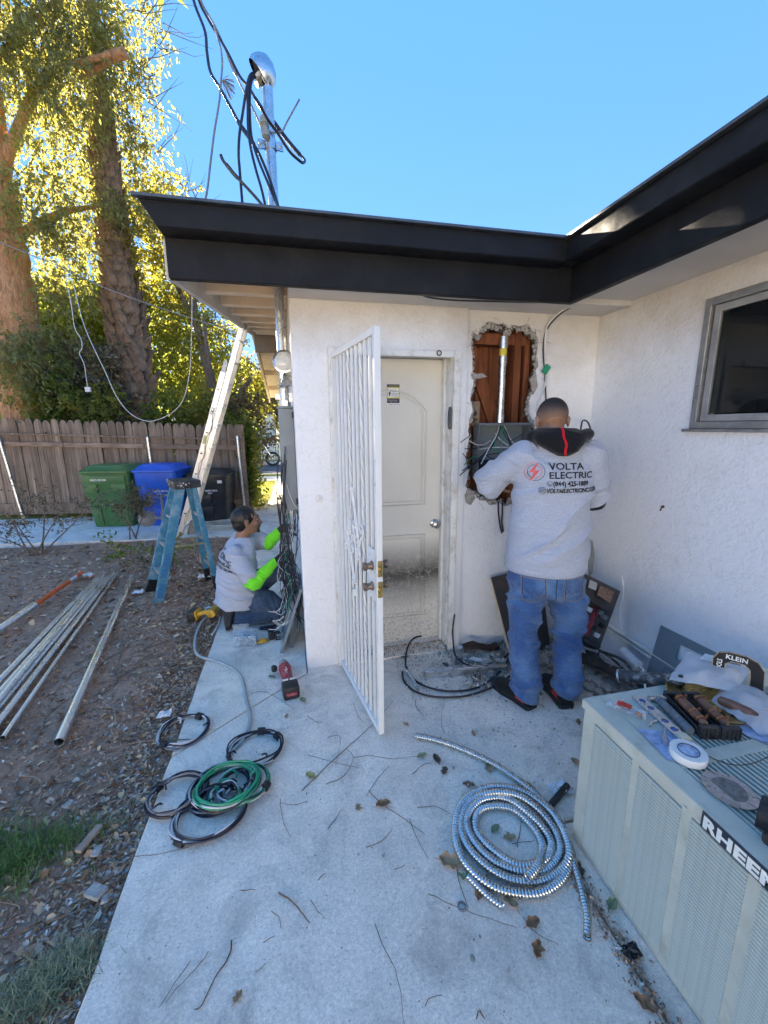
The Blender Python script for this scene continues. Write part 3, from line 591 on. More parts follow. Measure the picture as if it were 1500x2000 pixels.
for px, py, y, R, n in [(45, 20, 9.3, .6, 1500), (95, 30, 9.8, .7, 1900), (160, 15, 10.2, .7, 1900), (215, 40, 10.6, .55, 1000), (262, 20, 10.8, .5, 420), (70, 100, 9.2, .5, 1000), (150, 90, 9.9, .55, 1100), (225, 115, 10.4, .45, 600), (90, 180, 9.3, .5, 1100), (150, 185, 9.9, .5, 1100), (215, 175, 10.2, .5, 900), (275, 130, 10.5, .45, 260), (290, 200, 10.6, .4, 240), (75, 275, 9.3, .42, 700), (195, 245, 10.4, .5, 900), (250, 230, 10.6, .42, 480), (150, 270, 10.2, .4, 500), (60, 360, 9.2, .4, 700), (110, 400, 9.2, .45, 800), (165, 375, 9.8, .45, 800), (210, 330, 10.3, .5, 1000), (120, 470, 9.3, .5, 1000), (75, 440, 9.2, .35, 500), (190, 440, 9.9, .45, 850), (250, 415, 10.4, .5, 900), (110, 545, 9.3, .4, 700), (165, 560, 10.1, .25, 160), (30, 690, 9.0, .4, 1300), (60, 640, 9.1, .22, 250), (120, 650, 9.5, .3, 300), (55, 745, 9.0, .25, 350), (300, 40, 11, .5, 130), (285, 280, 11, .45, 260), (290, 330, 11, .4, 200), (20, 90, 9.3, .4, 500), (-70, 100, 9.6, 1., 2500), (-90, 350, 9.6, 1., 2500), (-110, 600, 9.6, .8, 2200), (310, 90, 11, .4, 90), (265, 300, 10.8, .35, 300)]:
    if 165 < px < 245 and py > 150: y = 11.5; R *= 1.05
    c = at(px, py, y); C1.append((c, (R, R*.8, R*.9), int(n*1.0)))
for (x, y, z, R, n) in ((-6.2, 9.5, 8.6, 1.3, 2000), (-5.2, 9.8, 9.6, 1.3, 2000), (-8, 10.5, 5, 1.5, 3000)): C1.append(((x, y, z), R, n))
foliage('crown', C1, .1, .042, M_leaf, t1, .75, 3)
b = MB(); twigs(b, [C1[i] for i in (4, 11, 12, 31, 32, 15, 38, 10)], 6, 2.2, .010, 4); part('twig', b, M_barkg, t1)['kind'] = 'stuff'
# palm with old leaf bases
palm = thing('palm_tree', 'palm trunk covered in old leaf bases rising behind the fence', 'palm', at(268, 860, 10.5)[:2]+(0,))
PT = smooth_path([at(272, 1000, 10.5), at(270, 820, 10.5), at(256, 700, 10.55), at(240, 590, 10.6), at(222, 450, 10.7), at(208, 330, 10.75), at(195, 230, 10.8), at(183, 130, 10.8), at(170, 0, 10.9), at(160, -160, 11), at(150, -420, 11)], 10)
b = MB(); N = len(PT); pr = [.42-.36*(i/N) for i in range(N)]; b.tube(PT, pr, 20); M_palm = pbr('palm_fibre', (.25, .165, .11), .95, var=.7, scale=9, bump=.9, bscale=30, bdist=.02); part('trunk', b, M_palm, palm)
b = MB(); pts = [(-.075, 0), (.075, 0), (.095, .1), (.06, .2), (.0, .25), (-.06, .2), (-.095, .1)]
def bootf(u, v):
    w_ = .1*math.sin(math.pi*min(1, .25+v*.75))**.7*(1-.15*v); return V(((u-.5)*2*w_, -.02-.09*v-.03*math.sin(u*math.pi), -.05+.27*v))
b.grid(bootf, 4, 4); b.grid(lambda u, v: bootf(1-u, v)+V((0, .035, -.01)), 4, 4); boot = b.mesh('leaf_base', M_palm)
k = 0; rr = random.Random(4)
for i in range(10, N-3, 2):
    p = PT[i]; m_ = 11
    for j in range(m_):
        a = 2*math.pi*(j+.5*((i//2) % 2))/m_+rr.uniform(-.12, .12); d = V((math.cos(a), math.sin(a), 0))
        if d.y > .35 or k > 290: continue
        s = (.95+.55*rr.random())*(pr[i]/.36); k += 1
        link('leaf_base', boot, palm, loc=p+d*(pr[i]-.02)-V(palm.location), rot=(rr.uniform(-.25, .1), rr.uniform(-.2, .2), a+math.pi/2), scale=(s, s*rr.uniform(.7, 1.5)*min(1, pr[i]/.34), s*rr.uniform(.8, 1.1)))
b = MB(); top = PT[-1]
for i in range(26):
    a = i*2.4; el = .9-.06*i; d = V((math.cos(a)*math.cos(el), math.sin(a)*math.cos(el), math.sin(el))); pts = [top+d*t*1.9-V((0, 0, .5*t*t)) for t in np.linspace(0, 1, 7)]
    b.tube(pts, [.03-.004*j for j in range(7)], 5)
    for j in range(1, 7):
        for s in (-1, 1):
            for q in range(3):
                o_ = pts[j]+d*(.09*q); sdv = d.cross(V((0, 0, 1))).normalized()*s; b.quad(o_, o_+d*.04, o_+sdv*.42+d*.3+V((0, 0, -.15)), o_+sdv*.2+d*.08)
part('frond', b, M_leafg, palm)['kind'] = 'stuff'
# slender yellow-leaved tree right of the palm
t3 = thing('slender_tree', 'slender tree with twin grey stems and yellow leaves beside the palm', 'tree', at(425, 850, 10.6)[:2]+(0,))
b = MB(); limb(b, [at(422, 1000, 10.6), at(418, 790, 10.6), at(400, 700, 10.7), at(385, 640, 10.8), at(372, 560, 10.9), at(345, 470, 11)], .13, .05, 10); limb(b, [at(420, 820, 10.6), at(412, 740, 10.5), at(405, 690, 10.4), at(398, 620, 10.4)], .08, .03)
limb(b, [at(385, 640, 10.8), at(340, 545, 10.9), at(320, 470, 11)], .07, .02); limb(b, [at(446, 830, 10.4), at(470, 770, 10.3), at(490, 740, 10.2)], .09, .04); part('trunk', b, M_barkg, t3)
C3 = []
for px, py, y, R, n in [(330, 420, 11, .5, 1700), (300, 380, 11.2, .5, 1400), (360, 440, 11.2, .45, 900), (400, 440, 11.3, .35, 260), (280, 470, 10.8, .5, 1700), (340, 500, 10.7, .5, 1800), (260, 540, 11, .35, 700), (310, 560, 11, .5, 1500), (380, 540, 11.2, .45, 1200), (340, 620, 11.2, .45, 1000), (400, 620, 10.9, .5, 1300), (430, 690, 11, .5, 1300), (360, 690, 11.3, .45, 900), (470, 730, 10.9, .4, 900), (400, 760, 11.4, .5, 1000), (330, 760, 11.6, .4, 600), (500, 790, 11, .3, 400), (440, 640, 11.5, .4, 600), (370, 370, 11.5, .3, 150), (250, 400, 11.2, .45, 900), (230, 480, 11.2, .5, 900), (430, 480, 11.5, .3, 200)]: C3.append((at(px, py, y), (R*1.2, R, R), n))
foliage('crown', C3, .085, .042, M_leafy, t3, .4, 5)
b = MB(); twigs(b, [C3[i] for i in (0, 2, 3, 5, 8, 18, 21)], 6, 2.2, .011, 9); part('twig', b, M_barkg, t3)['kind'] = 'stuff'
# bushes over the fence
for i, (px, py, y, R, n, m, lab) in enumerate([(110, 770, 9.5, .5, 2600, M_leafg, 'bright green bush showing over the fence right of the big trunk'), (170, 720, 9.9, .6, 2800, M_leafd, 'grey green bush behind the fence left of the palm'), (185, 790, 9.4, .4, 1500, M_leafy, 'yellow green shrub between big trunk and palm'),
        (335, 800, 9.9, .45, 1800, M_leafg, 'low green shrub over the fence right of the palm'), (400, 800, 9.6, .45, 1800, M_leafy, 'yellow shrub over the fence left of the extension ladder'), (465, 800, 9.8, .45, 1800, M_leafd, 'dull shrub over the fence under the ladder top')]):
    c = at(px, py, y); t_ = thing('garden_bush', lab, 'bush', (c[0], c[1], 0), 'bushes behind the fence')
    foliage('foliage', [(c, (R, R*.8, R), n), ((c[0]+.2, c[1]+.1, c[2]-.7), (R*1.1, R, R*.9), n//2), ((c[0]-.3, c[1]+.2, c[2]-.5), (R, R, R*.8), n//2)], .09, .05, m, t_, .2, 20+i)
    b = MB()
    for k in range(4): limb(b, [(c[0]+.1*k-.15, c[1], -.05), (c[0]+.12*k-.2, c[1]+.05, c[2]*.5), (c[0]+.3*k-.45, c[1], c[2])], .03, .012, 6)
    part('stem', b, M_barkg, t_)
# thicket further back that keeps the low sun off the yard
r = np.random.default_rng(11); TH = []
for i in range(52):
    x = r.uniform(-16, -1.9) if i%2 else r.uniform(-8, -1.9); y = r.uniform(12.5, 13.3)+(x < -5)*r.uniform(0, 3); z = r.uniform(.6, 5.0-.5*(x > -3.2)); TH.append(((x, y, z), r.uniform(.8, 1.3), 1300))
o = foliage('thicket', TH, .16, .085, M_leafg, None, .2, 12, 'stuff'); o['label'] = 'dense thicket of leaves behind the yard fence'
# ------------------------------------------------ lettering
def text_pts(s, size=1., bold=0., space=1., align='LEFT', shear=0.):
    c = bpy.data.curves.new('t', 'FONT'); c.body = s; c.size = size; c.offset = bold; c.space_character = space; c.align_x = align; c.shear = shear; c.resolution_u = 3
    o = bpy.data.objects.new('t', c); col.objects.link(o); dg = bpy.context.evaluated_depsgraph_get(); me = bpy.data.meshes.new_from_object(o.evaluated_get(dg))
    v = [tuple(p.co) for p in me.vertices]; f = [tuple(p.vertices) for p in me.polygons]
    bpy.data.objects.remove(o); bpy.data.curves.remove(c); bpy.data.meshes.remove(me); return v, f
def lettering(name, s, O, U, W, size, mat, parent, bold=0., space=1., sx=1., align='LEFT', lift=.0012, shear=0.):
    v, f = text_pts(s, size, bold, space, align, shear); O, U, W = V(O), V(U).normalized(), V(W).normalized(); N = U.cross(W)
    b = MB(); b.v = [tuple(O+U*(x*sx)+W*y+N*lift) for x, y, z in v]; b.f = f
    me = bpy.data.meshes.new(name); me.from_pydata(b.v, [], b.f); me.materials.append(mat); return link(name, me, parent)
M_ink = pbr('black_print', (.012, .012, .016), .7, bump=0); M_wprint = pbr('white_print', (.8, .8, .78), .6, bump=0)
# alarm sticker on the door
b = MB(); rr_ = [(.0, .0), (.075, .0), (.075, .15), (.0, .15)]
SX, SZ = .642, 1.732
def plate(x0, x1, z0, z1, lift, m, name='sticker_panel', par=None): b = MB(); b.box(x0, x1, DY-lift-.0008, DY-lift, z0, z1); return part(name, b, m, par, smooth=False)
M_navy = pbr('navy_print', (.03, .02, .07), .5, bump=0); M_yel = pbr('yellow_print', (.70, .58, .06), .5, bump=0)
stk = plate(SX, SX+.085, SZ, SZ+.14, .0045, M_navy, 'alarm_sticker', door)
def splate(x0, x1, z0, z1, k, m):
    b = MB(); b.box(SX+x0, SX+x1, DY-.0055-.0006*k-.0004, DY-.0055-.0006*k, SZ+z0, SZ+z1); b.v = b.v; return b.mesh('p', m, False)
def joinm(par, *ms):
    bm = bmesh.new(); mats = []
    for me in [par.data]+list(ms):
        n = len(bm.faces); bm.from_mesh(me); bm.faces.ensure_lookup_table()
        m = me.materials[0]
        if m not in mats: mats.append(m)
        for f in bm.faces[n:]: f.material_index = mats.index(m)
    par.data.materials.clear()
    for m in mats: par.data.materials.append(m)
    bm.to_mesh(par.data); bm.free()
def stext(s, x, z, size, m, bold=0., sx=1.):
    v, f = text_pts(s, size, bold); me = bpy.data.meshes.new('t'); me.from_pydata([(SX+x+a*sx, DY-.0082, SZ+z+b_) for a, b_, c in v], [], f); me.materials.append(m); return me
joinm(stk, splate(.001, .084, .05, .122, 1, M_yel), splate(.006, .079, .057, .116, 2, M_wprint), splate(0, .085, 0, .02, 1, M_wprint), splate(.012, .02, .066, .09, 3, M_ink), splate(.019, .024, .078, .1, 3, M_ink), stext('PROTECTED BY', .012, .126, .0095, M_yel), stext('NORTH &', .03, .092, .014, M_ink, .0002), stext('ASSOCIATES', .03, .078, .0105, M_ink), stext('SECURITY', .03, .066, .008, M_ink), stext('Single and Patrol systems', .004, .037, .0075, M_wprint, 0, .9), stext('(800) 551-8227', .016, .025, .0085, M_yel), stext('ARMED RESPONSE', .008, .006, .0095, M_ink))

# ------------------------------------------------ security gate standing open
M_gate = pbr('white_gate_paint', (.75, .76, .75), .35, var=.06, scale=8, bump=.1)
H0, H1 = V((.272, 2.57, 0)), V((.388, 1.845, 0)); gd = (H1-H0); GL = gd.length; gd.normalize(); gn = V((gd.y, -gd.x, 0))   # gn towards the camera's left
gate = thing('security_gate', 'white barred metal security gate standing open in front of the cream door', 'security gate', tuple(H0))
def gp(s, z, o=0.): q = H0+gd*s+gn*o; return V((q.x, q.y, z))
ZB, ZT = .03, 2.02
def gbar(name, s0, z0, s1, z1, wd, h, m=M_gate, o=0., bev=.002): b = MB(); b.bar(gp(s0, z0, o), gp(s1, z1, o), wd, h, up=gn); o_ = b.build(name, m, gate, bevel=bev); return o_
gbar('stile', .012, ZB, .012, ZT, .025, .028); gbar('stile', GL-.014, ZB, GL-.014, ZT, .028, .03); gbar('rail', .026, ZT-.014, GL-.03, ZT-.014, .03, .028); gbar('rail', .026, ZB+.014, GL-.03, ZB+.014, .03, .028)
b = MB(); b.quad(gp(.03, ZB+.03, -.006), gp(GL-.03, ZB+.03, -.006), gp(GL-.03, ZT-.03, -.006), gp(.03, ZT-.03, -.006))
t = NT('gate_mesh_screen'); co = t.coord('Object', (700, 700, 700)); ch = t.n('TexChecker'); ch.inputs['Scale'].default_value = 1.; t.l(co, ch.inputs[0]); t.set(Base_Color=(.55, .56, .55), Roughness=.6); tp = t.n('BsdfTransparent'); mx = t.n('MixShader'); mx.inputs[0].default_value = .16; t.l(tp.outputs[0], mx.inputs[1]); t.l(t.b.outputs[0], mx.inputs[2]); t.l(mx.outputs[0], t.o.inputs[0])
b.build('mesh_screen', t.m, gate)
nb = 9
for i in range(nb):
    s = .026+(GL-.056)*(i+1)/(nb+1)
    if i in (3, 6): continue
    gbar('bar', s, ZB+.028, s, ZT-.028, .014, .014)
for i in (3, 6):      # twisted bars
    s = .026+(GL-.056)*(i+1)/(nb+1); b = MB(); n0 = len(b.v); K = 60
    for k in range(K+1):
        z = ZB+.028+(ZT-ZB-.056)*k/K; a = k*.55
        for q in range(4): b.v.append(tuple(gp(s+.0085*math.cos(a+q*1.5708), z, .0085*math.sin(a+q*1.5708))))
    for k in range(K):
        for q in range(4): b.f.append((n0+k*4+q, n0+k*4+(q+1) % 4, n0+k*4+4+(q+1) % 4, n0+k*4+4+q))
    b.build('bar', M_gate, gate, smooth=False)
def scroll(cs, cz, r0, turns, a0, sgn=1, tail=None):
    pts = []
    if tail: pts.append(gp(*tail, .012))
    for k in range(26):
        t_ = k/25; a = a0+sgn*turns*2*math.pi*t_; r_ = r0*(1-.8*t_); pts.append(gp(cs+math.cos(a)*r_, cz+math.sin(a)*r_, .012))
    b = MB(); b.tube(smooth_path(pts, 2), .006, 5, flat=1.2); b.build('scroll', M_gate, gate)
for sgn in (1, -1):
    for k, cs in enumerate((.25, .36, .47)):
        scroll(cs+sgn*.03, 1.0+sgn*.07, .04, 1.3, -sgn*1.57, sgn if k != 1 else -sgn, (cs, 1.0-sgn*.02))
    scroll(.36+sgn*.075, 1.0-.02*sgn, .05, 1.2, 1.57 if sgn > 0 else -1.57, sgn, (.36, 1.0+sgn*.24))
b = MB(); b.sphere(gp(.36, 1.27, .012), .016, 10); b.sphere(gp(.36, .74, .012), .014, 10); b.box(-.012, .012, -.012, .012, .66, .7, Matrix.Translation(gp(.36, 0, .012))); b.build('finial', M_gate, gate)
b = MB(); b.tube(smooth_path([gp(.36, 1.26, .012), gp(.31, 1.14, .012), gp(.27, 1.0, .012), gp(.31, .86, .012), gp(.36, .74, .012), gp(.41, .86, .012), gp(.45, 1.0, .012), gp(.41, 1.14, .012)], 4, True), .006, 5, closed=True); b.build('diamond_ring', M_gate, gate)
b = MB(); b.bar(gp(GL-.07, .76, .012), gp(GL-.07, 1.02, .012), .11, .006, up=gn); lp = b.build('lock_plate', M_gate, gate, bevel=.001)
M_lockm = pbr('worn_bronze', (.30, .22, .16), .35, .9, var=.4, scale=40); M_brass = pbr('brass', (.62, .44, .16), .3, 1.)
for z in (.935, .83):
    for o_, sg in ((.016, 1), (-.016, -1)):
        b = MB(); b.lathe([(.023, 0), (.023, .006), (.018, .01), (.016, .026), (.021, .03), (.022, .043), (.017, .047), (0, .048)], gp(GL-.062, z, o_), gn*sg, 20); b.build('lock_knob', M_lockm, lp)
    b = MB(); b.bar(gp(GL+.001, z-.04), gp(GL+.001, z+.04), .004, .024, up=gn); b.cyl(gp(GL+.002, z), gp(GL+.016, z), .009, n=10); b.build('strike', M_brass, lp)
for z in (.22, 1.05, 1.75):
    b = MB(); b.cyl(gp(-.006, z, .012), gp(-.006, z+.075, .012), .009, n=10); b.sphere(gp(-.006, z+.08, .012), .008, 8); b.build('hinge', M_gate, gate)

# ------------------------------------------------ wheelie bins
def rr_section(w_, d_, r_, z, n=4):
    pts = []
    for cx, cy, a0 in ((w_/2-r_, d_/2-r_, 0), (-w_/2+r_, d_/2-r_, 90), (-w_/2+r_, -d_/2+r_, 180), (w_/2-r_, -d_/2+r_, 270)):
        for k in range(n+1): a = rad(a0+90*k/n); pts.append((cx+r_*math.cos(a), cy+r_*math.sin(a), z))
    return pts
def loft(b, secs, cap=True):
    n = len(secs[0]); base = len(b.v)
    for s in secs: b.v += [tuple(p) for p in s]
    for i in range(len(secs)-1):
        for k in range(n): b.f.append((base+i*n+k, base+i*n+(k+1) % n, base+(i+1)*n+(k+1) % n, base+(i+1)*n+k))
    if cap: b.f.append(tuple(base+k for k in reversed(range(n)))); b.f.append(tuple(base+(len(secs)-1)*n+k for k in range(n)))
def wbin(name, label, loc, yaw, Wd, D, Ht, c, style):
    m = pbr('bin_plastic_'+style, c, .42, var=.2, scale=6, bump=.25, bscale=70, grime=tuple(min(1, x*.6+.03) for x in c), gscale=4)
    o = thing('wheelie_bin', label, 'bin', loc, 'wheelie bins by the fence'); o.rotation_euler.z = yaw
    def P(nm, b, mm=m, par=None, **k): return link(nm, b.mesh(nm, mm, **k), par or o, loc=(0, 0, 0))
    hb = Ht*.88; b = MB(); loft(b, [rr_section(Wd*.76, D*.72, .05, 0), rr_section(Wd*.78, D*.74, .05, .03), rr_section(Wd*.93, D*.93, .06, hb*.78), rr_section(Wd*.95, D*.95, .06, hb*.8), rr_section(Wd*.97, D*.97, .06, hb)]); P('body', b)
    def fy(z): return -D*(.36+.115*z/(hb*.78))
    def pad(x0, x1, z0, z1, th=.022):
        b = MB(); ps = [V((x, fy(z)-t_, z)) for t_ in (-.01, th) for z, x in ((z0, x0), (z0, x1), (z1, x1), (z1, x0))]
        b.v = [tuple(p) for p in ps]; b.f = [(0, 1, 2, 3), (7, 6, 5, 4), (0, 4, 5, 1), (1, 5, 6, 2), (2, 6, 7, 3), (3, 7, 4, 0)]; return P('moulded_rib', b, bevel=.012, seg=2)
    w2 = Wd*.42
    if style == 'green':
        pad(-w2, w2, hb*.80, hb*.97); pad(-w2, -w2*.38, hb*.63, hb*.81); pad(w2*.30, w2, hb*.63, hb*.81); pad(-w2*.84, -w2*.40, .02, hb*.37); pad(w2*.30, w2*.84, .02, hb*.37); pad(-w2*.30, -w2*.0, hb*.40, hb*.48, .015)
    else:
        b = MB(); zz = hb*.99; pts = [(-Wd*.36, zz), (-Wd*.22, zz-.15), (Wd*.22, zz-.15), (Wd*.36, zz)]
        b.prism([pts], (0, -D*.475, 0), (1, 0, 0), (0, 0, 1), .05); P('front_scoop', b, bevel=.012, seg=2)
        pad(-w2*.28, w2*.26, hb*.42, hb*.60, .012); pad(-w2*.35, w2*.3, hb*.1, hb*.34, .02)
    b = MB(); zt = hb
    loft(b, [rr_section(Wd*1.0, D*1.0, .07, zt), rr_section(Wd*1.04, D*1.04, .08, zt+.01), rr_section(Wd*1.04, D*1.04, .08, zt+.035), rr_section(Wd*.97, D*.97, .07, zt+.05), rr_section(Wd*.93, D*.9, .07, zt+.055), rr_section(Wd*.78, D*.7, .08, Ht)]); P('lid', b)
    b = MB(); b.tube([(x, D*.53, zt+.02) for x in (-Wd*.4, Wd*.4)], .018, 8); P('handle', b)
    for s in (-1, 1): b = MB(); b.lathe([(.02, -.03), (.12, -.03), (.125, -.02), (.125, .02), (.12, .03), (.02, .03)], (s*Wd*.36, D*.37, .125), (1, 0, 0), 20); P('wheel', b, M_black)
    def tx(s, x, z, size, sx=1.): 
        k = link('print', bpy.data.meshes.new('print'), o, loc=(0, 0, 0)); v, f = text_pts(s, size, .0012); k.data.from_pydata([(x+a*sx, fy(z+q)-(.0255 if style == 'green' and z > .5*hb else .0025), z+q) for a, q, c_ in v], [], f); k.data.materials.append(M_wprint)
    def lab(x, z): b = MB(); b.box(x, x+.075, -D*.487, -D*.48, z, z+.05); k = P('label_tag', b, pbr('label_paper', (.72, .68, .58), .6)); 
    if style == 'green': tx('00072 927A90', -.2, hb*.87, .042); tx('GREEN WASTE', -.13, hb*.41, .03)
    elif style == 'blue': tx('00072 927A', -.05, hb*.64, .05); tx('90LTR', .0, hb*.59, .03); lab(.2, hb*.83)
    else: tx('00072 927A', -.02, hb*.68, .042); tx('90LTR', .02, hb*.63, .028); lab(.2, hb*.86)
    return o
wbin('wheelie_bin', 'green wheelie bin, widest of the three, at the left end of the row', (-2.90, 7.86, 0), rad(-10), .80, .74, 1.02, (.065, .17, .05), 'green')
wbin('wheelie_bin', 'bright blue wheelie bin standing in the middle of the row', (-2.13, 7.72, 0), rad(-10), .70, .70, 1.02, (.015, .11, .58), 'blue')
wbin('wheelie_bin', 'black wheelie bin half hidden behind the blue step ladder', (-1.40, 7.86, 0), rad(-8), .70, .66, .89, (.018, .018, .02), 'black')

# ------------------------------------------------ ladders
M_fib = pbr('blue_fibreglass', (.045, .21, .33), .5, var=.25, scale=9, bump=.2, bscale=90, grime=(.28, .36, .40), gscale=9); M_stepal = pbr('scuffed_aluminium', (.55, .56, .58), .42, .85, var=.3, scale=15, grime=(.6, .58, .52), gscale=12)
s_, d_ = V((.45, -.89, 0)), V((.89, .45, 0)); fm = V((-1.375, 4.22, -.02)); tp_ = V((-1.035, 4.385, 1.05))
sl_ = thing('step_ladder', 'paint-spattered blue fibreglass step ladder standing open on the soil', 'step ladder', (-1.15, 4.4, 0))
def rail_(name, p0, p1, m, wd=.028, h=.075, up=d_):
    b = MB(); b.bar(p0, p1, wd, h, up=up); return b.build(name, m, sl_, bevel=.004)
FR = [(fm+s_*k*.19, tp_+s_*k*.105-d_*.06) for k in (-1, 1)]; RR = [(fm+d_*.56+s_*k*.155, tp_+s_*k*.10+d_*.06) for k in (-1, 1)]
for p0, p1 in FR: rail_('front_rail', p0, p1, M_fib, .026, .085); 
for p0, p1 in RR: rail_('rear_rail', p0+(p1-p0)*.06, p1, M_fib, .026, .05)
for p0, p1 in RR: rail_('foot', p0, p0+(p1-p0)*.13, M_black, .034, .062)
p0, p1 = FR[0]; rail_('foot', p0, p0+(p1-p0)*.12, M_black, .033, .088)
for t_ in (.24, .48, .73):
    a, c = FR[0][0].lerp(FR[0][1], t_), FR[1][0].lerp(FR[1][1], t_); b = MB(); b.bar(a+d_*.015+s_*.013, c+d_*.015-s_*.013, .085, .022, up=V((0, 0, 1)))
    for q in (-.03, -.01, .01, .03): b.bar(a+d_*(.015+q)+s_*.013+V((0, 0, .0125)), c+d_*(.015+q)-s_*.013+V((0, 0, .0125)), .006, .003)
    b.build('step', M_stepal, sl_)
for t_ in (.22, .48, .72):
    a, c = RR[0][0].lerp(RR[0][1], t_), RR[1][0].lerp(RR[1][1], t_); b = MB(); b.bar(a, c, .02, .03); b.build('rear_brace', M_stepal, sl_)
b = MB(); M_ = Matrix(((d_.x, s_.x, 0, tp_.x), (d_.y, s_.y, 0, tp_.y), (0, 0, 1, tp_.z), (0, 0, 0, 1))); b.box(-.12, .12, -.15, .15, -.015, .06, M_); M_cap = pbr('scuffed_black_plastic', (.03, .03, .032), .55, var=.5, scale=14, grime=(.14, .14, .14), gscale=14); b.build('top_cap', M_cap, sl_, bevel=.012, seg=2)
b = MB()
for q in range(9): b.sphere(M_@V((-.1221+.0, random.uniform(-.12, .12), random.uniform(0, .05))), random.uniform(.003, .008), 6, (.5, 1, 1)); b.sphere(M_@V((random.uniform(-.1, .1), .1505, random.uniform(-.005, .05))), random.uniform(.003, .008), 6, (1, .5, 1))
tag(b.build('paint_spots', M_white, sl_), kind='stuff')
for k in (0, 1):
    a, c = FR[k][0].lerp(FR[k][1], .48), RR[k][0].lerp(RR[k][1], .46); b = MB(); b.bar(a, c, .008, .022); b.build('spreader', pbr('grimy_brass', (.36, .33, .22), .5, .7), sl_)
b = MB(); p0, p1 = FR[1]; u_ = (p1-p0).normalized()
for t0, t1 in ((.31, .43), (.22, .30), (.05, .17)): b.bar(p0.lerp(p1, t0)+s_*.0145, p0.lerp(p1, t1)+s_*.0145, .002, .055, up=d_)
b.build('warning_label', pbr('faded_blue_label', (.03, .16, .33), .5, var=.3, scale=60), sl_)
M_alu2 = pbr('ladder_aluminium', (.70, .71, .73), .38, .85, var=.06, scale=3, bump=.03)
el = thing('extension_ladder', 'aluminium extension ladder leaning on the white barge board beyond the step ladder', 'extension ladder', (-1.62, 6.55, 0))
eb, et = V((-1.62, 6.5, -.02)), V((-.535, 6.22, 2.99)); eu = (et-eb).normalized(); ey = V((0, 1, 0)); ey = (ey-eu*ey.dot(eu)).normalized(); ex = eu.cross(ey)
if ex.x > 0: ex = -ex
EL = (et-eb).length
for sec, (t0, t1, o_) in enumerate(((0, .78, .035), (.12, 1.0, -.035))):
    for k in (-1, 1):
        off = ey*k*(.20-.022*sec)+ex*o_; b = MB(); b.bar(eb+eu*EL*t0+off, eb+eu*EL*t1+off, .03, .068, up=ex); b.build('side_rail', M_alu2 if sec == 0 or k < 0 else pbr('sun_tinted_aluminium', (.74, .68, .56), .4, .6, var=.06, scale=3, bump=.03), el, bevel=.002)  # far fly rail: warm sunlight put into the metal colour
    n = int(EL*(t1-t0)/.3)
    for i in range(n):
        q = eb+eu*(EL*t0+.18+.3*i)+ex*o_; b = MB(); b.cyl(q-ey*.22, q+ey*.2, .017, n=8); b.build('rung', M_alu2, el)
        b = MB(); e_ = q-ey*(.2-.022*sec+.0165); b.prism([[(math.cos(a)*.016, math.sin(a)*.016) for a in np.linspace(math.pi, 2*math.pi, 7)]], e_-ey*.0-ey*.0005, ex, eu, .006); b.build('rung_end', M_dark, el)
for t_, hgt, cc in ((.60, .10, (.75, .75, .72)), (.47, .12, (.62, .6, .22)), (.30, .08, (.75, .75, .74)), (.78, .14, (.76, .76, .78))):
    b = MB(); q = eb+eu*EL*t_-ey*(.2+.0165)+ex*.035; b.bar(q, q+eu*hgt, .001, .05, up=ex); b.build('sticker', pbr('ladder_sticker_%d' % int(t_*100), cc, .5, var=.4, scale=80), el)
b = MB(); b.tube(smooth_path([eb+eu*EL*t_-ey*.215+ex*(.01+.02*math.sin(i*2.1)) for i, t_ in enumerate(np.linspace(.1, .62, 14))], 4), .006, 6); b.build('halyard', pbr('rope', (.55, .50, .42), .9), el)

# ------------------------------------------------ yard plants
def shrub(name, label, cat, base, crown, R, n, mat, ln, wd, stems, droop=.1, sd=1, grp=None):
    o = thing(name, label, cat, tuple(base), grp); cl = [(tuple(c), R, n) for c in crown]; foliage('foliage', cl, ln, wd, mat, o, droop, sd)
    b = MB(); r = random.Random(sd)
    for i in range(stems):
        c = V(crown[i % len(crown)]); q = V(base)+V((r.uniform(-.06, .06), r.uniform(-.05, .05), 0)); limb(b, [q-V((0, 0, .05)), q.lerp(c, .4)+V((r.uniform(-.05, .05), 0, 0)), c+V((r.uniform(-.1, .1), 0, 0))], .012, .005, 6)
        for k in range(5): p = q.lerp(c, r.uniform(.5, 1)); b.tube([p, p+V((r.uniform(-.25, .25), r.uniform(-.15, .15), r.uniform(.02, .2)))], [.004, .002], 4)
    part('stem', b, M_barkg, o); return o
B1 = G(75, 1080)
shrub('nandina_shrub', 'sparse reddish shrub on the soil in front of the fence, left of the green bin', 'shrub', B1, [B1+V((-.25, 0, .45)), B1+V((.3, .1, .55)), B1+V((.1, 0, .75)), B1+V((.75, .1, .6)), B1+V((-.5, 0, .25))], (.28, .2, .13), 190, M_leafd, .06, .018, 6, .3, 31)
B2 = G(262, 1052)
shrub('topiary_shrub', 'little bare-stemmed shrub with a grey green tuft before the blue bin', 'shrub', B2, [PY(265, 972, B2.y), PY(240, 985, B2.y), PY(292, 975, B2.y), PY(275, 985, B2.y)], (.17, .15, .09), 330, pbr('x', (0, 0, 0)) if 0 else leaf_mat('grey_shrub_leaf', (.17, .145, .085), (.16, .13, .05), tw=.2), .055, .016, 3, 0, 32)
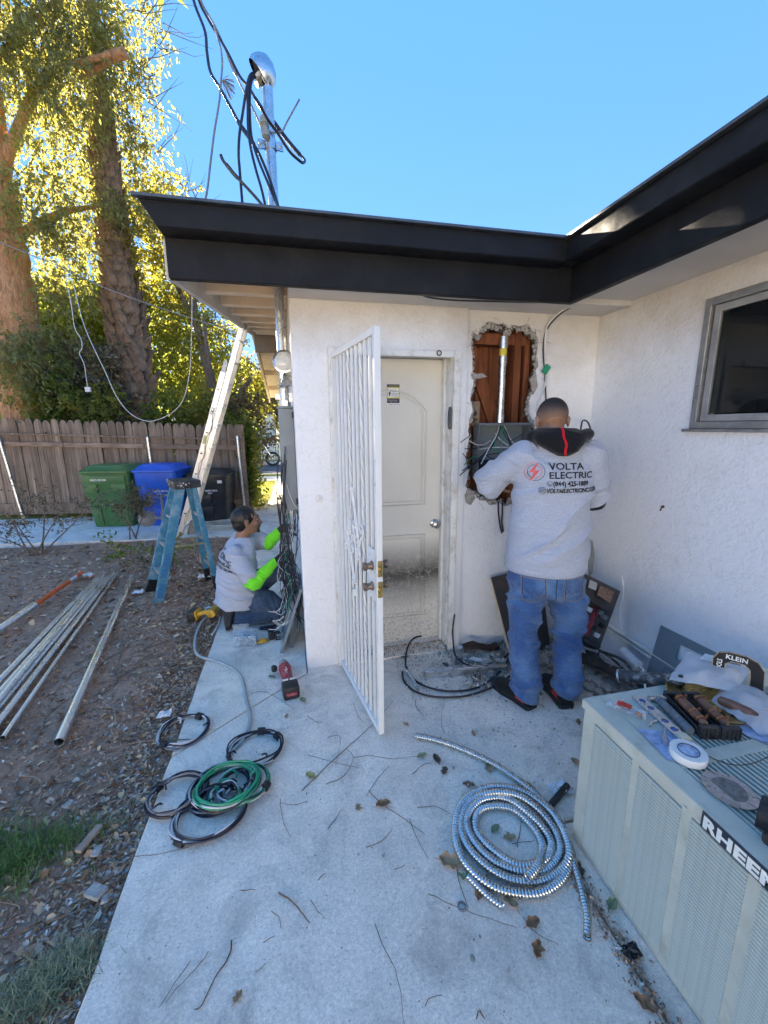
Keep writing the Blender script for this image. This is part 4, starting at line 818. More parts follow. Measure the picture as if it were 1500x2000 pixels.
for i, (px, py, R, m, lab) in enumerate([(236, 1085, .13, M_leafg, 'small green weed sprouting from soil left of the step ladder'), (300, 1115, .16, M_leafd, 'grey green weed clump behind the step ladder feet'), (335, 1092, .12, M_leafg, 'low weed under the open step ladder'), (505, 962, .2, M_leafg, 'green shrubs at the fence end beside the walkway')]):
    q = G(px, py); o = thing('weed', lab, 'weed', tuple(q)); foliage('leaves', [(tuple(q+V((0, 0, R*.7))), (R, R, R*.6), 160)], .06, .03, m, o, .1, 50+i)
# ivy at the fence end
q = V((-.83, 8.45, 0)); o = thing('ivy_hedge', 'narrow ivy-covered hedge at the end of the fence beside the walkway', 'hedge', tuple(q))
foliage('leaves', [((q.x+.04, q.y+.15, z), (.05, .15, .14), 320) for z in np.arange(.25, 1.75, .17)]+[((q.x-.25, q.y+.6, z), (.15, .3, .2), 400) for z in np.arange(.5, 1.9, .3)], .07, .05, M_leafg, o, .3, 77)
b = MB(); limb(b, [q, q+V((0, .1, .8)), q+V((0, .2, 1.7))], .03, .02); part('stem', b, M_barkg, o)

# ------------------------------------------------ things lying on the yard
def pipe(name, label, cat, a, c, r_, m, grp=None, hollow=True):
    a, c = V(a), V(c); d = (c-a).normalized(); b = MB(); b.tube([a, c], r_, 14, cap=False); b.tube([a-d*.0, c], r_*.86, 14, cap=False)
    for e, sg in ((a, -1), (c, 1)):
        u, w_, _ = basis(d); n = 14; base = len(b.v)
        for k in range(n): t_ = 2*math.pi*k/n; p = u*math.cos(t_)+w_*math.sin(t_); b.v.append(tuple(e+p*r_)); b.v.append(tuple(e+p*r_*.86))
        for k in range(n): b.f.append((base+2*k, base+2*((k+1) % n), base+2*((k+1) % n)+1, base+2*k+1))
    me = b.mesh(name, m); o = link(name, me); return tag(o, label, cat, grp)
M_emt = pbr('bright_conduit', (.82, .84, .86), .3, 1., var=.1, scale=3, bump=.02)
fa = V((-1.965, 5.02, .03)); na = V((-1.545, 2.25, .0)); pd = (na-fa).normalized(); pp = V((pd.y, -pd.x, 0)); pp = pp if pp.x < 0 else -pp
labs = ['thin outermost steel conduit nearest the patio in the bundle on soil', 'steel conduit second from the thin one in the bundle on soil', 'middle steel conduit of the bundle lying on soil', 'steel conduit fourth from the thin one in the soil bundle', 'outermost steel conduit on the fence side of the soil bundle', 'short upper steel conduit riding on the bundle on soil']
for i in range(5):
    r_ = .013 if i == 0 else .019; o1 = pp*(.052*i if i else -.004); z = .012+r_
    a = fa+pp*(.036*i)+pd*random.uniform(0, .12); c = na+o1*1.35+pd*(-.03 if i == 0 else random.uniform(.05, .5)); a.z = z+.004*i; c.z = z; pipe('conduit_pipe', labs[i], 'conduit', a, c, r_, M_emt, 'steel conduits bundled on the soil')
a = fa+pp*.09; c = na+pp*.13; a.z = .07; c.z = .075; pipe('conduit_pipe', labs[5], 'conduit', a+pd*.06, c+pd*.2, .017, M_emt, 'steel conduits bundled on the soil')
pipe('conduit_pipe', 'single wide steel conduit lying apart on the soil between bundle and patio', 'conduit', (-1.745, 4.78, .03), (-1.235, 2.17, .03), .0245, M_emt)
for d0 in (.5,):
    q = V((-1.745, 4.78, .03)).lerp(V((-1.235, 2.17, .03)), .55)
po = thing('extension_pole', 'painter extension pole with orange sleeve lying on the soil', 'pole', (-2.31, 4.2, 0))
M_or = pbr('orange_plastic', (.75, .12, .02), .4)
def pseg(nm, a, c, r_, m): b = MB(); b.cyl(a, c, r_, n=12); part(nm, b, m, po)
A_, B_ = V((-2.33, 2.9, .05)), V((-2.30, 4.95, .06))
pseg('tube', A_, A_.lerp(B_, .58), .029, M_emt); pseg('sleeve', A_.lerp(B_, .581), A_.lerp(B_, .87), .021, M_or); pseg('inner_tube', A_.lerp(B_, .871), A_.lerp(B_, .94), .015, M_white); pseg('grip', A_.lerp(B_, .941), B_, .02, M_or)
for px, py, s, lab in ((165, 1128, .1, 'crumpled clear wrapper by the tip of the orange pole'), (400, 1128, .08, 'crumpled white paper under the step ladder rear foot'), (270, 1160, .06, 'crumpled white wrapper beside the step ladder foot'), (322, 1400, .045, 'torn white scrap on soil beside the wire coil'), (414, 1193, .07, 'flat white plastic scrap next to the yellow drill')):
    q = G(px, py); r = random.Random(px); b = MB(); b.grid(lambda u, v: V((q.x+(u-.5)*s*1.6, q.y+(v-.5)*s*1.2, q.z+.015+abs(noise.noise(V((u*3+px, v*3, 1))))*s*.7)), 7, 6); o = b.build('paper_scrap', pbr('scrap_white', (.72, .72, .72), .5), smooth=False); tag(o, lab, 'litter')
b = MB(); q = G(402, 1098); b.box(-.06, .06, -.05, .05, 0, .09, Matrix.Translation(q)@Matrix.Rotation(.4, 4, 'Z')); o = b.build('small_carton', pbr('carton', (.55, .38, .22), .8)); tag(o, 'little cardboard carton standing behind the step ladder foot', 'box')
# gas regulator and canister by the bins
q = G(290, 1040); q.z = 0; gr = thing('gas_regulator', 'grey gas regulator disc with pipes standing before the blue bin', 'gas meter', tuple(q)); M_gm = pbr('grey_meter_paint', (.25, .25, .26), .55, var=.3, scale=12, grime=(.35, .3, .25)); c = PY(287, 1013, q.y-.02)
b = MB(); b.lathe([(.03, -.05), (.085, -.045), (.11, -.012), (.128, -.008), (.128, .008), (.11, .012), (.085, .045), (.03, .06), (.0, .062)], c, (.15, -.97, .2), 24); part('diaphragm_housing', b, M_gm, gr)
b = MB(); b.cyl(c+V((.1, 0, 0)), c+V((.24, .02, 0)), .022, n=10); b.cyl(c+V((.19, .015, 0)), c+V((.215, .015, 0)), .034, n=6); part('union_pipe', b, M_gm, gr)
xx = c.x+.24; b = MB(); b.tube([(xx, c.y, -.05), (xx, c.y, .52), ], .02, 10); b.tube(smooth_path([(xx, c.y, .5), (xx, c.y, .56), (xx+.05, c.y, .58), (xx+.25, c.y, .58)], 3), .018, 10); part('riser', b, M_gm, gr); b = MB(); b.cyl((xx, c.y, .26), (xx, c.y, .33), .036, n=6); part('valve', b, M_gm, gr)
q = G(375, 1040); o = thing('metal_canister', 'dented pale metal canister standing behind the step ladder', 'canister', tuple(q)); b = MB(); b.lathe([(.11, 0), (.115, .01), (.115, .3), (.1, .36), (.05, .39), (.04, .42), (0, .42)], q, (0, 0, 1), 20); part('shell', b, pbr('cream_enamel', (.45, .43, .36), .5, .2, grime=(.3, .22, .14)), o); b = MB(); b.tube([q+V((.04*math.cos(a), 0, .42+.05*math.sin(a))) for a in np.linspace(0, math.pi, 8)], .006, 6); part('handle', b, M_galv, o)
def ring_pts(c, rx, ry, z, ang=0, n=40, wob=0., sd=0, ph=0):
    r = random.Random(sd); p1, p2 = r.uniform(0, 6), r.uniform(0, 6)
    return [V((c[0]+(rx*(1+wob*math.sin(2*a+p1)))*math.cos(a)*math.cos(ang)-(ry*(1+wob*math.sin(3*a+p2)))*math.sin(a)*math.sin(ang), c[1]+(rx*(1+wob*math.sin(2*a+p1)))*math.cos(a)*math.sin(ang)+(ry*(1+wob*math.sin(3*a+p2)))*math.sin(a)*math.cos(ang), z)) for a in (2*math.pi*k/n+ph for k in range(n))]
q = G(432, 1030); b = MB()
pts = []
for k in range(6): pts += ring_pts((q.x+.02*k, q.y), .26+.012*k, .22, .015+.012*k, 0, 30, .03, k)
b.tube(pts, .011, 6); o = b.build('garden_hose', pbr('pale_hose', (.5, .5, .44), .5)); tag(o, 'pale coiled garden hose on the path behind the kneeling man', 'hose')
# ------------------------------------------------ service mast, panel and lights on the flank
MX, MY = -.02, 3.02
mast = thing('service_mast', 'galvanised steel service mast rising through the eave with a domed weatherhead', 'mast', (MX, MY, 1.75))
TOPZ = PY(516, 172, MY).z
b = MB(); b.cyl((MX, MY, 1.74), (MX, MY, TOPZ), .031, n=16); part('pipe', b, M_galv, mast)
b = MB(); b.cyl((MX, MY, 1.735), (MX, MY, 1.78), .04, n=6); b.cyl((MX, MY, 1.80), (MX, MY, 1.83), .037, n=12); part('hub_fitting', b, M_galv, mast)
b = MB(); b.bar((MX-.06, MY-.005, 1.805), (MX+.055, MY-.005, 1.805), .012, .035); b.bar((MX+.03, MY, 1.80), (MX+.055, MY, 1.80), .05, .06); part('pipe_strap', b, M_galv, mast)
hd = thing; b = MB(); n = 20; secs = []
for i in range(11):
    t_ = i/10; ang = rad(-15+150*t_); c = V((MX+.055-.1*(1-math.cos(ang))*.78, MY, TOPZ+.055+.115*math.sin(ang)*1.0)); r_ = .075*math.sin(math.pi*min(1, .28+.62*t_)); 
b.lathe([(.042, -.01), (.044, .02), (.07, .045), (.082, .085), (.077, .13), (.056, .168), (.026, .187), (0, .19)], (MX-.012, MY, TOPZ-.02), (-.16, 0, 1), 24, sx=1.0, sy=.8)
hood_me = b.mesh('hood', M_galv); bm = bmesh.new(); bm.from_mesh(hood_me)
geom = bm.verts[:]+bm.edges[:]+bm.faces[:]; bmesh.ops.bisect_plane(bm, geom=geom, plane_co=(MX-.048, MY, TOPZ+.062), plane_no=(-.80, 0, -.60), clear_outer=True); bm.to_mesh(hood_me); bm.free(); link('hood', hood_me, mast)
b = MB(); u_ = V((-.6, 0, .8)); c = V((MX-.032, MY, TOPZ+.058)); b.prism([[(.08*math.cos(a), .056*math.sin(a)) for a in np.linspace(0, 2*math.pi, 20)[:-1]]], c, u_, V((0, 1, 0)), .01); part('insulator_block', b, M_dark, mast)
b = MB()
for k in (-.03, 0, .03): b.cyl(c+V((-.004, k, -.01)), c+V((-.03, k, -.03)), .015, n=10)
part('cable_bushing', b, pbr('ceramic_cream', (.5, .47, .4), .4), mast)
CZ = PY(527, 285, MY).z
b = MB(); b.cyl((MX, MY, CZ-.024), (MX, MY, CZ+.024), .037, n=16); b.bar((MX-.075, MY-.005, CZ), (MX+.075, MY-.005, CZ), .012, .045)
for k in (-1, 1): b.cyl((MX+k*.062, MY-.03, CZ), (MX+k*.062, MY+.02, CZ), .011, n=6); b.bar((MX+k*.062, MY-.012, CZ-.03), (MX+k*.062, MY-.012, CZ+.024), .02, .008, up=V((0, 1, 0)))
part('guy_clamp', b, M_galv, mast)
b = MB(); b.lathe([(.01, -.06), (.024, -.05), (.027, -.015), (.014, 0), (.027, .015), (.022, .05), (.008, .06)], (MX-.028, MY-.045, CZ+.07), (-.12, 0, 1), 14); part('strain_insulator', b, pbr('grey_porcelain', (.3, .33, .31), .3), mast)
# overhead cables
M_cab = pbr('black_cable', (.018, .017, .03), .45, var=.3, bump=.05); M_gcab = pbr('grey_cable', (.20, .20, .21), .6); M_wcab = pbr('white_cable', (.58, .58, .58), .45, var=.1, bump=.05)
def pcable(name, label, pts, y0, y1, r_, m, cat='cable', grp=None, k=6, extra=None):
    N = len(pts); P = [PY(x, y, y0+(y1-y0)*i/(N-1)) for i, (x, y) in enumerate(pts)]; b = MB(); S = smooth_path(P, k); b.tube(S, r_, 8)
    if extra: extra(b, S)
    o = b.build(name, m); return tag(o, label, cat, grp)
def splice(i0, i1, rr_):
    def f(b, S): n = len(S); b.tube([S[int(n*i0)]]+S[int(n*i0)+1:int(n*i1)], [rr_*.7]+[rr_]*(int(n*i1)-int(n*i0)-2)+[rr_*.7] if int(n*i1)-int(n*i0) > 3 else rr_, 8)
    return f
pcable('overhead_cable', 'thick black service cable sweeping from the sky down left of the mast to the eave', [(372, -60), (378, 0), (400, 60), (404, 100), (411, 140), (430, 172), (452, 212), (470, 245), (488, 270), (506, 300), (525, 345), (538, 385), (546, 412)], 3.3, 2.7, .0085, M_cab, extra=splice(.55, .72, .013))
pcable('overhead_cable', 'black service cable that drops past the mast and folds back in a hanging loop', [(375, -60), (388, 0), (405, 35), (425, 68), (445, 103), (468, 148), (487, 172), (508, 207), (530, 232), (560, 272), (582, 298), (595, 312), (592, 318), (585, 314), (565, 295), (541, 258), (522, 232), (508, 205)], 3.4, 2.75, .008, M_cab, extra=splice(.38, .62, .012))
pcable('overhead_cable', 'bare grey messenger wire twisting down to the insulator on the mast', [(380, -60), (392, 0), (422, 55), (448, 115), (468, 162), (487, 198), (500, 225), (510, 248), (519, 268)], 3.4, 3.0, .0055, M_gcab, extra=splice(.36, .48, .011))
pcable('overhead_cable', 'thin frayed grey wire hanging down left of the mast', [(418, 50), (430, 90), (434, 120), (432, 155), (428, 200), (419, 255), (412, 310), (405, 370), (398, 402)], 3.2, 2.6, .0055, M_gcab)
q = PY(434, 158, 3.1); b = MB(); r = random.Random(3)
for k in range(22): d = V((r.uniform(.2, 1), r.uniform(-.6, .6), r.uniform(-1, .3))).normalized(); b.tube([q, q+d*.03, q+d*.075+V((0, 0, -.02))], .0018, 4)
tag(b.build('frayed_strands', M_gcab), 'tuft of frayed wire strands on the thin grey wire', 'wire tuft')
pcable('mast_cable', 'leftmost black cable from the weatherhead down to the eave, with pale bands', [(498, 142), (488, 148), (481, 175), (475, 215), (468, 260), (466, 300), (468, 330), (472, 380), (474, 408)], 2.99, 2.7, .0075, M_cab, grp='cables from the weatherhead')
pcable('mast_cable', 'middle black cable dropping from the weatherhead to the eave', [(500, 145), (489, 152), (484, 180), (484, 215), (485, 255), (491, 295), (500, 332), (511, 370), (520, 410)], 2.99, 2.72, .0075, M_cab, grp='cables from the weatherhead')
pcable('mast_cable', 'black weatherhead cable nearest the mast pipe', [(503, 148), (492, 156), (488, 185), (488, 225), (491, 265), (502, 305), (521, 352), (536, 388), (547, 412)], 3.0, 2.72, .0075, M_cab, grp='cables from the weatherhead')
pcable('cut_cable', 'stiff cut black cable end sticking up from the eave left of the mast', [(431, 302), (436, 314), (446, 326), (458, 341), (477, 361), (500, 386), (520, 410)], 2.7, 2.7, .008, M_cab, extra=splice(.25, .6, .0105))
pcable('twisted_wire', 'short twisted grey wire spike sticking out right of the mast', [(526, 256), (534, 259), (545, 258), (553, 254), (557, 245), (566, 228), (576, 210), (585, 194)], 2.98, 3.0, .005, M_gcab)
# telecom drop across the yard with its loops
pcable('telecom_line', 'thin dark telephone line crossing the yard from the eave', [(-80, 440), (0, 473), (65, 500), (130, 526), (200, 560), (300, 597), (435, 641), (470, 652)], 7.2, 6.2, .006, M_gcab)
pcable('white_cable', 'slack white cable hanging in a long loop below the telephone line', [(374, 560), (375, 600), (374, 660), (371, 720), (360, 775), (340, 803), (310, 819), (285, 822), (255, 808), (228, 775), (205, 725), (188, 690), (170, 650), (158, 615), (146, 565), (136, 528)], 5.4, 6.9, .0045, M_wcab)
pcable('white_cable', 'kinked white cable dangling from the telephone line at the left', [(127, 526), (132, 560), (140, 600), (146, 640), (158, 662), (160, 680), (155, 690), (164, 710), (168, 735), (171, 755)], 6.9, 6.9, .005, M_wcab)
q = PY(172, 760, 6.9); b = MB(); b.box(-.035, .035, -.02, .02, -.04, .03, Matrix.Translation(q)); tag(b.build('junction_box', M_wcab, bevel=.005), 'tiny white junction box at the end of the kinked cable', 'junction box')
pcable('eave_wire', 'black wire stapled under the charcoal eave beam above the door', [(822, 576), (850, 583), (900, 587), (980, 589), (1060, 591)], 2.43, 2.43, .005, M_cab)
# grey service panel
M_pan = pbr('grey_panel_paint', (.19, .225, .245), .45, var=.1, scale=5, bump=.1)
sp = thing('electrical_cabinet', 'tall grey electrical panel mounted on the house flank below the mast', 'electrical panel', (-.01, 3.0, 1.03))
X0, X1, Y0, Y1 = -.066, .034, 2.9, 3.22
b = MB(); b.box(X0, X1, Y0, Y1, 1.035, 1.725); part('cabinet', b, M_pan, sp, bevel=.004); b = MB(); b.box(X0-.008, X1, Y0-.006, Y1+.005, 1.726, 1.738); part('lid', b, M_pan, sp, bevel=.002)
for z in (1.68, 1.1): b = MB(); b.box(X1-.012, X1+.001, Y0-.02, Y0-.001, z-.02, z+.02); part('latch', b, M_black, sp)
b = MB(); b.tube(smooth_path([(X0+.03, Y0-.006, 1.22), (X0+.05, Y0-.02, 1.14), (X1-.02, Y0-.02, 1.07), (X1+.01, Y0-.01, 1.045)], 6), .0025, 6); part('ground_wire', b, M_wcab, sp)
b = MB(); b.tube(smooth_path([(X1+.004, Y0-.03, 1.68), (X1+.006, Y0-.03, 1.4), (X1+.012, Y0-.03, 1.12)], 5), .003, 6); part('side_wire', b, M_cab, sp)
fl = thing('floodlight', 'twin silver floodlight fixed to the mast under the eave', 'floodlight', (-.0, 2.96, 1.93)); M_refl = pbr('silver_lamp', (.55, .56, .55), .28, .9)
c = PY(555, 706, 2.92); b = MB(); d = V((-.1, -1, .12)); b.lathe([(.028, -.10), (.034, -.06), (.06, -.02), (.072, 0), (.074, .004), (.068, .006)], c-d.normalized()*.0, d, 24); part('lamp_shade', b, M_refl, fl); b = MB(); b.lathe([(.067, .0), (.05, .016), (.025, .024), (0, .027)], c, d, 24); part('lens', b, pbr('frosted_glass', (.62, .63, .6), .12, spec=.8, var=.3, scale=30), fl)
c2 = PY(548, 742, 2.94); d2 = V((-.95, -.2, .28)); b = MB(); b.lathe([(.02, -.09), (.024, -.055), (.045, -.02), (.058, .0), (.056, .002)], c2, d2, 20); part('lamp_shade', b, M_refl, fl); b = MB(); b.lathe([(.055, -.002), (.0, .012)], c2, d2, 20); part('lens', b, MATS['frosted_glass'], fl)
b = MB(); b.cyl(c2+V((.03, .02, .005)), c2+V((.07, .03, .01)), .026, n=10); b.cyl(c+V((0, .07, -.03)), c+V((.02, .08, -.09)), .014, n=8); b.box(c2.x+.03, c2.x+.075, 2.955, 2.985, c2.z-.03, c2.z+.05); part('bracket', b, pbr('cream_plastic', (.6, .58, .5), .5), fl)
# wires spilling out below the panel
lw = thing('loose_wiring', 'tangle of black, white and green wires spilling from the grey panel to the ground', 'wiring', (-.04, 3.0, .5)); r = random.Random(17); M_grn = pbr('green_wire', (.02, .30, .16), .4, bump=0)
for i in range(34):
    black = i < 9; x0 = X0+r.uniform(-.03, .03) if black else r.uniform(X0, X1); y_ = r.uniform(2.84, 2.9) if black else r.uniform(2.9, 3.15)
    zt = r.uniform(1.3, 1.55) if i < 7 else 1.05
    if black: pts = [(x0+.012, y_+.03, zt), (x0-.012, y_-.01, 1.15), (x0-.02+r.uniform(-.01, .02), y_-.02, .9), (x0-.01+r.uniform(-.02, .04), y_, .6), (x0+.03+r.uniform(-.03, .05), y_+r.uniform(-.03, .06), .34), (x0+.07+r.uniform(-.03, .04), y_+r.uniform(-.08, .1), r.uniform(.12, .3))]
    else: pts = [(x0, y_, 1.04), (x0+r.uniform(-.05, .03), y_-.03, r.uniform(.8, .92)), (r.uniform(-.14, .03), y_+r.uniform(-.12, .1), r.uniform(.6, .75)), (r.uniform(-.15, .03), y_+r.uniform(-.15, .1), r.uniform(.45, .6)), (r.uniform(-.12, .02), y_+r.uniform(-.12, .1), r.uniform(.3, .5)), (r.uniform(-.16, .0), y_+r.uniform(-.12, .1), r.uniform(.2, .35))]
    b = MB(); b.tube(smooth_path(pts, 6), .0036 if black else .0022, 6); part('wire', b, M_cab if black or i % 3 else (M_wcab if i % 2 else M_grn), lw)
for i in range(7):
    q = V((r.uniform(-.14, -.02), r.uniform(2.84, 3.0), r.uniform(.2, .34))); b = MB(); b.tube(smooth_path([q, q+V((-.03, -.01, -.02)), q+V((-.08, -.02, -.0+r.uniform(-.03, .03)))], 4), .003, 6); part('wire', b, M_wcab, lw)
cp = thing('panel_cover', 'flanged grey panel cover leaning against the house corner', 'panel cover', (-.1, 2.9, 0)); b = MB(); MP = Matrix.Translation((-.13, 2.83, .0))@Matrix.Rotation(rad(19), 4, 'Y')
b.box(-.004, .0, 0, .33, .002, .5, MP); b.box(-.02, -.0041, -.003, .0, .002, .5, MP); b.box(-.02, -.0041, .33, .333, .002, .5, MP); b.box(-.02, -.0041, .0, .33, .5, .503, MP); part('plate', b, M_pan, cp)
b = MB(); b.bar((-.07, 2.9, .0), (.03, 3.12, .33), .03, .006); part('brace_strip', b, M_pan, cp)
# inset breaker box in the hole, its conduit and wires
bb = thing('breaker_box', 'open grey breaker box set in the torn hole in the wall', 'breaker box', (1.42, 2.66, 1.45)); BX0, BX1, BZ0, BZ1, BY0, BY1 = 1.235, 1.60, 1.27, 1.60, 2.60, 2.70
b = MB(); b.box(BX0, BX1, BY1-.004, BY1, BZ0, BZ1); part('back_plate', b, M_pan, bb)
M_pand = pbr('dark_grey_panel', (.13, .15, .165), .45, var=.15)
for nm, bx in (('top_plate', (BX0-.008, BX1+.008, BY0-.012, BY1, BZ1, BZ1+.018)), ('side_plate', (BX0-.006, BX0, BY0, BY1-.005, BZ0, BZ1-.001)), ('side_plate', (BX1, BX1+.006, BY0, BY1-.005, BZ0, BZ1-.001)), ('bottom_plate', (BX0-.006, BX1+.006, BY0-.006, BY1-.005, BZ0-.022, BZ0-.001))):
    b = MB(); b.box(*bx); part(nm, b, M_pand, bb, bevel=.002)
b = MB(); b.box(BX0+.02, BX0+.11, BY0+.03, BY1-.005, BZ0+.005, BZ0+.10); part('breaker', b, M_black, bb, bevel=.004)
b = MB(); b.cyl((1.405, 2.655, BZ1+.02), (1.405, 2.655, 2.17), .024, n=16); part('conduit', b, M_galv, bb)
for z0, z1 in ((BZ1+.019, BZ1+.07), (2.0, 2.04), (2.1, 2.17)): b = MB(); b.cyl((1.405, 2.655, z0), (1.405, 2.655, z1), .028, n=16); part('coupling', b, M_galv, bb)
b = MB(); b.cyl((1.405, 2.655, 2.05), (1.405, 2.655, 2.095), .0252, n=16); part('yellow_tag', b, M_yel, bb)
WP = [([(1.40, 1.6), (1.37, 1.54), (1.30, 1.44), (1.24, 1.35)], M_wcab, .004), ([(1.41, 1.6), (1.36, 1.5), (1.28, 1.42), (1.2, 1.37), (1.1, 1.31)], M_cab, .0035), ([(1.41, 1.6), (1.35, 1.48), (1.26, 1.39), (1.17, 1.34), (1.08, 1.28)], M_cab, .0035), ([(1.42, 1.6), (1.40, 1.5), (1.39, 1.43), (1.40, 1.36)], M_grn, .003), ([(1.42, 1.6), (1.43, 1.52), (1.45, 1.45), (1.48, 1.40)], M_grn, .003), ([(1.43, 1.6), (1.45, 1.53), (1.48, 1.44), (1.52, 1.38)], M_cab, .006), ([(1.43, 1.6), (1.46, 1.52), (1.50, 1.46), (1.53, 1.40)], M_wcab, .004),
      ([(1.33, 1.5), (1.27, 1.475), (1.2, 1.48), (1.13, 1.51)], M_wcab, .003), ([(1.33, 1.49), (1.25, 1.455), (1.15, 1.45), (1.1, 1.48), (1.12, 1.51), (1.145, 1.53), (1.147, 1.55)], M_cab, .0028), ([(1.13, 1.51), (1.11, 1.45), (1.13, 1.40), (1.15, 1.375)], M_cab, .0026), ([(1.24, 1.44), (1.33, 1.455), (1.42, 1.455), (1.47, 1.45)], M_wcab, .0038), ([(1.30, 1.40), (1.36, 1.415), (1.43, 1.41), (1.46, 1.4)], M_cab, .003), ([(1.30, 1.41), (1.33, 1.385), (1.39, 1.375), (1.44, 1.38)], M_cab, .003), ([(1.38, 1.56), (1.36, 1.5), (1.34, 1.45), (1.35, 1.42)], M_grn, .0025), ([(1.33, 1.36), (1.22, 1.4), (1.15, 1.37), (1.11, 1.35)], M_grn, .003), ([(1.41, 1.58), (1.45, 1.5), (1.5, 1.52), (1.53, 1.55)], M_cab, .003), ([(1.37, 1.55), (1.40, 1.5), (1.43, 1.47)], M_wcab, .003)]
for i, (pts, m, rr_) in enumerate(WP):
    N = len(pts); b = MB(); b.tube(smooth_path([(x, 2.65-.075*k/(N-1)*(1 if min(p[0] for p in pts) > 1.2 else 1.15)-.005*(i % 4), z) for k, (x, z) in enumerate(pts)], 6), rr_, 6); part('wire', b, m, bb)
wc = thing('hanging_cables', 'black cable ends hanging out of the bottom of the torn hole', 'cables', (1.42, 2.6, 1.0))
for pts in ([(1.40, 1.08), (1.405, 1.0), (1.42, .92), (1.44, .85)], [(1.43, 1.09), (1.435, 1.0), (1.435, .93), (1.45, .86)], [(1.52, 1.1), (1.53, 1.03), (1.55, .97)]): b = MB(); b.tube(smooth_path([(x, 2.615, z) for x, z in pts], 5), .006, 8); part('cable', b, M_cab, wc)
b = MB(); b.tube(smooth_path([(1.51, 2.6, 1.06), (1.49, 2.59, 1.0), (1.47, 2.59, .965)], 5), .005, 8); part('cable', b, M_wcab, wc)
b = MB(); b.tube(smooth_path([(1.84, 2.42, 2.34), (1.76, 2.5, 2.325), (1.70, 2.6, 2.26), (1.685, 2.615, 2.17), (1.70, 2.62, 2.0), (1.70, 2.6, 1.9), (1.66, 2.57, 1.82), (1.625, 2.56, 1.74), (1.615, 2.55, 1.68), (1.65, 2.52, 1.62), (1.7, 2.48, 1.56)], 8), .0075, 8); tag(b.build('white_cable', M_wcab), 'white cable running down the wall from the eave corner past the hole', 'cable')
b = MB(); b.tube(smooth_path([(1.83, 2.42, 2.335), (1.745, 2.52, 2.31), (1.69, 2.61, 2.22), (1.68, 2.625, 2.1), (1.70, 2.622, 1.95), (1.72, 2.622, 1.8), (1.735, 2.615, 1.62), (1.74, 2.6, 1.45)], 8), .0055, 8); tag(b.build('black_cable', M_cab), 'black cable following the white one down the wall beside the hole', 'cable')
b = MB(); b.tube(smooth_path([(1.86, 2.42, 1.57), (1.93, 2.5, 1.625), (2.0, 2.54, 1.62), (2.04, 2.55, 1.56), (2.02, 2.52, 1.48), (1.96, 2.45, 1.42)], 8), .0055, 8); tag(b.build('black_cable', M_cab), 'black cable curling out at the standing man\'s right shoulder', 'cable')
b = MB(); b.box(-.02, .02, -.008, .008, -.03, .03, Matrix.Translation((1.695, 2.6, 1.965))@Matrix.Rotation(.6, 4, 'Y')); tag(b.build('green_clip', M_grn, bevel=.003), 'green clip on the white cable beside the hole', 'clip')

# ------------------------------------------------ wire coils and conduit on the slab
def coil(label, c, rx, ry, ang, cols, n=9, r_=.0042, z0=.006, h=.03, sd=1, tape=(.3,), strands=None):
    o = thing('wire_coil', label, 'wire coil', (c[0], c[1], 0), 'wire coils on the patio slab'); r = random.Random(sd)
    for i in range(n):
        m = cols[i % len(cols)]; k = 1-.09*r.random(); P = ring_pts((c[0]+r.uniform(-.008, .008), c[1]+r.uniform(-.008, .008)), rx*k, ry*k, 0, ang+r.uniform(-.06, .06), 44, .03, r.random()*99)
        z = z0+h*r.random()
        ph = r.uniform(0, 6); P = [V((p.x, p.y, z+.006*math.sin(3*j*2*math.pi/44+ph)+.002)) for j, p in enumerate(P)]
        for p in P: p.z = max(p.z, r_+.001)
        b = MB(); b.tube(P, r_, 6, closed=True); part('strand', b, m, o)
    for t_ in tape:
        P = ring_pts(c, rx*.955, ry*.955, z0+h*.5, ang, 44, .03, sd); j = int(t_*44); b = MB(); b.tube([P[j], P[(j+1) % 44], P[(j+2) % 44]], .021, 8, flat=.8); part('tape_wrap', b, M_black, o)
    for q in range(2):
        P = ring_pts(c, rx*.93, ry*.93, z0+h, ang, 44, .03, sd); j = r.randrange(44); a = P[j]; e = a.lerp(V((c[0], c[1], .012)), r.uniform(.2, .45)); b = MB(); b.tube(smooth_path([a, a.lerp(e, .5)+V((.01, 0, .012)), e], 4), r_, 6); part('wire_end', b, cols[q % len(cols)], o)
    return o
BW = [M_cab, M_wcab, M_cab, M_gcab]
c_ = lambda px, py: tuple(G(px, py)[:2])
coil('small black and white wire coil lying half off the slab edge', c_(360, 1431), .127, .12, .2, [M_cab, M_wcab, M_wcab, M_gcab], 7, .0045, sd=11, tape=(.12, .6), h=.018)
coil('dark wire coil by the end of the grey flexible cable', c_(498, 1468), .138, .12, .1, [M_cab, M_cab, M_cab, M_wcab], 8, .0042, sd=12, tape=(.06, .2))
coil('mostly black wire coil at the far left of the overlapping heap', c_(347, 1560), .12, .105, .25, [M_cab, M_cab, M_gcab, M_wcab], 10, .0045, sd=13, tape=(.35,), z0=.012)
coil('black and white wire coil at the back of the heap under the green one', c_(432, 1545), .135, .125, .2, BW, 9, .0042, sd=14, tape=(.27,), z0=.004)
coil('green, black and white wire coil on top of the heap', c_(446, 1556), .135, .118, .3, [M_grn, M_cab, M_grn, M_wcab, M_grn], 13, .0045, sd=15, z0=.045, h=.03, tape=(.95,))
coil('loose green and white wire coil at the patio-side rim of the heap', c_(476, 1545), .11, .105, .2, [M_grn, M_wcab, M_cab], 8, .0045, sd=16, z0=.03, h=.02, tape=(.9,))
coil('small inner coil of green and black wire inside the top coil', c_(438, 1572), .062, .07, .3, [M_grn, M_cab, M_wcab], 7, .0042, sd=17, z0=.04, h=.02, tape=(.1,))
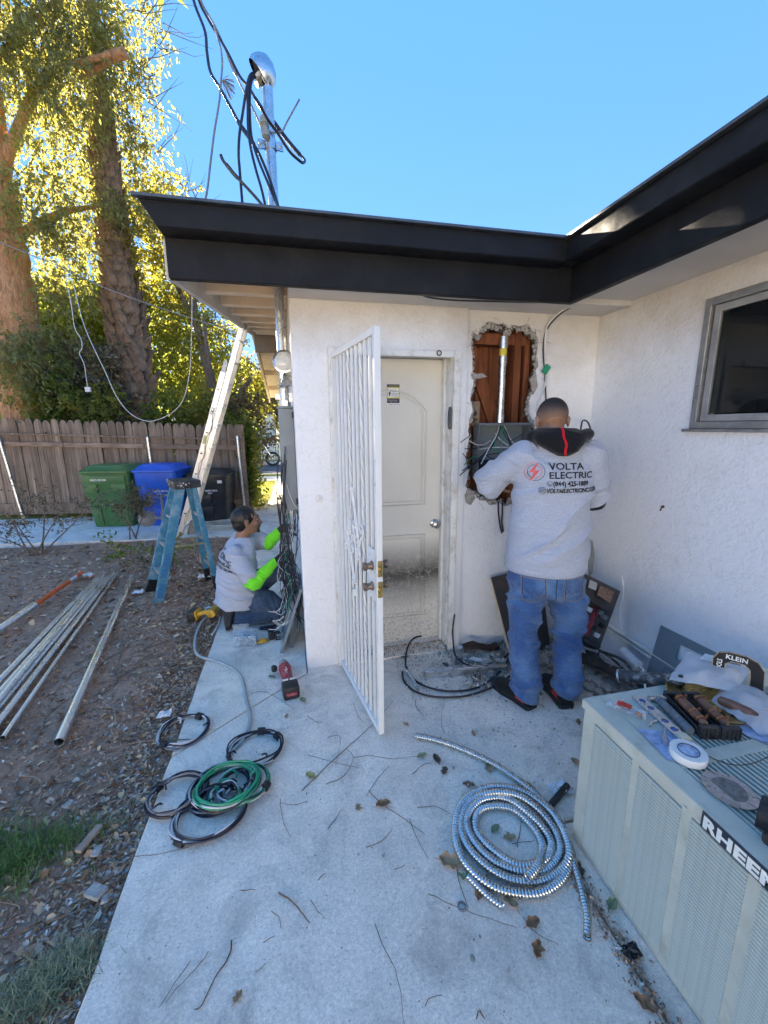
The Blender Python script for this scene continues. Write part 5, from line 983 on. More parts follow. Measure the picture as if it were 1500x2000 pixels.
coil('big black and white wire coil lying lowest and nearest in the heap', c_(412, 1595), .15, .125, .35, BW, 10, .0045, sd=18, tape=(.57,), z0=.004)
M_flexg = pbr('grey_flex_conduit', (.42, .46, .46), .5, .2)
b = MB(); pts = [G(x, y, .012) for x, y in ((408, 1203), (394, 1215), (383, 1240), (381, 1268), (392, 1283), (425, 1292), (460, 1310), (474, 1330), (480, 1360), (488, 1395), (487, 1415), (475, 1445), (458, 1462), (444, 1478))]; b.tube(smooth_path(pts, 8), .0105, 10); tag(b.build('flexible_cable', M_flexg), 'grey flexible cable snaking over the slab from the yellow drill to the dark coil', 'cable')
b = MB(); b.tube(smooth_path([G(x, y, .012) for x, y in ((430, 1205), (425, 1222), (414, 1240))], 6), .007, 8); tag(b.build('cable_offcut', M_wcab), 'short pale cable offcut by the kneeling man\'s heel', 'cable')
def flexc(name, label, pts, r_, pitch, m, k=10, cat='flexible conduit', grp=None, gap=True):
    S = smooth_path(pts, k); L = [0]
    for i in range(1, len(S)): L.append(L[-1]+(S[i]-S[i-1]).length)
    n = max(8, int(L[-1]/pitch*4)); P = []; R = []; j = 0
    for q in range(n+1):
        d = L[-1]*q/n
        while j < len(S)-2 and L[j+1] < d: j += 1
        t_ = (d-L[j])/max(1e-9, L[j+1]-L[j]); P.append(S[j].lerp(S[j+1], min(1, t_))); R.append(r_*(1, .97, .80, .93)[q % 4])
    b = MB(); b.tube(P, R, 12, cap=False); o = b.build(name, m, angle=60); tag(o, label, cat, grp); return o
M_arm = pbr('flex_steel', (.62, .63, .62), .28, 1., var=.15, scale=20, bump=.03)
FC = V((*c_(1000, 1640), 0)); pts = []
a0, a1 = G(886, 1610), G(1122, 1650); 
pts = [G(x, y, .02) for x, y in ((812, 1437), (850, 1445), (900, 1462), (960, 1490), (1020, 1530), (1065, 1570), (1095, 1610), (1112, 1660), (1105, 1705), (1075, 1735))]
tw = [((1030, 1746), .02), ((960, 1730), .02), ((905, 1680), .02), ((889, 1620), .02), ((905, 1565), .02), ((955, 1538), .02), ((1020, 1545), .02), ((1080, 1590), .022), ((1112, 1655), .04), ((1095, 1700), .022), ((1040, 1722), .02), ((975, 1708), .02), ((918, 1660), .02), ((900, 1610), .02), ((918, 1565), .02), ((960, 1548), .045), ((1015, 1555), .045), ((1068, 1600), .022), ((1094, 1655), .02), ((1070, 1695), .02), ((1020, 1702), .02), ((962, 1680), .02), ((922, 1638), .02), ((912, 1598), .02), ((940, 1563), .03), ((990, 1560), .03), ((1045, 1600), .03), ((1076, 1645), .022), ((1062, 1680), .03), ((1015, 1690), .025), ((965, 1662), .022), ((932, 1625), .02), ((932, 1590), .02), ((955, 1576), .02), ((1000, 1580), .02), ((1040, 1615), .02), ((1060, 1655), .022), ((1050, 1690), .055), ((1030, 1715), .06)]
pts += [G(p[0], p[1], z) for p, z in tw]
flexc('flexible_conduit', 'big coil of shiny steel flexible conduit on the slab before the air conditioner', pts, .0165, .0115, M_arm)
flexc('flexible_conduit', 'steel flexible conduit tail bending along the air conditioner foot', [G(x, y, .02) for x, y in ((1116, 1660), (1122, 1690), (1131, 1720), (1140, 1755), (1147, 1790), (1147, 1832))], .013, .0105, M_arm)
flexc('flexible_conduit', 'short straight offcut of steel flexible conduit beside the big coil', [G(x, y, .016) for x, y in ((915, 1712), (940, 1738), (962, 1757), (983, 1771))], .0125, .0105, M_arm)
flexc('flexible_conduit', 'little flexible conduit offcut lying on the black cable by the gate', [G(x, y, .02) for x, y in ((785, 1304), (797, 1313), (807, 1328), (816, 1347))], .010, .008, M_arm)
b = MB(); b.tube(smooth_path([G(823, 1242, .13), G(808, 1247, .09), G(797, 1262, .04), G(792, 1290, .012), G(796, 1310, .012), G(812, 1330, .012), G(845, 1345, .012), G(890, 1350, .012), G(935, 1342, .012), G(970, 1318, .012), G(992, 1290, .03), G(1003, 1265, .08)], 8), .0065, 8); tag(b.build('black_cable', M_cab), 'black cable looping over the slab with one end raised against the cream door', 'cable')
b = MB(); b.tube(smooth_path([G(786, 1312, .02), G(789, 1330, .012), G(810, 1350, .012), G(850, 1361, .012), G(905, 1360, .012), G(955, 1345, .012), G(990, 1325, .012), G(1015, 1300, .02)], 8), .0065, 8); tag(b.build('black_cable', M_cab), 'nearest black cable arc lying on the slab before the door', 'cable')
b = MB(); q = PY(888, 1200, 2.5); b.tube(smooth_path([q, q+V((-.015, -.01, -.1)), PY(885, 1250, 2.47), G(892, 1285, .07), G(925, 1302, .015), G(960, 1302, .012), G(985, 1285, .02), G(1005, 1260, .08)], 8), .0065, 8); tag(b.build('black_cable', M_cab), 'black cable with a free end standing up by the white gate post', 'cable')
b = MB(); a, e = V((.775, 2.325, 0)), V((1.33, 2.26, 0)); d = (e-a).normalized(); pr_ = d.cross(V((0, 0, 1)))
for o_, z0, z1 in ((-.021, .003, .042), (.021, .003, .042)): b.bar(a+pr_*o_+V((0, 0, .022)), e+pr_*o_+V((0, 0, .022)), .003, .04)
b.bar(a+V((0, 0, .041)), e+V((0, 0, .041)), .041, .003)
for o_ in (-.012, .012): b.bar(a+pr_*o_+V((0, 0, .045)), e+pr_*o_+V((0, 0, .045)), .004, .004)
tag(b.build('strut_channel', M_galv), 'galvanised strut channel lying on the slab before the door', 'metal channel')
# coupling ring of the small nut near the coil
q = G(902, 1772); b = MB(); b.lathe([(.011, 0), (.015, 0), (.015, .008), (.011, .008), (.011, 0)], q, (0, 0, 1), 16); tag(b.build('lock_nut', M_gcab), 'small round conduit locknut on the slab near the offcut', 'nut')

# ------------------------------------------------ tools on the slab and soil
M_ydw = pbr('yellow_plastic', (.72, .40, .03), .45, var=.3, scale=20, grime=(.12, .08, .04), gscale=16); M_blk = pbr('black_plastic', (.022, .022, .024), .5, var=.4, scale=20, bump=.2); M_redt = pbr('red_tool_plastic', (.42, .03, .04), .4, var=.3, scale=30, grime=(.3, .2, .2), gscale=30)
def frame(p, yaw, pitch=0., roll=0.): return Matrix.Translation(p)@Matrix.Rotation(yaw, 4, 'Z')@Matrix.Rotation(pitch, 4, 'Y')@Matrix.Rotation(roll, 4, 'X')
def TM(b, M_): b.v = [tuple(M_@V(p)) for p in b.v]; return b
# angle grinder (x axis runs to the head)
ag = thing('angle_grinder', 'red cordless angle grinder with black battery on the slab before the gate', 'angle grinder', tuple(G(565, 1340))); MG = frame(G(562, 1335)+V((0, 0, .044)), math.atan2(.26, -.04))@Matrix.Diagonal((1.22, 1.05, 1.05, 1))
b = MB(); loft(b, [[(x, p[0]*w_, p[1]*h_) for p in [(math.cos(a), math.sin(a)) for a in np.linspace(0, 2*math.pi, 17)[:-1]]] for x, w_, h_ in ((-.07, .036, .034), (-.04, .033, .032), (.0, .031, .031), (.05, .036, .034), (.09, .04, .036), (.105, .036, .034))]); part('body', TM(b, MG), M_redt, ag)
b = MB(); b.box(-.145, -.066, -.046, .046, -.042, .036); part('battery', TM(b, MG), M_blk, ag, bevel=.012, seg=2); b = MB(); b.box(-.149, -.143, -.03, .03, -.012, .006); part('battery_badge', TM(b, MG), M_redt, ag); b = MB(); b.box(-.075, -.066, -.036, -.004, .03, .041); b.box(-.075, -.066, .006, .036, .03, .041); part('contact_strip', TM(b, MG), M_wprint, ag)
b = MB(); loft(b, [[(x, p[0]*w_, p[1]*w_) for p in [(math.cos(a), math.sin(a)) for a in np.linspace(0, 2*math.pi, 13)[:-1]]] for x, w_ in ((.106, .03), (.13, .032), (.15, .024), (.156, .01))]); b.lathe([(.022, -.02), (.022, .01), (.012, .02)], (.135, 0, -.02), (0, 0, -1), 14); part('gear_head', TM(b, MG), pbr('cast_metal', (.45, .47, .48), .45, .7, var=.3, scale=40), ag)
b = MB(); b.lathe([(.012, 0), (.02, .01), (.022, .024), (.016, .034), (0, .036)], (.105, .045, .0), (0, 1, .1), 14); part('side_knob', TM(b, MG), M_blk, ag); b = MB(); b.tube([(0.0, -.0, .0315), (.03, .008, .034), (.022, -.006, .0335), (.05, .0, .0365)], .0022, 5); part('badge_mark', TM(b, MG), M_wprint, ag)
def drill(name, label, p, yaw, s=1., roll=1.4):
    o = thing(name, label, 'power tool', tuple(p)); M_ = frame(p, yaw, 0, roll)@Matrix.Scale(s, 4)
    b = MB(); b.lathe([(.02, -.09), (.033, -.085), (.035, -.04), (.033, .03), (.027, .055), (0, .056)], (0, 0, .155), (1, 0, 0), 16); part('motor_housing', TM(b, M_), M_ydw, o)
    b = MB(); b.lathe([(.027, .056), (.024, .075), (.017, .1), (.01, .115), (0, .116)], (0, 0, .155), (1, 0, 0), 14); part('chuck', TM(b, M_), M_blk, o)
    b = MB(); b.bar((-.02, 0, .13), (-.035, 0, .02), .032, .042, up=V((1, 0, 0))); part('grip', TM(b, M_), M_ydw, o, bevel=.008); b = MB(); b.box(-.085, .03, -.036, .036, -.045, .018); part('battery', TM(b, M_), M_blk, o, bevel=.008, seg=2); b = MB(); b.box(-.08, .028, -.037, .037, .0185, .03); part('battery_shoe', TM(b, M_), M_ydw, o, bevel=.004)
    b = MB(); b.box(.0, .02, -.012, .012, .085, .12); part('trigger', TM(b, M_), M_blk, o); return o
drill('cordless_drill', 'grimy yellow and black cordless drill lying on the soil by the slab edge', G(384, 1208)+V((0, .02, .045)), 1.35, 1.05)
drill('impact_driver', 'yellow and black impact driver lying beyond the kneeling man\'s knee under the wiring', V((-.06, 3.86, .05)), .4, 1.0)
q = G(517, 1252); o = thing('battery_tool', 'black tool blocks with a yellow bag beside the clear parts bin', 'tool', tuple(q)); M_ = frame(q+V((.03, .01, .0)), .25)
for x0, y0, h_ in ((.0, -.02, .065), (.045, -.045, .06)): b = MB(); b.box(x0, x0+.042, y0, y0+.05, 0, h_); part('block', TM(b, M_), M_blk, o, bevel=.006)
b = MB(); b.grid(lambda u, v: V((-.09+.085*u, -.04+.06*v, .008+.022*math.sin(math.pi*u)*math.sin(math.pi*v)+.004*noise.noise(V((u*6, v*6, 2))))), 8, 8); part('bit_bag', TM(b, M_), M_ydw, o, smooth=False)
b = MB(); b.sphere((.062, -.046, .045), .007, 8); b.sphere((.078, -.046, .045), .007, 8); b.sphere((.062, -.046, .022), .006, 8); b.sphere((.078, -.046, .022), .006, 8); part('terminal_screw', TM(b, M_), M_galv, o)
q = G(515, 1230); o = thing('utility_knife', 'black folding multi-tool open on the slab beyond the clear parts bin', 'hand tool', tuple(q)); M_ = frame(q+V((0, 0, .012)), -.25)
b = MB(); b.bar((-.03, 0, 0), (.1, -.01, 0), .03, .02); part('handle', TM(b, M_), M_blk, o, bevel=.005); b = MB(); b.bar((-.03, .0, .004), (.09, .045, .004), .022, .016); part('handle', TM(b, M_), M_blk, o, bevel=.005); b = MB(); b.bar((-.03, 0, 0), (-.085, -.02, 0), .016, .01); b.bar((.0, -.035, 0), (.09, -.045, 0), .008, .006); part('jaw', TM(b, M_), M_galv, o)
q = G(480, 1257); o = thing('parts_bin', 'clear plastic divided bin full of steel fittings on the slab', 'parts bin', tuple(q)); M_ = frame(q, -.05)
t = NT('clear_plastic'); t.set(Base_Color=(.62, .72, .8), Roughness=.15, Specular_IOR_Level=.6); tpn = t.n('BsdfTransparent'); tpn.inputs[0].default_value = (.93, .96, .98, 1); mx = t.n('MixShader'); mx.inputs[0].default_value = .2; t.l(tpn.outputs[0], mx.inputs[1]); t.l(t.b.outputs[0], mx.inputs[2]); t.l(mx.outputs[0], t.o.inputs[0]); M_clear = t.m
b = MB()
for x0, x1, y0, y1, z0, z1 in ((-.085, .085, -.055, -.052, .002, .085), (-.085, .085, .052, .055, .002, .085), (-.085, -.082, -.052, .052, .002, .085), (.082, .085, -.052, .052, .002, .085), (-.085, .085, -.055, .055, 0, .002), (-.03, -.028, -.052, .052, .002, .08), (.026, .028, -.052, .052, .002, .08), (-.092, .092, -.062, -.056, .08, .088), (-.092, .092, .056, .062, .08, .088)): b.box(x0, x1, y0, y1, z0, z1)
part('tray', TM(b, M_), M_clear, o); b = MB(); r = random.Random(2); b.box(-.09, .02, .065, .068, .03, .13); b.box(-.1, -.09, .065, .068, .05, .13); part('lid', TM(b, M_), M_clear, o)
b = MB()
for k in range(70): p = V((r.uniform(-.075, .075), r.uniform(-.045, .045), r.uniform(.008, .045))); d = V((r.uniform(-1, 1), r.uniform(-1, 1), r.uniform(-.6, .6))).normalized(); b.cyl(p, p+d*r.uniform(.012, .028), r.uniform(.005, .01), n=7)
tag(part('fittings', TM(b, M_), M_galv, o), kind='stuff')
# ------------------------------------------------ air conditioner
M_ac = pbr('pale_green_enamel', (.52, .54, .46), .42, var=.16, scale=6, bump=.12, bscale=60, grime=(.36, .37, .29), gscale=9); M_acd = pbr('coil_fins', (.05, .055, .05), .7, .2)
AX0, AX1, AY0, AY1, AZ = 1.012, 1.90, -.35, 1.165, .612
ac = thing('air_conditioner', 'pale green louvred air conditioning condenser covered with tools and parts', 'air conditioner', (AX0, AY1, 0))
b = MB(); b.box(AX0+.02, AX1-.02, AY0+.02, AY1-.02, .03, .50); part('coil_core', b, M_acd, ac)
b = MB(); b.box(AX0, AX0+.012, AY1-.055, AY1, .0, .585); b.box(AX0+.0121, AX1, AY1-.012, AY1, .0, .585); b.box(AX1-.012, AX1, AY0, AY1-.0121, 0, .585); b.box(AX0, AX1-.0121, AY0, AY0+.012, 0, .585); part('corner_panel', b, M_ac, ac, bevel=.002)
b = MB(); b.box(AX0, AX0+.011, AY0+.0121, AY1-.0551, .556, .585); b.box(AX0, AX0+.011, AY0+.0121, AY1-.0551, .0, .022)
ys = [(1.108, .938), (.914, .764), (.736, .588), (.560, .412), (.384, .236), (.208, .06), (.032, -.116), (-.144, -.3)]
for k, (ya, yb) in enumerate(ys):
    y2 = ys[k+1][0] if k+1 < len(ys) else AY0+.0122; b.box(AX0, AX0+.011, y2, yb, .0221, .5559)
part('front_frame', b, M_ac, ac)
NS = 46; b = MB(); Ls = .148
b.v = []; prof = [(.013, .0), (.010, .0078), (.002, .0088), (-.0035, .004), (-.0035, .0012), (.004, .0036), (.008, .003)]
for sgn, y in ((1, 0), (-1, -1)):
    b.v += [(x, y, z) for x, z in prof]
n = len(prof); b.f = [(i, (i+1) % n, n+(i+1) % n, n+i) for i in range(n)]+[tuple(range(n))[::-1], tuple(range(n, 2*n))]
slat = b.mesh('louvre_slat', M_ac, True, angle=50); cnt = 0
for k, (ya, yb) in enumerate(ys):
    if k < 6:
        for i in range(NS): link('louvre_slat', slat, ac, loc=(0, ya-AY1, .026+i*(.528/NS)), scale=(1, ya-yb, .82))
# lid with slotted grille
b = MB(); gx0, gx1 = AX0+.062, AX1-.09
for bx in ((AX0-.006, gx0, AY0-.005, AY1+.005), (gx1, AX1+.006, AY0-.005, AY1+.005), (gx0+.0001, gx1-.0001, 1.075, AY1+.005), (gx0+.0001, gx1-.0001, .826, .872), (gx0+.0001, gx0+.125, .8721, 1.0749), (gx0+.0001, gx1-.0001, AY0-.005, AY0+.06)): b.box(*bx, AZ-.014, AZ)
part('lid', b, M_ac, ac, bevel=.0015); b = MB(); b.box(AX0-.008, AX0-.0061, AY0-.005, AY1+.005, AZ-.034, AZ-.002); b.box(AX0-.006, AX1+.006, AY1+.0051, AY1+.007, AZ-.034, AZ-.002); part('lid_lip', b, M_ac, ac)
ng = 42; b = MB(); b.box(-.0035, .0035, 0, 1, -.012, -.001); gs = b.mesh('grille_slat', M_ac, False, bevel=.001)
for i in range(ng):
    x = gx0+(gx1-gx0)*(i+.5)/ng
    (link('grille_slat', gs, ac, loc=(x-AX0, .8725-AY1, AZ), scale=(1, 1.0745-.8725, 1)) if x > gx0+.127 else None); link('grille_slat', gs, ac, loc=(x-AX0, AY0+.0601-AY1, AZ), scale=(1.25, .8255-AY0-.0601, 1))
b = MB(); b.box(AX0+.03, AX1-.03, AY0+.03, AY1-.03, .5, .52); part('fan_shroud', b, M_dark, ac)
for y, z in ((1.06, .572), (.752, .572), (1.12, .575)): b = MB(); b.lathe([(.006, 0), (.005, .003), (0, .004)], (AX0, y, z), (-1, 0, 0), 8); part('screw', b, M_galv, ac)
b = MB(); b.box(AX0-.0095, AX0-.0081, .46, .704, .562, .611); bd = part('badge', b, pbr('badge_black', (.03, .035, .05), .4), ac)
lettering('badge_lettering', 'RHEEM', (AX0-.0096, .699, .5695), (0, -1, 0), (0, 0, 1), .046, pbr('badge_white', (.8, .82, .76), .4, bump=0), bd, bold=.0024, sx=1.22, space=1.06)

# ------------------------------------------------ things lying on the air conditioner
T = AZ+.0006
lv = thing('torpedo_level', 'clear and silver torpedo level with round vials on the condenser lid', 'level', (1.18, 1.02, T)); a, e = V((1.195, 1.125, T+.012)), V((1.17, .905, T+.012)); M_lv = pbr('brushed_level', (.55, .58, .62), .25, .8); ud = (e-a).normalized(); us = ud.cross(V((0, 0, 1)))
outer = [(.0, -.018), (.225, -.018), (.232, -.008), (.232, .012), (.225, .018), (.008, .018), (0, .008)]
def circ(cx, cy, r_, n=16): return [(cx+r_*math.cos(-2*math.pi*k/n), cy+r_*math.sin(-2*math.pi*k/n)) for k in range(n)]
b = MB(); b.prism([outer]+[circ(cx, 0, .0115) for cx in (.03, .07, .135, .175)], a, ud, -us, .012); part('body', b, M_lv, lv)
for cx in (.03, .07, .135, .175): b = MB(); p = a+ud*cx; b.cyl(p-V((0, 0, .0105)), p-V((0, 0, .004)), .0108, n=14); part('vial', b, pbr('blue_vial', (.05, .12, .35), .15, spec=.8), lv)
b = MB(); b.bar(a+ud*.2, a+ud*.225, .03, .014); part('end_cap', b, pbr('cream_cap', (.7, .62, .42), .4), lv)
def flatq(name, label, cat, pts, m, z0=T, amp=.01, th=.0, n=9, sd=0, grp=None):
    """a limp sheet (bag, paper, plastic) spread over four corner points, crumpled and resting on what is below"""
    P = [V((x, y, 0)) for x, y in pts]; b = MB()
    def fn(u, v): q = P[0].lerp(P[1], u).lerp(P[3].lerp(P[2], u), v); return V((q.x, q.y, z0+.002+abs(noise.noise(V((u*3.3+sd, v*3.3, sd))))*amp+th*math.sin(math.pi*u)**.6*math.sin(math.pi*v)**.6))
    b.grid(fn, n, n)
    if th:
        b.grid(lambda u, v: fn(1-u, v)*1-V((0, 0, (th*math.sin(math.pi*u)**.6*math.sin(math.pi*v)**.6)*.8)), n, n)
    o = b.build(name, m); return tag(o, label, cat, grp)
M_bag = NT('milky_plastic'); M_bag.set(Base_Color=(.72, .74, .78), Roughness=.22, Specular_IOR_Level=.6); tpn = M_bag.n('BsdfTransparent'); mx = M_bag.n('MixShader'); mx.inputs[0].default_value = .5; M_bag.l(tpn.outputs[0], mx.inputs[1]); M_bag.l(M_bag.b.outputs[0], mx.inputs[2]); M_bag.l(mx.outputs[0], M_bag.o.inputs[0]); co = M_bag.coord('Object'); M_bag.bump(M_bag.noise(co, 30, 5, .6, 1.5), .5, .01); M_bag = M_bag.m
M_blue = pbr('blue_white_wrapper', (.36, .46, .66), .35, var=.5, scale=38, bump=.3)
flatq('paper_wrapper', 'blue and white printed wrapper under the tape roll and level', 'wrapper', [(1.07, .99), (1.185, .945), (1.15, .81), (1.055, .86)], M_blue, T+.0, .006, sd=3)
tr_ = thing('tape_roll', 'white tape roll with blue printed core on the condenser lid', 'tape roll', (1.12, .853, T)); b = MB(); b.lathe([(.027, .004), (.047, .004), (.048, .0055), (.048, .026), (.047, .0275), (.027, .0275), (.027, .004)], (1.12, .853, T), (0, 0, 1), 36); part('roll', b, pbr('white_tape', (.74, .75, .72), .5, var=.06, scale=20), tr_)
b = MB(); b.lathe([(0, .0265), (.0268, .0265), (.0268, .0255), (0, .0255)], (1.12, .853, T), (0, 0, 1), 28); part('core_label', b, pbr('tape_print', (.42, .52, .70), .5, var=.6, scale=70), tr_); b = MB(); b.lathe([(.0268, .027), (.0268, .029), (.0285, .029), (.0285, .027), (.0268, .027)], (1.12, .853, T), (0, 0, 1), 28); part('core_ring', b, M_navy, tr_)
dc = thing('cutting_disc', 'grey segmented diamond cutting disc on the condenser grille', 'cutting disc', (1.13, .735, T)); DC = V((1.128, .735, T+.004)); NSEG = 9
outl = []
for k in range(NSEG):
    a0 = 2*math.pi*k/NSEG
    for t_ in np.linspace(.03, .97, 7): a = a0+t_*2*math.pi/NSEG; outl.append((.063*math.cos(a), .063*math.sin(a)))
    a = a0+2*math.pi/NSEG; outl += [(.048*math.cos(a-.02), .048*math.sin(a-.02)), (.048*math.cos(a+.02), .048*math.sin(a+.02))]
dt = Matrix.Rotation(.05, 3, 'Y'); b = MB(); b.prism([outl, circ(0, 0, .0115)], DC, dt@V((1, 0, 0)), dt@V((0, 1, 0)), .0022); part('blade', b, pbr('ground_steel', (.42, .42, .44), .35, .8, var=.3, scale=50), dc)
b = MB(); b.lathe([(.012, 0), (.04, 0), (.04, .0012), (.012, .0012)], DC, (0, 0, 1), 30); part('worn_centre', b, pbr('worn_disc_paint', (.22, .21, .19), .6, .3, var=.5, scale=60), dc)
fb = thing('fuse_block', 'black twin fuse block with copper brown cartridges on the condenser lid', 'fuse block', (1.33, 1.0, T)); MF = Matrix.Translation((1.318, .99, T))@Matrix.Rotation(rad(-16), 4, 'Z'); M_fuse = pbr('brown_cartridge', (.20, .10, .065), .4, .25, var=.5, scale=40, bump=.2); M_cop = pbr('copper', (.45, .22, .13), .35, .9, var=.3, scale=40)
for k in (-1, 1):
    x = k*.032; b = MB(); b.box(x-.03, x+.03, -.105, .10, .0, .012); b.box(x-.03, x+.03, -.105, -.085, .0121, .042); b.box(x-.03, x+.03, .085, .10, .0121, .034); b.box(x-.031, x-.027, -.0849, .0849, .0121, .03); part('tray', TM(b, MF), M_blk, fb, bevel=.002)
    for q in range(5): b = MB(); b.box(x-.026+q*.0125, x-.024+q*.0125, -.1075, -.1051, .004, .04); part('fin', TM(b, MF), M_blk, fb)
    b = MB(); b.lathe([(.0, -.08), (.010, -.079), (.0125, -.07), (.0125, -.05), (.0155, -.049), (.0155, .04), (.0125, .041), (.0125, .06), (.008, .068), (0, .07)], (x, 0, .033), (0, 1, 0), 16); part('cartridge', TM(b, MF), M_fuse, fb)
    for y in (-.056, -.02, .05): b = MB(); b.lathe([(.013, -.004), (.0165, -.004), (.0165, .004), (.013, .004), (.013, -.004)], (x, y, .033), (0, 1, 0), 16); b.bar((x+.012, y, .03), (x+.018, y, .052), .004, .008); part('copper_clip', TM(b, MF), M_cop, fb)
    b = MB(); b.lathe([(.0, .0), (.0065, .0), (.0065, .002), (0, .002)], (x, -.0815, .034), (0, -1, .6), 10); part('screw', TM(b, MF), M_brass, fb)
b = MB(); b.lathe([(0, 0), (.12, .004), (.135, .010), (.137, .014), (.133, .014), (.118, .008), (0, .005)], (1.44, 1.05, T-.0), (0, 0, 1), 36); o = b.build('brass_dish', M_brass); o.location.z = .003; tag(o, 'shallow brass coloured dish under the plastic bag and fuse block', 'dish')
cl = thing('battered_pipe', 'scuffed black pipe club lying over the far edge of the condenser', 'pipe', (1.3, 1.2, T)); a, e = PY(1208, 1320, 1.30), V((1.415, 1.135, T+.034)); b = MB(); d = e-a; b.tube([a+d*t_ for t_ in np.linspace(0, 1, 9)], [.024, .026, .025, .024, .022, .022, .021, .021, .02], 12); part('shaft', b, pbr('flaking_black', (.045, .045, .045), .6, var=.6, scale=45, bump=.5, bscale=70, grime=(.38, .38, .37), gscale=38), cl)
b = MB(); b.tube([a-d.normalized()*.002, a+d.normalized()*.004], [.0265, .0265], 12); part('rim', b, M_galv, cl)
flatq('plastic_bag', 'big milky zip bag spilling over the lid behind the fuse block', 'plastic bag', [(1.355, 1.145), (1.60, 1.29), (1.72, 1.12), (1.52, 1.03)], M_bag, T+.036, .018, .03, 14, 5)
flatq('plastic_bag', 'lower milky bag with copper fittings beside the fuse block', 'plastic bag', [(1.43, 1.04), (1.62, 1.13), (1.66, .88), (1.42, .86)], M_bag, T+.004, .02, .05, 14, 9)
flatq('bag_label', 'pale paper label inside the big zip bag', 'label', [(1.545, 1.19), (1.60, 1.215), (1.635, 1.16), (1.58, 1.14)], pbr('label_pale', (.66, .72, .74), .6), T+.072, .004, 0, 4, 2)
flatq('paper_wrapper', 'blue printed wrapper beside the lower milky bag and fuse block', 'wrapper', [(1.375, .90), (1.46, .96), (1.52, .87), (1.42, .83)], M_blue, T, .012, 0, 8, 12)
cf = thing('copper_fitting', 'brown copper cartridge inside the lower milky bag', 'fitting', (1.45, .97, T)); b = MB(); b.lathe([(.006, -.06), (.014, -.055), (.018, -.02), (.018, .03), (.012, .05), (.004, .06)], (1.455, .965, T+.03), (.35, -1, 0), 14); part('shell', b, M_fuse, cf)
for i, (x, y) in enumerate(((1.50, .90), (1.525, .905), (1.505, .88))): b = MB(); b.lathe([(.008, 0), (.011, 0), (.011, .008), (.008, .008), (.008, 0)], (x, y, T+.055), (.1, .1, 1), 14); tag(b.build('ring_nut', M_galv), 'small steel ring nut lying on the lower milky bag', 'nut', 'ring nuts on the bag')
st = thing('tool_strap', 'black webbing strap with pale lettering looped over the bags', 'strap', (1.62, 1.05, T+.06)); M_web = pbr('black_webbing', (.02, .02, .022), .8, bump=.5, bscale=300)
SC = V((1.60, 1.09, T+.062)); SU = V((.60, -.80, 0)); SW = V((-.1, -.06, 1)).normalized()
def arch(r0, a0, a1, sx=1., n=16): return [(r0*math.cos(a)*sx, r0*math.sin(a)*1.0) for a in np.linspace(a0, a1, n)]
outer = [(-.072, -.02), (-.074, .04), (-.06, .072), (-.03, .084), (.02, .084), (.055, .07), (.075, .04), (.078, -.0), (.082, -.05)]; inner = [(.042, -.05), (.04, .0), (.036, .03), (.02, .046), (-.02, .046), (-.036, .03), (-.034, -.02)]
b = MB(); b.prism([(outer+inner)[::-1]], SC, SU, SW, .0035); wb = part('webbing', b, M_web, st, bevel=.001)
b = MB(); pt = lambda L, o_=.0025: [SC+SU*x+SW*y+SU.cross(SW)*o_ for x, y in L]; b.tube(pt(smooth_path([V((x, y, 0)) for x, y in outer], 3) if 0 else outer), .0016, 4); b.tube(pt(inner), .0016, 4); part('edge_piping', b, pbr('tan_piping', (.45, .34, .2), .7), st)
lettering('strap_lettering', 'KLEIN', SC+SU*-.038+SW*.054, SU, SW, .026, M_wprint, st, .0008, 1.05, sx=.9, lift=.0015); lettering('strap_lettering', 'TOOLS', SC+SU*-.046+SW*-.012, SW, -SU, .022, M_wprint, st, .0006, 1.0, sx=.8, lift=.0015)
b = MB(); LP = smooth_path([SC+SU*.06+SW*-.045, SC+SU*.075+SW*-.062, SC+SU*.14+SW*-.06, SC+SU*.2+SW*-.06], 4); wv = V((.5, .4, .2)).normalized()*.02
for i in range(len(LP)-1): b.quad(LP[i]-wv, LP[i]+wv, LP[i+1]+wv, LP[i+1]-wv); k = V((0, 0, .0025)); b.quad(LP[i+1]-wv+k, LP[i+1]+wv+k, LP[i]+wv+k, LP[i]-wv+k)
part('webbing_tail', b, M_web, st)
b = MB(); b.box(-.03, .03, -.02, .02, -.012, .012, Matrix.Translation(SC+V((.055, -.10, -.055)))@Matrix.Rotation(.7, 4, 'Z')); part('buckle', b, M_blk, st, bevel=.005)
wr_ = thing('fuse_wrapper', 'torn clear wrapper with red stripe on the condenser lid corner', 'wrapper', (1.105, 1.08, T)); b = MB(); MWp = Matrix.Translation((1.105, 1.075, T+.003))@Matrix.Rotation(-.9, 4, 'Z')
b.grid(lambda u, v: V(((u-.5)*.12, (v-.5)*.045, .004+.016*abs(noise.noise(V((u*5, v*3, 4)))))), 10, 5); part('film', TM(b, MWp), M_bag, wr_, smooth=False); b = MB(); b.grid(lambda u, v: V((-.03+.045*u, (v-.5)*.03+.004, .0165+.006*noise.noise(V((u*4, v*3, 7))))), 6, 4); part('red_stripe', TM(b, MWp), pbr('red_print', (.6, .04, .03), .4), wr_); b = MB(); b.cyl((.03, -.012, .012), (.05, -.016, .012), .006, n=8); part('copper_tip', TM(b, MWp), M_cop, wr_)
b = MB(); b.tube(smooth_path([(1.16, 1.005, T+.005), (1.135, 1.0, T+.006), (1.118, .987, T+.006)], 4), .0045, 8); tag(b.build('eye_bolt', M_galv), 'short bent steel pin beside the level on the lid', 'pin')
b = MB(); b.sphere((1.135, 1.125, T+.005), .005, 8); tag(b.build('ball_nut', M_galv), 'tiny steel ball near the red striped wrapper', 'nut')
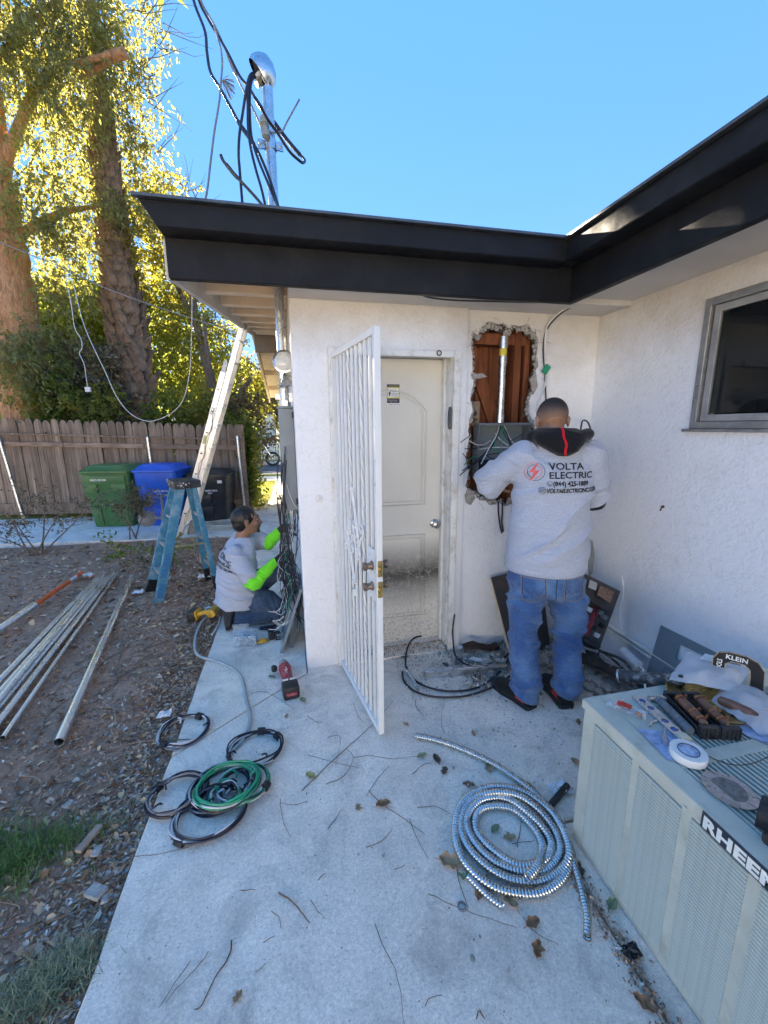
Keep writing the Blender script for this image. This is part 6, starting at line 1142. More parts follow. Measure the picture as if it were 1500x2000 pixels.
ap = thing('air_chuck', 'steel pipe fitting with ribbed grey grip between the level and fuse block', 'fitting', (1.23, 1.03, T)); b = MB(); b.cyl((1.225, 1.10, T+.012), (1.285, 1.085, T+.012), .011, n=10); part('cross_tube', b, M_galv, ap)
S = [V((1.25, 1.085, T+.014)).lerp(V((1.215, .93, T+.014)), t_) for t_ in np.linspace(0, 1, 40)]; b = MB(); b.tube(S, [.0145+.0015*math.sin(i*1.6) for i in range(40)], 12); part('grip', b, pbr('grey_rubber', (.13, .15, .17), .55), ap)
b = MB(); b.cyl((1.118, .935, T+.012), (1.095, .905, T+.012), .009, n=10); b.cyl((1.14, .955, T+.012), (1.1185, .9355, T+.012), .0065, n=10); tag(b.build('cable_connector', pbr('blue_grey_connector', (.38, .44, .55), .3, .7)), 'blue grey metal cable connector on the blue wrapper', 'connector')
br = thing('circuit_breaker', 'black circuit breaker block at the near edge of the condenser lid', 'circuit breaker', (1.12, .63, T)); MB_ = Matrix.Translation((1.135, .615, T))@Matrix.Rotation(.5, 4, 'Z')
for i in range(2): b = MB(); b.box(-.035+i*.036, -.001+i*.036, -.045, .045, 0, .05); b.box(-.028+i*.036, -.008+i*.036, -.015, .015, .0501, .062); part('pole', TM(b, MB_), M_blk, br, bevel=.003)
b = MB(); b.lathe([(.014, 0), (.016, .004), (.016, .02), (0, .021)], (-.055, .012, .014), (-1, 0, 0), 14); part('lug', TM(b, MB_), M_blk, br)
b = MB(); b.tube(smooth_path([(1.17, .875, T+.004), (1.19, .83, T+.004), (1.22, .80, T+.004), (1.28, .79, T+.004), (1.36, .80, T+.004)], 5), .0013, 5); tag(b.build('thin_wire', M_black), 'fine black wire trailing over the condenser grille', 'wire')

# ------------------------------------------------ things leaning in the corner
def sheet(name, label, cat, quad, th, m, grp=None, bevel=.002):
    b = MB(); q = [V(p) for p in quad]; N = (q[1]-q[0]).cross(q[3]-q[0]).normalized(); n = len(b.v); b.v = [tuple(p) for p in q]+[tuple(p-N*th) for p in q]
    b.f = [(0, 1, 2, 3), (7, 6, 5, 4), (0, 4, 5, 1), (1, 5, 6, 2), (2, 6, 7, 3), (3, 7, 4, 0)]; o = b.build(name, m, bevel=bevel); return tag(o, label, cat, grp) if label else o
M_rust = pbr('rusty_grey_steel', (.12, .11, .105), .6, .4, var=.4, scale=10, grime=(.16, .075, .04), gscale=9); M_dkpan = pbr('dark_brown_steel', (.07, .066, .066), .55, .3, var=.3, scale=6, grime=(.12, .08, .06), gscale=7)
o = thing('panel_door', 'dark old panel door with a pale edge leaning behind the standing man\'s legs', 'panel door', (1.4, 2.4, 0)); q = sheet('plate', None, None, [PY(1003, 1303, 2.36), PY(1075, 1262, 2.45), PY(1055, 1105, 2.58), PY(957, 1128, 2.56)], .006, M_dkpan); q.parent = o; q.matrix_parent_inverse = wm(o).inverted()
b = MB(); b.bar(PY(1003, 1303, 2.355), PY(957, 1128, 2.555), .012, .006); part('pale_edge', b, M_cream, o)
o = thing('old_breaker_panel', 'rusty old breaker panel with red labels leaning in the corner', 'breaker panel', (2.0, 2.1, 0)); YP = 2.14
def pp4(pts, y=YP): return [PY(x, yy, y+dy) for (x, yy), dy in zip(pts, (-.03, -.05, .02, .03))]
for nm, pts, dy, th, m in (('back_pan', [(1120, 1245), (1168, 1275), (1212, 1155), (1143, 1120)], .0, .03, M_rust), ('cover_plate', [(1140, 1166), (1196, 1198), (1211, 1154), (1146, 1124)], -.03, .012, M_dkpan), ('red_label', [(1140, 1238), (1149, 1243), (1173, 1184), (1163, 1178)], -.02, .004, pbr('faded_red_label', (.34, .03, .035), .6, var=.4, scale=70, bump=0)), ('white_label', [(1149, 1147), (1164, 1153), (1167, 1139), (1152, 1132)], -.048, .002, pbr('printed_label', (.5, .5, .46), .6, var=.4, scale=80)), ('rust_patch', [(1166, 1162), (1192, 1178), (1200, 1156), (1172, 1143)], -.048, .002, pbr('rust_print', (.25, .14, .09), .7, var=.6, scale=60)), ('shelf_flange', [(1138, 1262), (1168, 1275), (1171, 1266), (1138, 1244)], -.05, .02, M_galv)):
    q = sheet(nm, None, None, pp4(pts, YP+dy), th, m, bevel=.001); q.parent = o; q.matrix_parent_inverse = wm(o).inverted()
for k, (x, y) in enumerate(((1150, 1190), (1172, 1196), (1176, 1222), (1165, 1240), (1180, 1205), (1158, 1225))): b = MB(); c = PY(x, y, YP-.03); b.box(-.02, .02, -.012, .012, -.014, .014, Matrix.Translation(c)@Matrix.Rotation(.5, 4, 'Y')); part('breaker', b, (M_wprint, M_gcab, M_blk)[k % 3], o, bevel=.003)
o = thing('metal_trough', 'dark bent metal trough on the rubble under the old breaker panel', 'metal trough', (1.9, 2.0, 0)); 
for nm, pts in (('side_plate', [(1150, 1300), (1172, 1285), (1170, 1262), (1138, 1250)]), ('floor_plate', [(1138, 1250), (1170, 1268), (1175, 1262), (1142, 1244)])): q = sheet(nm, None, None, [PY(x, y, 2.05+.02*i) for i, (x, y) in enumerate(pts)], .004, M_dkpan); q.parent = o; q.matrix_parent_inverse = wm(o).inverted()
sheet('cover_plate', 'pale steel cover plate standing behind the man\'s elbow in the corner', 'cover plate', [PY(1150, 1130, 2.42), PY(1158, 1118, 2.42), PY(1163, 1060, 2.5), PY(1149, 1052, 2.5)], .01, pbr('grey_green_plate', (.36, .37, .34), .5, .3, grime=(.12, .11, .1)))
b = MB(); Q = [V((2.05, 1.90, .0)), V((2.05, 1.46, .0)), V((2.094, 1.44, .47)), V((2.094, 1.87, .43))]; O_ = Q[0]; U_ = (Q[1]-Q[0]); W_ = (Q[3]-Q[0]); UL, WL = U_.length, W_.length
b.prism([[(0, 0), (UL, 0), (UL*1.03, WL*1.03), (0, WL)], [(.14, WL-.05), (.14, WL-.14), (.27, WL-.13), (.27, WL-.04)][::1]], O_, U_.normalized(), W_.normalized(), .004); gpv = thing('cover_plate', 'blue grey steel cover plate with square knockouts leaning on the wing wall', 'cover plate', (2.05, 1.7, 0)); part('plate', b, pbr('blue_grey_enamel', (.20, .25, .28), .42, .1, var=.08), gpv)
b = MB(); n_ = V((-1, 0, .1)).normalized()
for k in range(3):
    c = O_+U_.normalized()*.13+W_.normalized()*(WL-.24-.055*k)+n_*.0015; b.tube([c+U_.normalized()*x+W_.normalized()*y for x, y in ((-.03, -.018), (.03, -.018), (.03, .018), (-.03, .018))], .0013, 4, closed=True)
part('knockout_outline', b, M_dark, gpv)
o = thing('paint_roller', 'white paint roller lying against the foot of the wing wall', 'paint roller', (2.0, 1.95, .15)); a, e = V((1.99, 2.02, .20)), V((1.985, 1.875, .175)); b = MB(); d = (e-a).normalized(); b.tube([a, a+d*.004, e-d*.004, e], [.02, .026, .026, .02], 16); part('sleeve', b, pbr('roller_nap', (.62, .63, .66), .95, bump=.8, bscale=160), o)
b = MB(); b.tube(smooth_path([e, e+d*.03, e+d*.045+V((-.02, -.01, -.02)), V((1.90, 1.72, .10)), V((1.86, 1.6, .06))], 5), .006, 8); part('handle_rod', b, M_wprint, o)
b = MB(); b.bar((1.80, 2.25, .05), (1.98, 1.62, .10), .05, .006); b.bar((1.825, 2.25, .075), (2.005, 1.62, .125), .006, .05); tag(b.build('angle_iron', M_rust), 'rusty angle iron strip lying along the wing wall over the rubble', 'angle iron')
for i, pts in enumerate(([(1.88, 2.2, .16), (1.93, 2.1, .14), (1.94, 2.0, .13), (1.92, 1.9, .12), (1.9, 1.8, .08)], [(1.86, 2.15, .15), (1.9, 2.05, .10), (1.89, 1.95, .13), (1.93, 1.87, .12), (1.88, 1.75, .07)], [(1.9, 2.12, .15), (1.95, 2.0, .16), (1.96, 1.92, .14), (1.93, 1.82, .10)])): b = MB(); b.tube(smooth_path(pts, 6), .009, 8); tag(b.build('dirty_cable', MATS['flaking_black']), ('dirty black cable nearest the slab in the heap beside the roller', 'dirty black cable weaving through the middle of the heap beside the roller', 'dirty black cable lying topmost against the white paint roller')[i], 'cable', 'dirty cables by the paint roller')
# ------------------------------------------------ people
def rings(b, secs, n=24):
    """closed loft through elliptical sections (centre, half-axis a, half-axis b)"""
    base = len(b.v); m = len(secs)
    for c, a, q in secs:
        for k in range(n): t_ = 2*math.pi*k/n; b.v.append(tuple(V(c)+V(a)*math.cos(t_)+V(q)*math.sin(t_)))
    for i in range(m-1):
        for k in range(n): b.f.append((base+i*n+k, base+i*n+(k+1) % n, base+(i+1)*n+(k+1) % n, base+(i+1)*n+k))
    b.f.append(tuple(base+k for k in reversed(range(n)))); b.f.append(tuple(base+(m-1)*n+k for k in range(n)))
def capsule(b, pts, n=16):
    P = [V(p) for p, r in pts]; R_ = [r for p, r in pts]
    S = smooth_path(P, 5) if len(P) > 2 else P; rs = [R_[0]+0]*len(S)
    for i in range(len(S)):
        t_ = i/(len(S)-1)*(len(P)-1); k = min(int(t_), len(P)-2); rs[i] = R_[k]+(R_[k+1]-R_[k])*(t_-k)
    b.tube(S, rs, n); b.sphere(P[0], R_[0]*.985, n); b.sphere(P[-1], R_[-1]*.985, n)
def fuse(name, builds, mat, parent, voxel=.008, sm=6, wr=None, keep=None):
    """joins closed volumes into one continuous skin, relaxes it and lays folds into it"""
    b = MB()
    for f in builds: f(b)
    me = bpy.data.meshes.new('x'); me.from_pydata(b.v, [], b.f); bm = bmesh.new(); bm.from_mesh(me); bmesh.ops.remove_doubles(bm, verts=bm.verts, dist=1e-6); bmesh.ops.recalc_face_normals(bm, faces=bm.faces); bm.to_mesh(me); bm.free()
    o = bpy.data.objects.new('x', me); col.objects.link(o); r = o.modifiers.new('r', 'REMESH'); r.mode = 'VOXEL'; r.voxel_size = voxel; s = o.modifiers.new('s', 'SMOOTH'); s.factor = .5; s.iterations = sm
    dg = bpy.context.evaluated_depsgraph_get(); dg.update(); m2 = bpy.data.meshes.new_from_object(o.evaluated_get(dg)); bpy.data.objects.remove(o); bpy.data.meshes.remove(me)
    m2.name = name; m2.materials.clear(); m2.materials.append(mat)
    if wr:
        N = len(m2.vertices); co = np.empty(N*3); m2.vertices.foreach_get('co', co); co = co.reshape(-1, 3); no = np.array([v.normal[:] for v in m2.vertices])
        d = np.array([wr(V(c)) for c in co]); co = co+no*d[:, None]; m2.vertices.foreach_set('co', co.ravel()); m2.update()
    m2.polygons.foreach_set('use_smooth', [True]*len(m2.polygons))
    return link(name, m2, parent)
def folds(p, dirv, freq, amp, seed, stretch=5., thr=.1):
    """ridged folds running across dirv"""
    d = V(dirv).normalized(); a, c, _ = basis(d); q = V((p.dot(d)*freq, p.dot(a)*freq/stretch, p.dot(c)*freq/stretch)); w_ = V((noise.noise(q*.7+V((seed, 3, 1))), noise.noise(q*.7+V((5, seed, 2))), 0))*1.1
    n_ = noise.noise(q+w_+V((seed*7.1, seed, 0))); return amp*((max(0., 1-abs(n_)*2.6))**1.5-.3)
def cloth(name, c, scale=900, hv=.25, rough=.85, fade=None, weave=.3, crease=0.):
    t = NT(name); co = t.coord('Object'); n1 = t.noise(co, scale*.35, 2); n2 = t.noise(co, 7, 5)
    k = t.ramp(n1, [(.3, tuple(x*(1-hv) for x in c)), (.7, tuple(min(1, x*(1+hv)) for x in c))])
    if fade: k = t.mix(t.ramp(n2, [(.42, 0.), (.62, 1.)]), k, fade); k = t.mix(.35, k, t.ramp(t.noise(t.coord('Object', (260, 260, 14)), 1, 3), [(.3, .55), (.7, 1.4)]), 'MULTIPLY')
    t.set(Base_Color=k, Roughness=rough, Specular_IOR_Level=.2, Sheen_Weight=.15); pv = t.bump(n1, weave, .002)
    if crease:
        mp = t.n('Mapping'); mp.inputs['Rotation'].default_value = (.5, .6, .3); mp.inputs['Scale'].default_value = (5, 5, 26); t.l(co, mp.inputs[0]); w_ = t.noise(mp.outputs[0], 1, 4, .6, 1.4); rg = t.math('ABSOLUTE', t.math('SUBTRACT', w_, .5)); t.bump(t.ramp(rg, [(0, 1.), (.12, 0.)]), crease, .012, pv)
    return t.m
M_tee = cloth('heather_grey_jersey', (.41, .45, .54), hv=.22, crease=.35); M_jean = cloth('blue_denim', (.055, .125, .30), hv=.25, fade=(.12, .23, .42), crease=.6); M_jean2 = cloth('dark_denim', (.035, .065, .12), hv=.25, fade=(.06, .10, .17), crease=.5); M_hood = cloth('black_fleece', (.008, .008, .010), hv=.2); M_neon = cloth('neon_green_jersey', (.18, .78, .03), hv=.06, crease=.4); M_glove = pbr('black_glove', (.012, .012, .013), .55, var=.3, bump=.4, bscale=200)
def skin(name, c):
    t = NT(name); co = t.coord('Object'); t.set(Base_Color=t.ramp(t.noise(co, 30, 4), [(.3, tuple(x*.85 for x in c)), (.7, tuple(x*1.12 for x in c))]), Roughness=.5, Subsurface_Weight=.1, Subsurface_Radius=(.01, .004, .002)); t.b.inputs['Subsurface Scale'].default_value = .4; t.bump(t.noise(co, 320, 2), .12, .001); return t.m
M_skin = skin('tan_skin', (.34, .19, .125)); M_skin2 = skin('brown_skin', (.27, .145, .09)); M_hair = pbr('black_hair', (.008, .007, .007), .42, var=.4, scale=120, bump=.5, bscale=220)
def hand(b, wrist, d, nrm, s=1., curl=.5, side=1):
    """palm with four unequal bent fingers and a thumb leaving its side; d points to the fingertips, nrm out of the palm"""
    d = V(d).normalized(); nrm = V(nrm); nrm = (nrm-d*nrm.dot(d)).normalized(); sd = d.cross(nrm)*side
    w0 = V(wrist); rings(b, [(w0-d*.01*s, sd*.026*s, nrm*.019*s), (w0+d*.03*s, sd*.036*s, nrm*.018*s), (w0+d*.075*s, sd*.042*s, nrm*.016*s), (w0+d*.095*s, sd*.040*s, nrm*.012*s)], 14)
    for k, (o_, L) in enumerate(((-.031, .068), (-.0105, .078), (.0105, .073), (.031, .056))):
        p = w0+d*(.088-.006*abs(k-1.3))*s+sd*o_*s; pts = [(p-d*.02*s, .0095*s)]; a = 0
        for j, f_ in enumerate((.45, .32, .23)): a += curl*(.7, 1.0, .7)[j]+.04*k*curl; p = p+(d*math.cos(a)+nrm*math.sin(a)+sd*o_*.8)*L*f_*s; pts.append((p, (.0092, .0085, .0072)[j]*s))
        capsule(b, pts, 10)
    p = w0+d*.022*s-sd*.03*s; pts = [(p+sd*.01*s, .0125*s)]
    for j, (ax, L) in enumerate(((.75, .038), (.55, .032), (.35, .026))): p = p+(d*(1-ax*.6)-sd*ax+nrm*(.25+.25*j)).normalized()*L*s; pts.append((p, (.0115, .0105, .0085)[j]*s))
    capsule(b, pts, 10)
def head(b, c, fwd, up, s=1., ear=True):
    """skull, jaw, nose, brow, lips and ears; c is the middle of the skull"""
    f = V(fwd).normalized(); u = V(up); u = (u-f*u.dot(f)).normalized(); r = f.cross(u); c = V(c)
    L = lambda x, y, z: c+(r*x+f*y+u*z)*s
    def ell(x, y, z, rx, ry, rz):
        n0 = len(b.v); b.sphere((0, 0, 0), 1, 20); b.v[n0:] = [tuple(L(x+p[0]*rx, y+p[1]*ry, z+p[2]*rz)) for p in b.v[n0:]]
    ell(0, -.012, .025, .077, .098, .085); ell(0, .02, -.02, .068, .078, .085); ell(0, .035, -.075, .05, .052, .042); ell(0, .066, -.092, .024, .02, .018); ell(0, .075, .022, .055, .02, .014)
    capsule(b, [(L(0, .092, .012), .008*s), (L(0, .108, -.022), .012*s), (L(0, .114, -.034), .0125*s)], 10)
    for k in (-1, 1): ell(k*.011, .104, -.038, .009, .010, .007); ell(k*.045, .066, -.022, .022, .022, .02)
    ell(0, .092, -.060, .024, .011, .006); ell(0, .09, -.071, .021, .012, .007)
    if ear:
        for k in (-1, 1): ell(k*.081, -.008, -.012, .007, .019, .031); ell(k*.086, -.018, .0, .006, .009, .020)
    return L
def project_text(items, target, O, U, W, mat, parent, name='shirt_print', lift=.0035, maxe=.006):
    """flat print laid onto cloth: outlines are cut small and dropped onto the target surface along the print's normal"""
    O, U, W = V(O), V(U).normalized(), V(W).normalized(); N = U.cross(W).normalized(); me = target.data
    bv = BVHTree.FromPolygons([v.co for v in me.vertices], [p.vertices for p in me.polygons])
    bm = bmesh.new()
    for v, f in items:
        vs = [bm.verts.new((p[0], p[1], 0)) for p in v]
        for q in f:
            try: bm.faces.new([vs[i] for i in q])
            except ValueError: pass
    for it in range(4):
        es = [e for e in bm.edges if e.calc_length() > maxe]
        if not es: break
        bmesh.ops.subdivide_edges(bm, edges=es, cuts=1); bmesh.ops.triangulate(bm, faces=bm.faces)
    bad = []
    for v in bm.verts:
        p = O+U*v.co.x+W*v.co.y; h = bv.ray_cast(p+N*.25, -N, .6)
        if h[0] is None: bad.append(v)
        else: v.co = h[0]+h[1]*lift
    bmesh.ops.delete(bm, geom=bad, context='VERTS'); m2 = bpy.data.meshes.new(name); bm.to_mesh(m2); bm.free(); m2.materials.append(mat); return link(name, m2, parent)
def place(v, f, x, y, sx=1.): return [(p[0]*sx+x, p[1]+y) for p in v], f
def ringp(cx, cy, r0, r1, a0=0, a1=2*math.pi, n=40):
    v = []
    for k in range(n+1): a = a0+(a1-a0)*k/n; v += [(cx+r0*math.cos(a), cy+r0*math.sin(a)), (cx+r1*math.cos(a), cy+r1*math.sin(a))]
    return v, [(2*k, 2*k+1, 2*k+3, 2*k+2) for k in range(n)]
def logo(target, O, U, W, s, parent):
    T_ = lambda st, size, x, y, b_=0., sx=1., sp=1.: place(*text_pts(st, size*s, b_*s, sp), x*s, y*s, sx)
    black = [T_('VOLTA', .062, .0, .012, .0012, 1.22), T_('ELECTRIC', .062, .0, -.047, .0012, 1.16), T_('(844) 425-1889', .044, .028, -.098, .0016, .92), T_('VOLTAELECTRICINC.COM', .040, -.012, -.144, .0016, .80)]
    sc_ = lambda vf: ([(x*s, y*s) for x, y in vf[0]], vf[1])
    black += [sc_(ringp(.006, -.082, .0165, .0185)), sc_(ringp(.006, -.082, .008, .0115, 2.4, 5.4, 14)), sc_(ringp(-.036, -.130, .019, .0215)), sc_(ringp(-.036, -.130, .0085, .0100))]
    black += [([((-.036-.02+.0)*s, (-.130+dy)*s), ((-.036+.02)*s, (-.130+dy)*s), ((-.036+.02)*s, (-.130+dy+.002)*s), ((-.036-.02)*s, (-.130+dy+.002)*s)], [(0, 1, 2, 3)]) for dy in (-.010, -.001, .009)]
    project_text(black, target, O, U, W, M_ink, parent)
    navy = [sc_(ringp(-.085, -.002, .060, .0635, -1.7, 1.15)), sc_(ringp(-.085, -.002, .042, .0455, 1.6, 4.3))]; red = [sc_(ringp(-.085, -.002, .060, .0635, 1.5, 4.4)), sc_(ringp(-.085, -.002, .042, .0455, -1.5, 1.3))]
    bolt = [(-.062, .066), (-.122, -.012), (-.092, -.006), (-.112, -.074), (-.052, .008), (-.086, .002)]; red.append(([(x*s, y*s) for x, y in bolt], [(0, 1, 5), (1, 2, 5), (2, 3, 4), (2, 4, 5)]))
    project_text(navy, target, O, U, W, M_navy, parent); project_text(red, target, O, U, W, pbr('red_shirt_print', (.75, .12, .11), .7, bump=0), parent, lift=.004)
def shoe(name, toe, heel, up, m, ms, parent, w_=.048, h_=.085, patch=None):
    toe, heel, up = V(toe), V(heel), V(up).normalized(); d = (toe-heel); L = d.length; d.normalize(); up = (up-d*up.dot(d)).normalized(); sd = d.cross(up)
    S = lambda t_, z: heel+d*(t_*L)+up*z
    o = fuse(name, [lambda b: rings(b, [(S(.0, .035), sd*w_*.55, up*.03), (S(.05, .05), sd*w_*.74, up*.048), (S(.2, .052), sd*w_*.78, up*h_*.6), (S(.42, .045), sd*w_*.84, up*.045), (S(.65, .036), sd*w_, up*.034), (S(.85, .032), sd*w_*.92, up*.028), (S(.97, .026), sd*w_*.55, up*.02)])], m, parent, .006, 4)
    b = MB(); out = [(-.0, .55), (.04, .78), (.2, .80), (.42, .82), (.65, 1.02), (.85, .94), (.97, .6), (1.0, .25)]; pts = [(t_*L, k*w_*1.04) for t_, k in out]+[(t_*L, -k*w_*1.04) for t_, k in out[::-1]]
    b.prism([pts], heel+up*.026, d, -sd if d.cross(-sd).dot(up) > 0 else sd, .028); part('sole', b, ms, o, bevel=.004, seg=2)
    if patch:
        for k in (-1, 1): b = MB(); b.grid(lambda u, v: S(.12+.2*u, .03+.05*v)+sd*k*(w_*.80+.004-.012*abs(v-.5)*2*.5), 4, 4); part('side_patch', b, patch, o)
    return o
# ---- standing man, back to the camera, arms in the hole
O1 = V((1.395, 2.0, 0)); fa_ = rad(17); F1 = V((math.sin(fa_), math.cos(fa_), 0)); R1 = V((math.cos(fa_), -math.sin(fa_), 0)); Zu = V((0, 0, 1))
def A(r, f, z): return O1+R1*r+F1*f+Zu*z
man = thing('person', 'man standing with his back turned in grey lettered t-shirt, black hood and blue jeans working in the wall hole', 'person', tuple(O1)); man['label'] = 'man standing back turned in grey lettered t-shirt and blue jeans at the wall hole'
LS, LE, LW = A(-.185, .0, 1.435), A(-.335, .12, 1.275), A(-.20, .40, 1.24); RS, RE, RW = A(.195, .0, 1.435), A(.262, .10, 1.20), A(.10, .37, 1.26)
HC_ = A(-.01, .075, 1.625); hf = (F1+V((0, 0, -.45))).normalized(); hu = (Zu+F1*.45).normalized()
def bl(b):
    head(b, HC_, hf, hu, 1.02); capsule(b, [(A(-.005, .0, 1.42), .07), (A(-.008, .035, 1.52), .062), (A(-.01, .055, 1.58), .06)])
    capsule(b, [(LE, .04), (LE.lerp(LW, .5), .038), (LW, .027)]); capsule(b, [(RE, .04), (RE.lerp(RW, .5), .038), (RW, .027)]); capsule(b, [(LS, .05), (LE, .04)]); capsule(b, [(RS, .05), (RE, .04)]); capsule(b, [(A(-.2, 0, 1.4), .06), (A(.2, 0, 1.4), .06)]); capsule(b, [(A(0, 0, 1.4), .1), (A(0, 0, 1.0), .12)])
    hand(b, LW, (F1*.9+R1*.35+Zu*.15), (R1*.9-F1*.3), 1., .55, -1); hand(b, RW, (F1*.95-R1*.2+Zu*.1), (-R1*.9-F1*.2), 1., .55, 1)
fuse('body', [bl], M_skin, man, .0055, 3)
# buzz-cut hair
t = NT('buzzed_hair'); sep = t.n('SeparateXYZ'); t.l(t.coord('Object'), sep.inputs[0]); co = t.coord('Object'); z_ = t.math('ADD', sep.outputs[2], t.math('MULTIPLY', t.noise(co, 60, 3), .02)); mr = t.n('MapRange'); t.l(z_, mr.inputs[0]); mr.inputs[1].default_value = 1.635; mr.inputs[2].default_value = 1.725
t.set(Base_Color=t.ramp(mr.outputs[0], [(0, (.30, .175, .12)), (.45, (.16, .10, .075)), (.8, (.05, .038, .033)), (1, (.025, .02, .018))]), Roughness=.8); t.bump(t.noise(co, 420, 2), .5, .002)
def hr(b):
    n0 = len(b.v); b.sphere((0, 0, 0), 1, 28); r_ = hf.cross(hu); b.v[n0:] = [tuple(HC_+r_*(p[0]*.0815)+hf*(-.014+p[1]*.1035)+hu*(.027+p[2]*.0895)) for p in b.v[n0:]]
o = fuse('hair', [hr], t.m, man, .005, 3); bm = bmesh.new(); bm.from_mesh(o.data); bmesh.ops.bisect_plane(bm, geom=bm.verts[:]+bm.edges[:]+bm.faces[:], plane_co=HC_+hf*.058+hu*.03, plane_no=(hf*.8-hu*.6), clear_outer=True); bmesh.ops.bisect_plane(bm, geom=bm.verts[:]+bm.edges[:]+bm.faces[:], plane_co=HC_-hf*.04-hu*.03, plane_no=(-hu-hf*.1), clear_outer=True); bm.to_mesh(o.data); bm.free()
def tee_w(p):
    z = p.z; a = folds(p, (.55, 0, -.85), 7.5, .02, 2, 4.) if z < 1.3 else folds(p, (.5, 0, 1), 9, .012, 3, 4.)
    return a*(1.2-max(0, z-1.0)*1.2)*min(1, max(.08, (z-.82)/.12))+.004*noise.noise(p*7)
def tee(b):
    rings(b, [(A(-.005, .02, .79), R1*.226, F1*.176), (A(-.005, .02, .86), R1*.226, F1*.174), (A(-.005, .02, 1.0), R1*.216, F1*.165), (A(0, .02, 1.15), R1*.212, F1*.158), (A(0, .015, 1.28), R1*.214, F1*.15), (A(0, .01, 1.38), R1*.215, F1*.128), (A(0, .015, 1.45), R1*.185, F1*.10), (A(0, .02, 1.5), R1*.12, F1*.075), (A(0, .03, 1.53), R1*.085, F1*.065)], 32)
    capsule(b, [(LS+R1*.02, .088), (LS.lerp(LE, .5), .078), (LE.lerp(LS, .06)-Zu*.0, .079)]); capsule(b, [(RS-R1*.02, .088), (RS.lerp(RE, .5), .078), (RE.lerp(RS, .06), .074)])
    rings(b, [(LS.lerp(LE, .6), (LE-LS).normalized().cross(Zu).normalized()*.082, (LE-LS).normalized().cross((LE-LS).normalized().cross(Zu).normalized())*.09), (LE+(LE-LS).normalized()*.03+F1*.01, (LE-LS).normalized().cross(Zu).normalized()*.075, (LE-LS).normalized().cross((LE-LS).normalized().cross(Zu).normalized())*.092)])
shirt = fuse('t_shirt', [tee], M_tee, man, .0075, 6, tee_w)
b = MB(); pts = [A(-.005+.227*math.cos(a), .02+.176*math.sin(a), .806) for a in np.linspace(0, 2*math.pi, 50)[:-1]]; b.tube(pts, .0022, 5, closed=True); part('hem_stitch', b, M_tee, shirt)
logo(shirt, A(-.066, -.2, 1.365), R1, Zu, .75, shirt)
def under(b, k):
    if k == 0: return capsule(b, [(LE+F1*.05-Zu*.035, .052), (LE.lerp(LW, .3)-Zu*.02, .062), (LE.lerp(LW, .6), .052), (LE.lerp(LW, .95), .040)])
    capsule(b, [(RE+(RE-RS)*-.1, .06), (RE+(RE-RS).normalized()*.03, .062), (RE.lerp(RW, .5), .05), (RE.lerp(RW, .95), .04)])
fuse('undershirt_sleeve', [lambda b: under(b, 0)], M_hood, man, .007, 4, lambda p: folds(p, (1, 1, 0), 14, .003, 5)); fuse('undershirt_sleeve', [lambda b: under(b, 1)], M_hood, man, .007, 4, lambda p: folds(p, (1, 1, 0), 14, .003, 5))
def hd(b):
    rings(b, [(A(-.01, -.015, 1.585), R1*.098, F1*.10), (A(-.01, -.035, 1.565), R1*.128, F1*.105), (A(-.005, -.055, 1.54), R1*.142, F1*.098), (A(0, -.07, 1.50), R1*.115, F1*.082), (A(.008, -.085, 1.465), R1*.07, F1*.062), (A(.01, -.09, 1.445), R1*.025, F1*.03)], 24)
    capsule(b, [(A(-.11, .05, 1.53), .035), (A(-.135, -.02, 1.545), .03), (A(-.05, -.1, 1.54), .028)]); capsule(b, [(A(.11, .05, 1.53), .036), (A(.148, -.03, 1.552), .03), (A(.06, -.11, 1.54), .028)])
hood = fuse('hood', [hd], M_hood, man, .006, 5, lambda p: folds(p, (.3, 0, 1), 12, .004, 9, 3))
sv = [(.0-.0055, .0), (.0+.0055, .0)]; L_ = 14; vs_ = []; fs_ = []
for k in range(L_+1): y = .14*k/L_; x = -.018+.03*(1-k/L_)-.004*math.sin(k*.9); vs_ += [(x-.006, y), (x+.006, y)]
for k in range(L_): fs_.append((2*k, 2*k+1, 2*k+3, 2*k+2))
project_text([(vs_, fs_)], hood, A(-.005, -.2, 1.452), R1, Zu, cloth('red_piping', (.5, .01, .02), hv=.1), hood, 'red_stripe', .004)
LH, RH = V((1.285, 2.01, .80)), V((1.505, 1.97, .80)); LK, RK = V((1.255, 1.975, .43)), V((1.515, 1.935, .42)); LA, RA = V((1.262, 1.925, .075)), V((1.50, 1.875, .075))
def jw(p):
    z = p.z; low = max(0, 1-z/.22); kn = max(0, 1-abs(z-.42)/.2); up_ = max(0, 1-abs(z-.66)/.15)
    return folds(p, (.15, .1, 1), 11, .03, 4, 3.0)*(low*1.1+.15)+folds(p, (.5, .1, 1), 8, .026, 6, 3.5)*(kn+up_*.9+.15)+.003*noise.noise(p*9)
def jn(b):
    rings(b, [(A(-.005, .02, .64), R1*.195, F1*.12), (A(-.005, .0, .70), R1*.213, F1*.158), (A(-.005, .0, .77), R1*.206, F1*.16), (A(-.005, .01, .84), R1*.19, F1*.145), (A(-.005, .015, .94), R1*.19, F1*.14)], 28)
    capsule(b, [(LH-Zu*.1, .108), (LK+Zu*.1, .092), (LK, .084), (LK.lerp(LA, .5), .078), (LA+Zu*.1, .08), (LA+Zu*.035, .084)]); capsule(b, [(RH-Zu*.1, .108), (RK+Zu*.1, .092), (RK, .084), (RK.lerp(RA, .5), .078), (RA+Zu*.1, .08), (RA+Zu*.035, .084)])
jeans = fuse('jeans', [jn], M_jean, man, .0075, 5, jw)
M_stitch = cloth('tan_stitch', (.30, .24, .15)); M_seam = cloth('dark_seam', (.02, .045, .11))
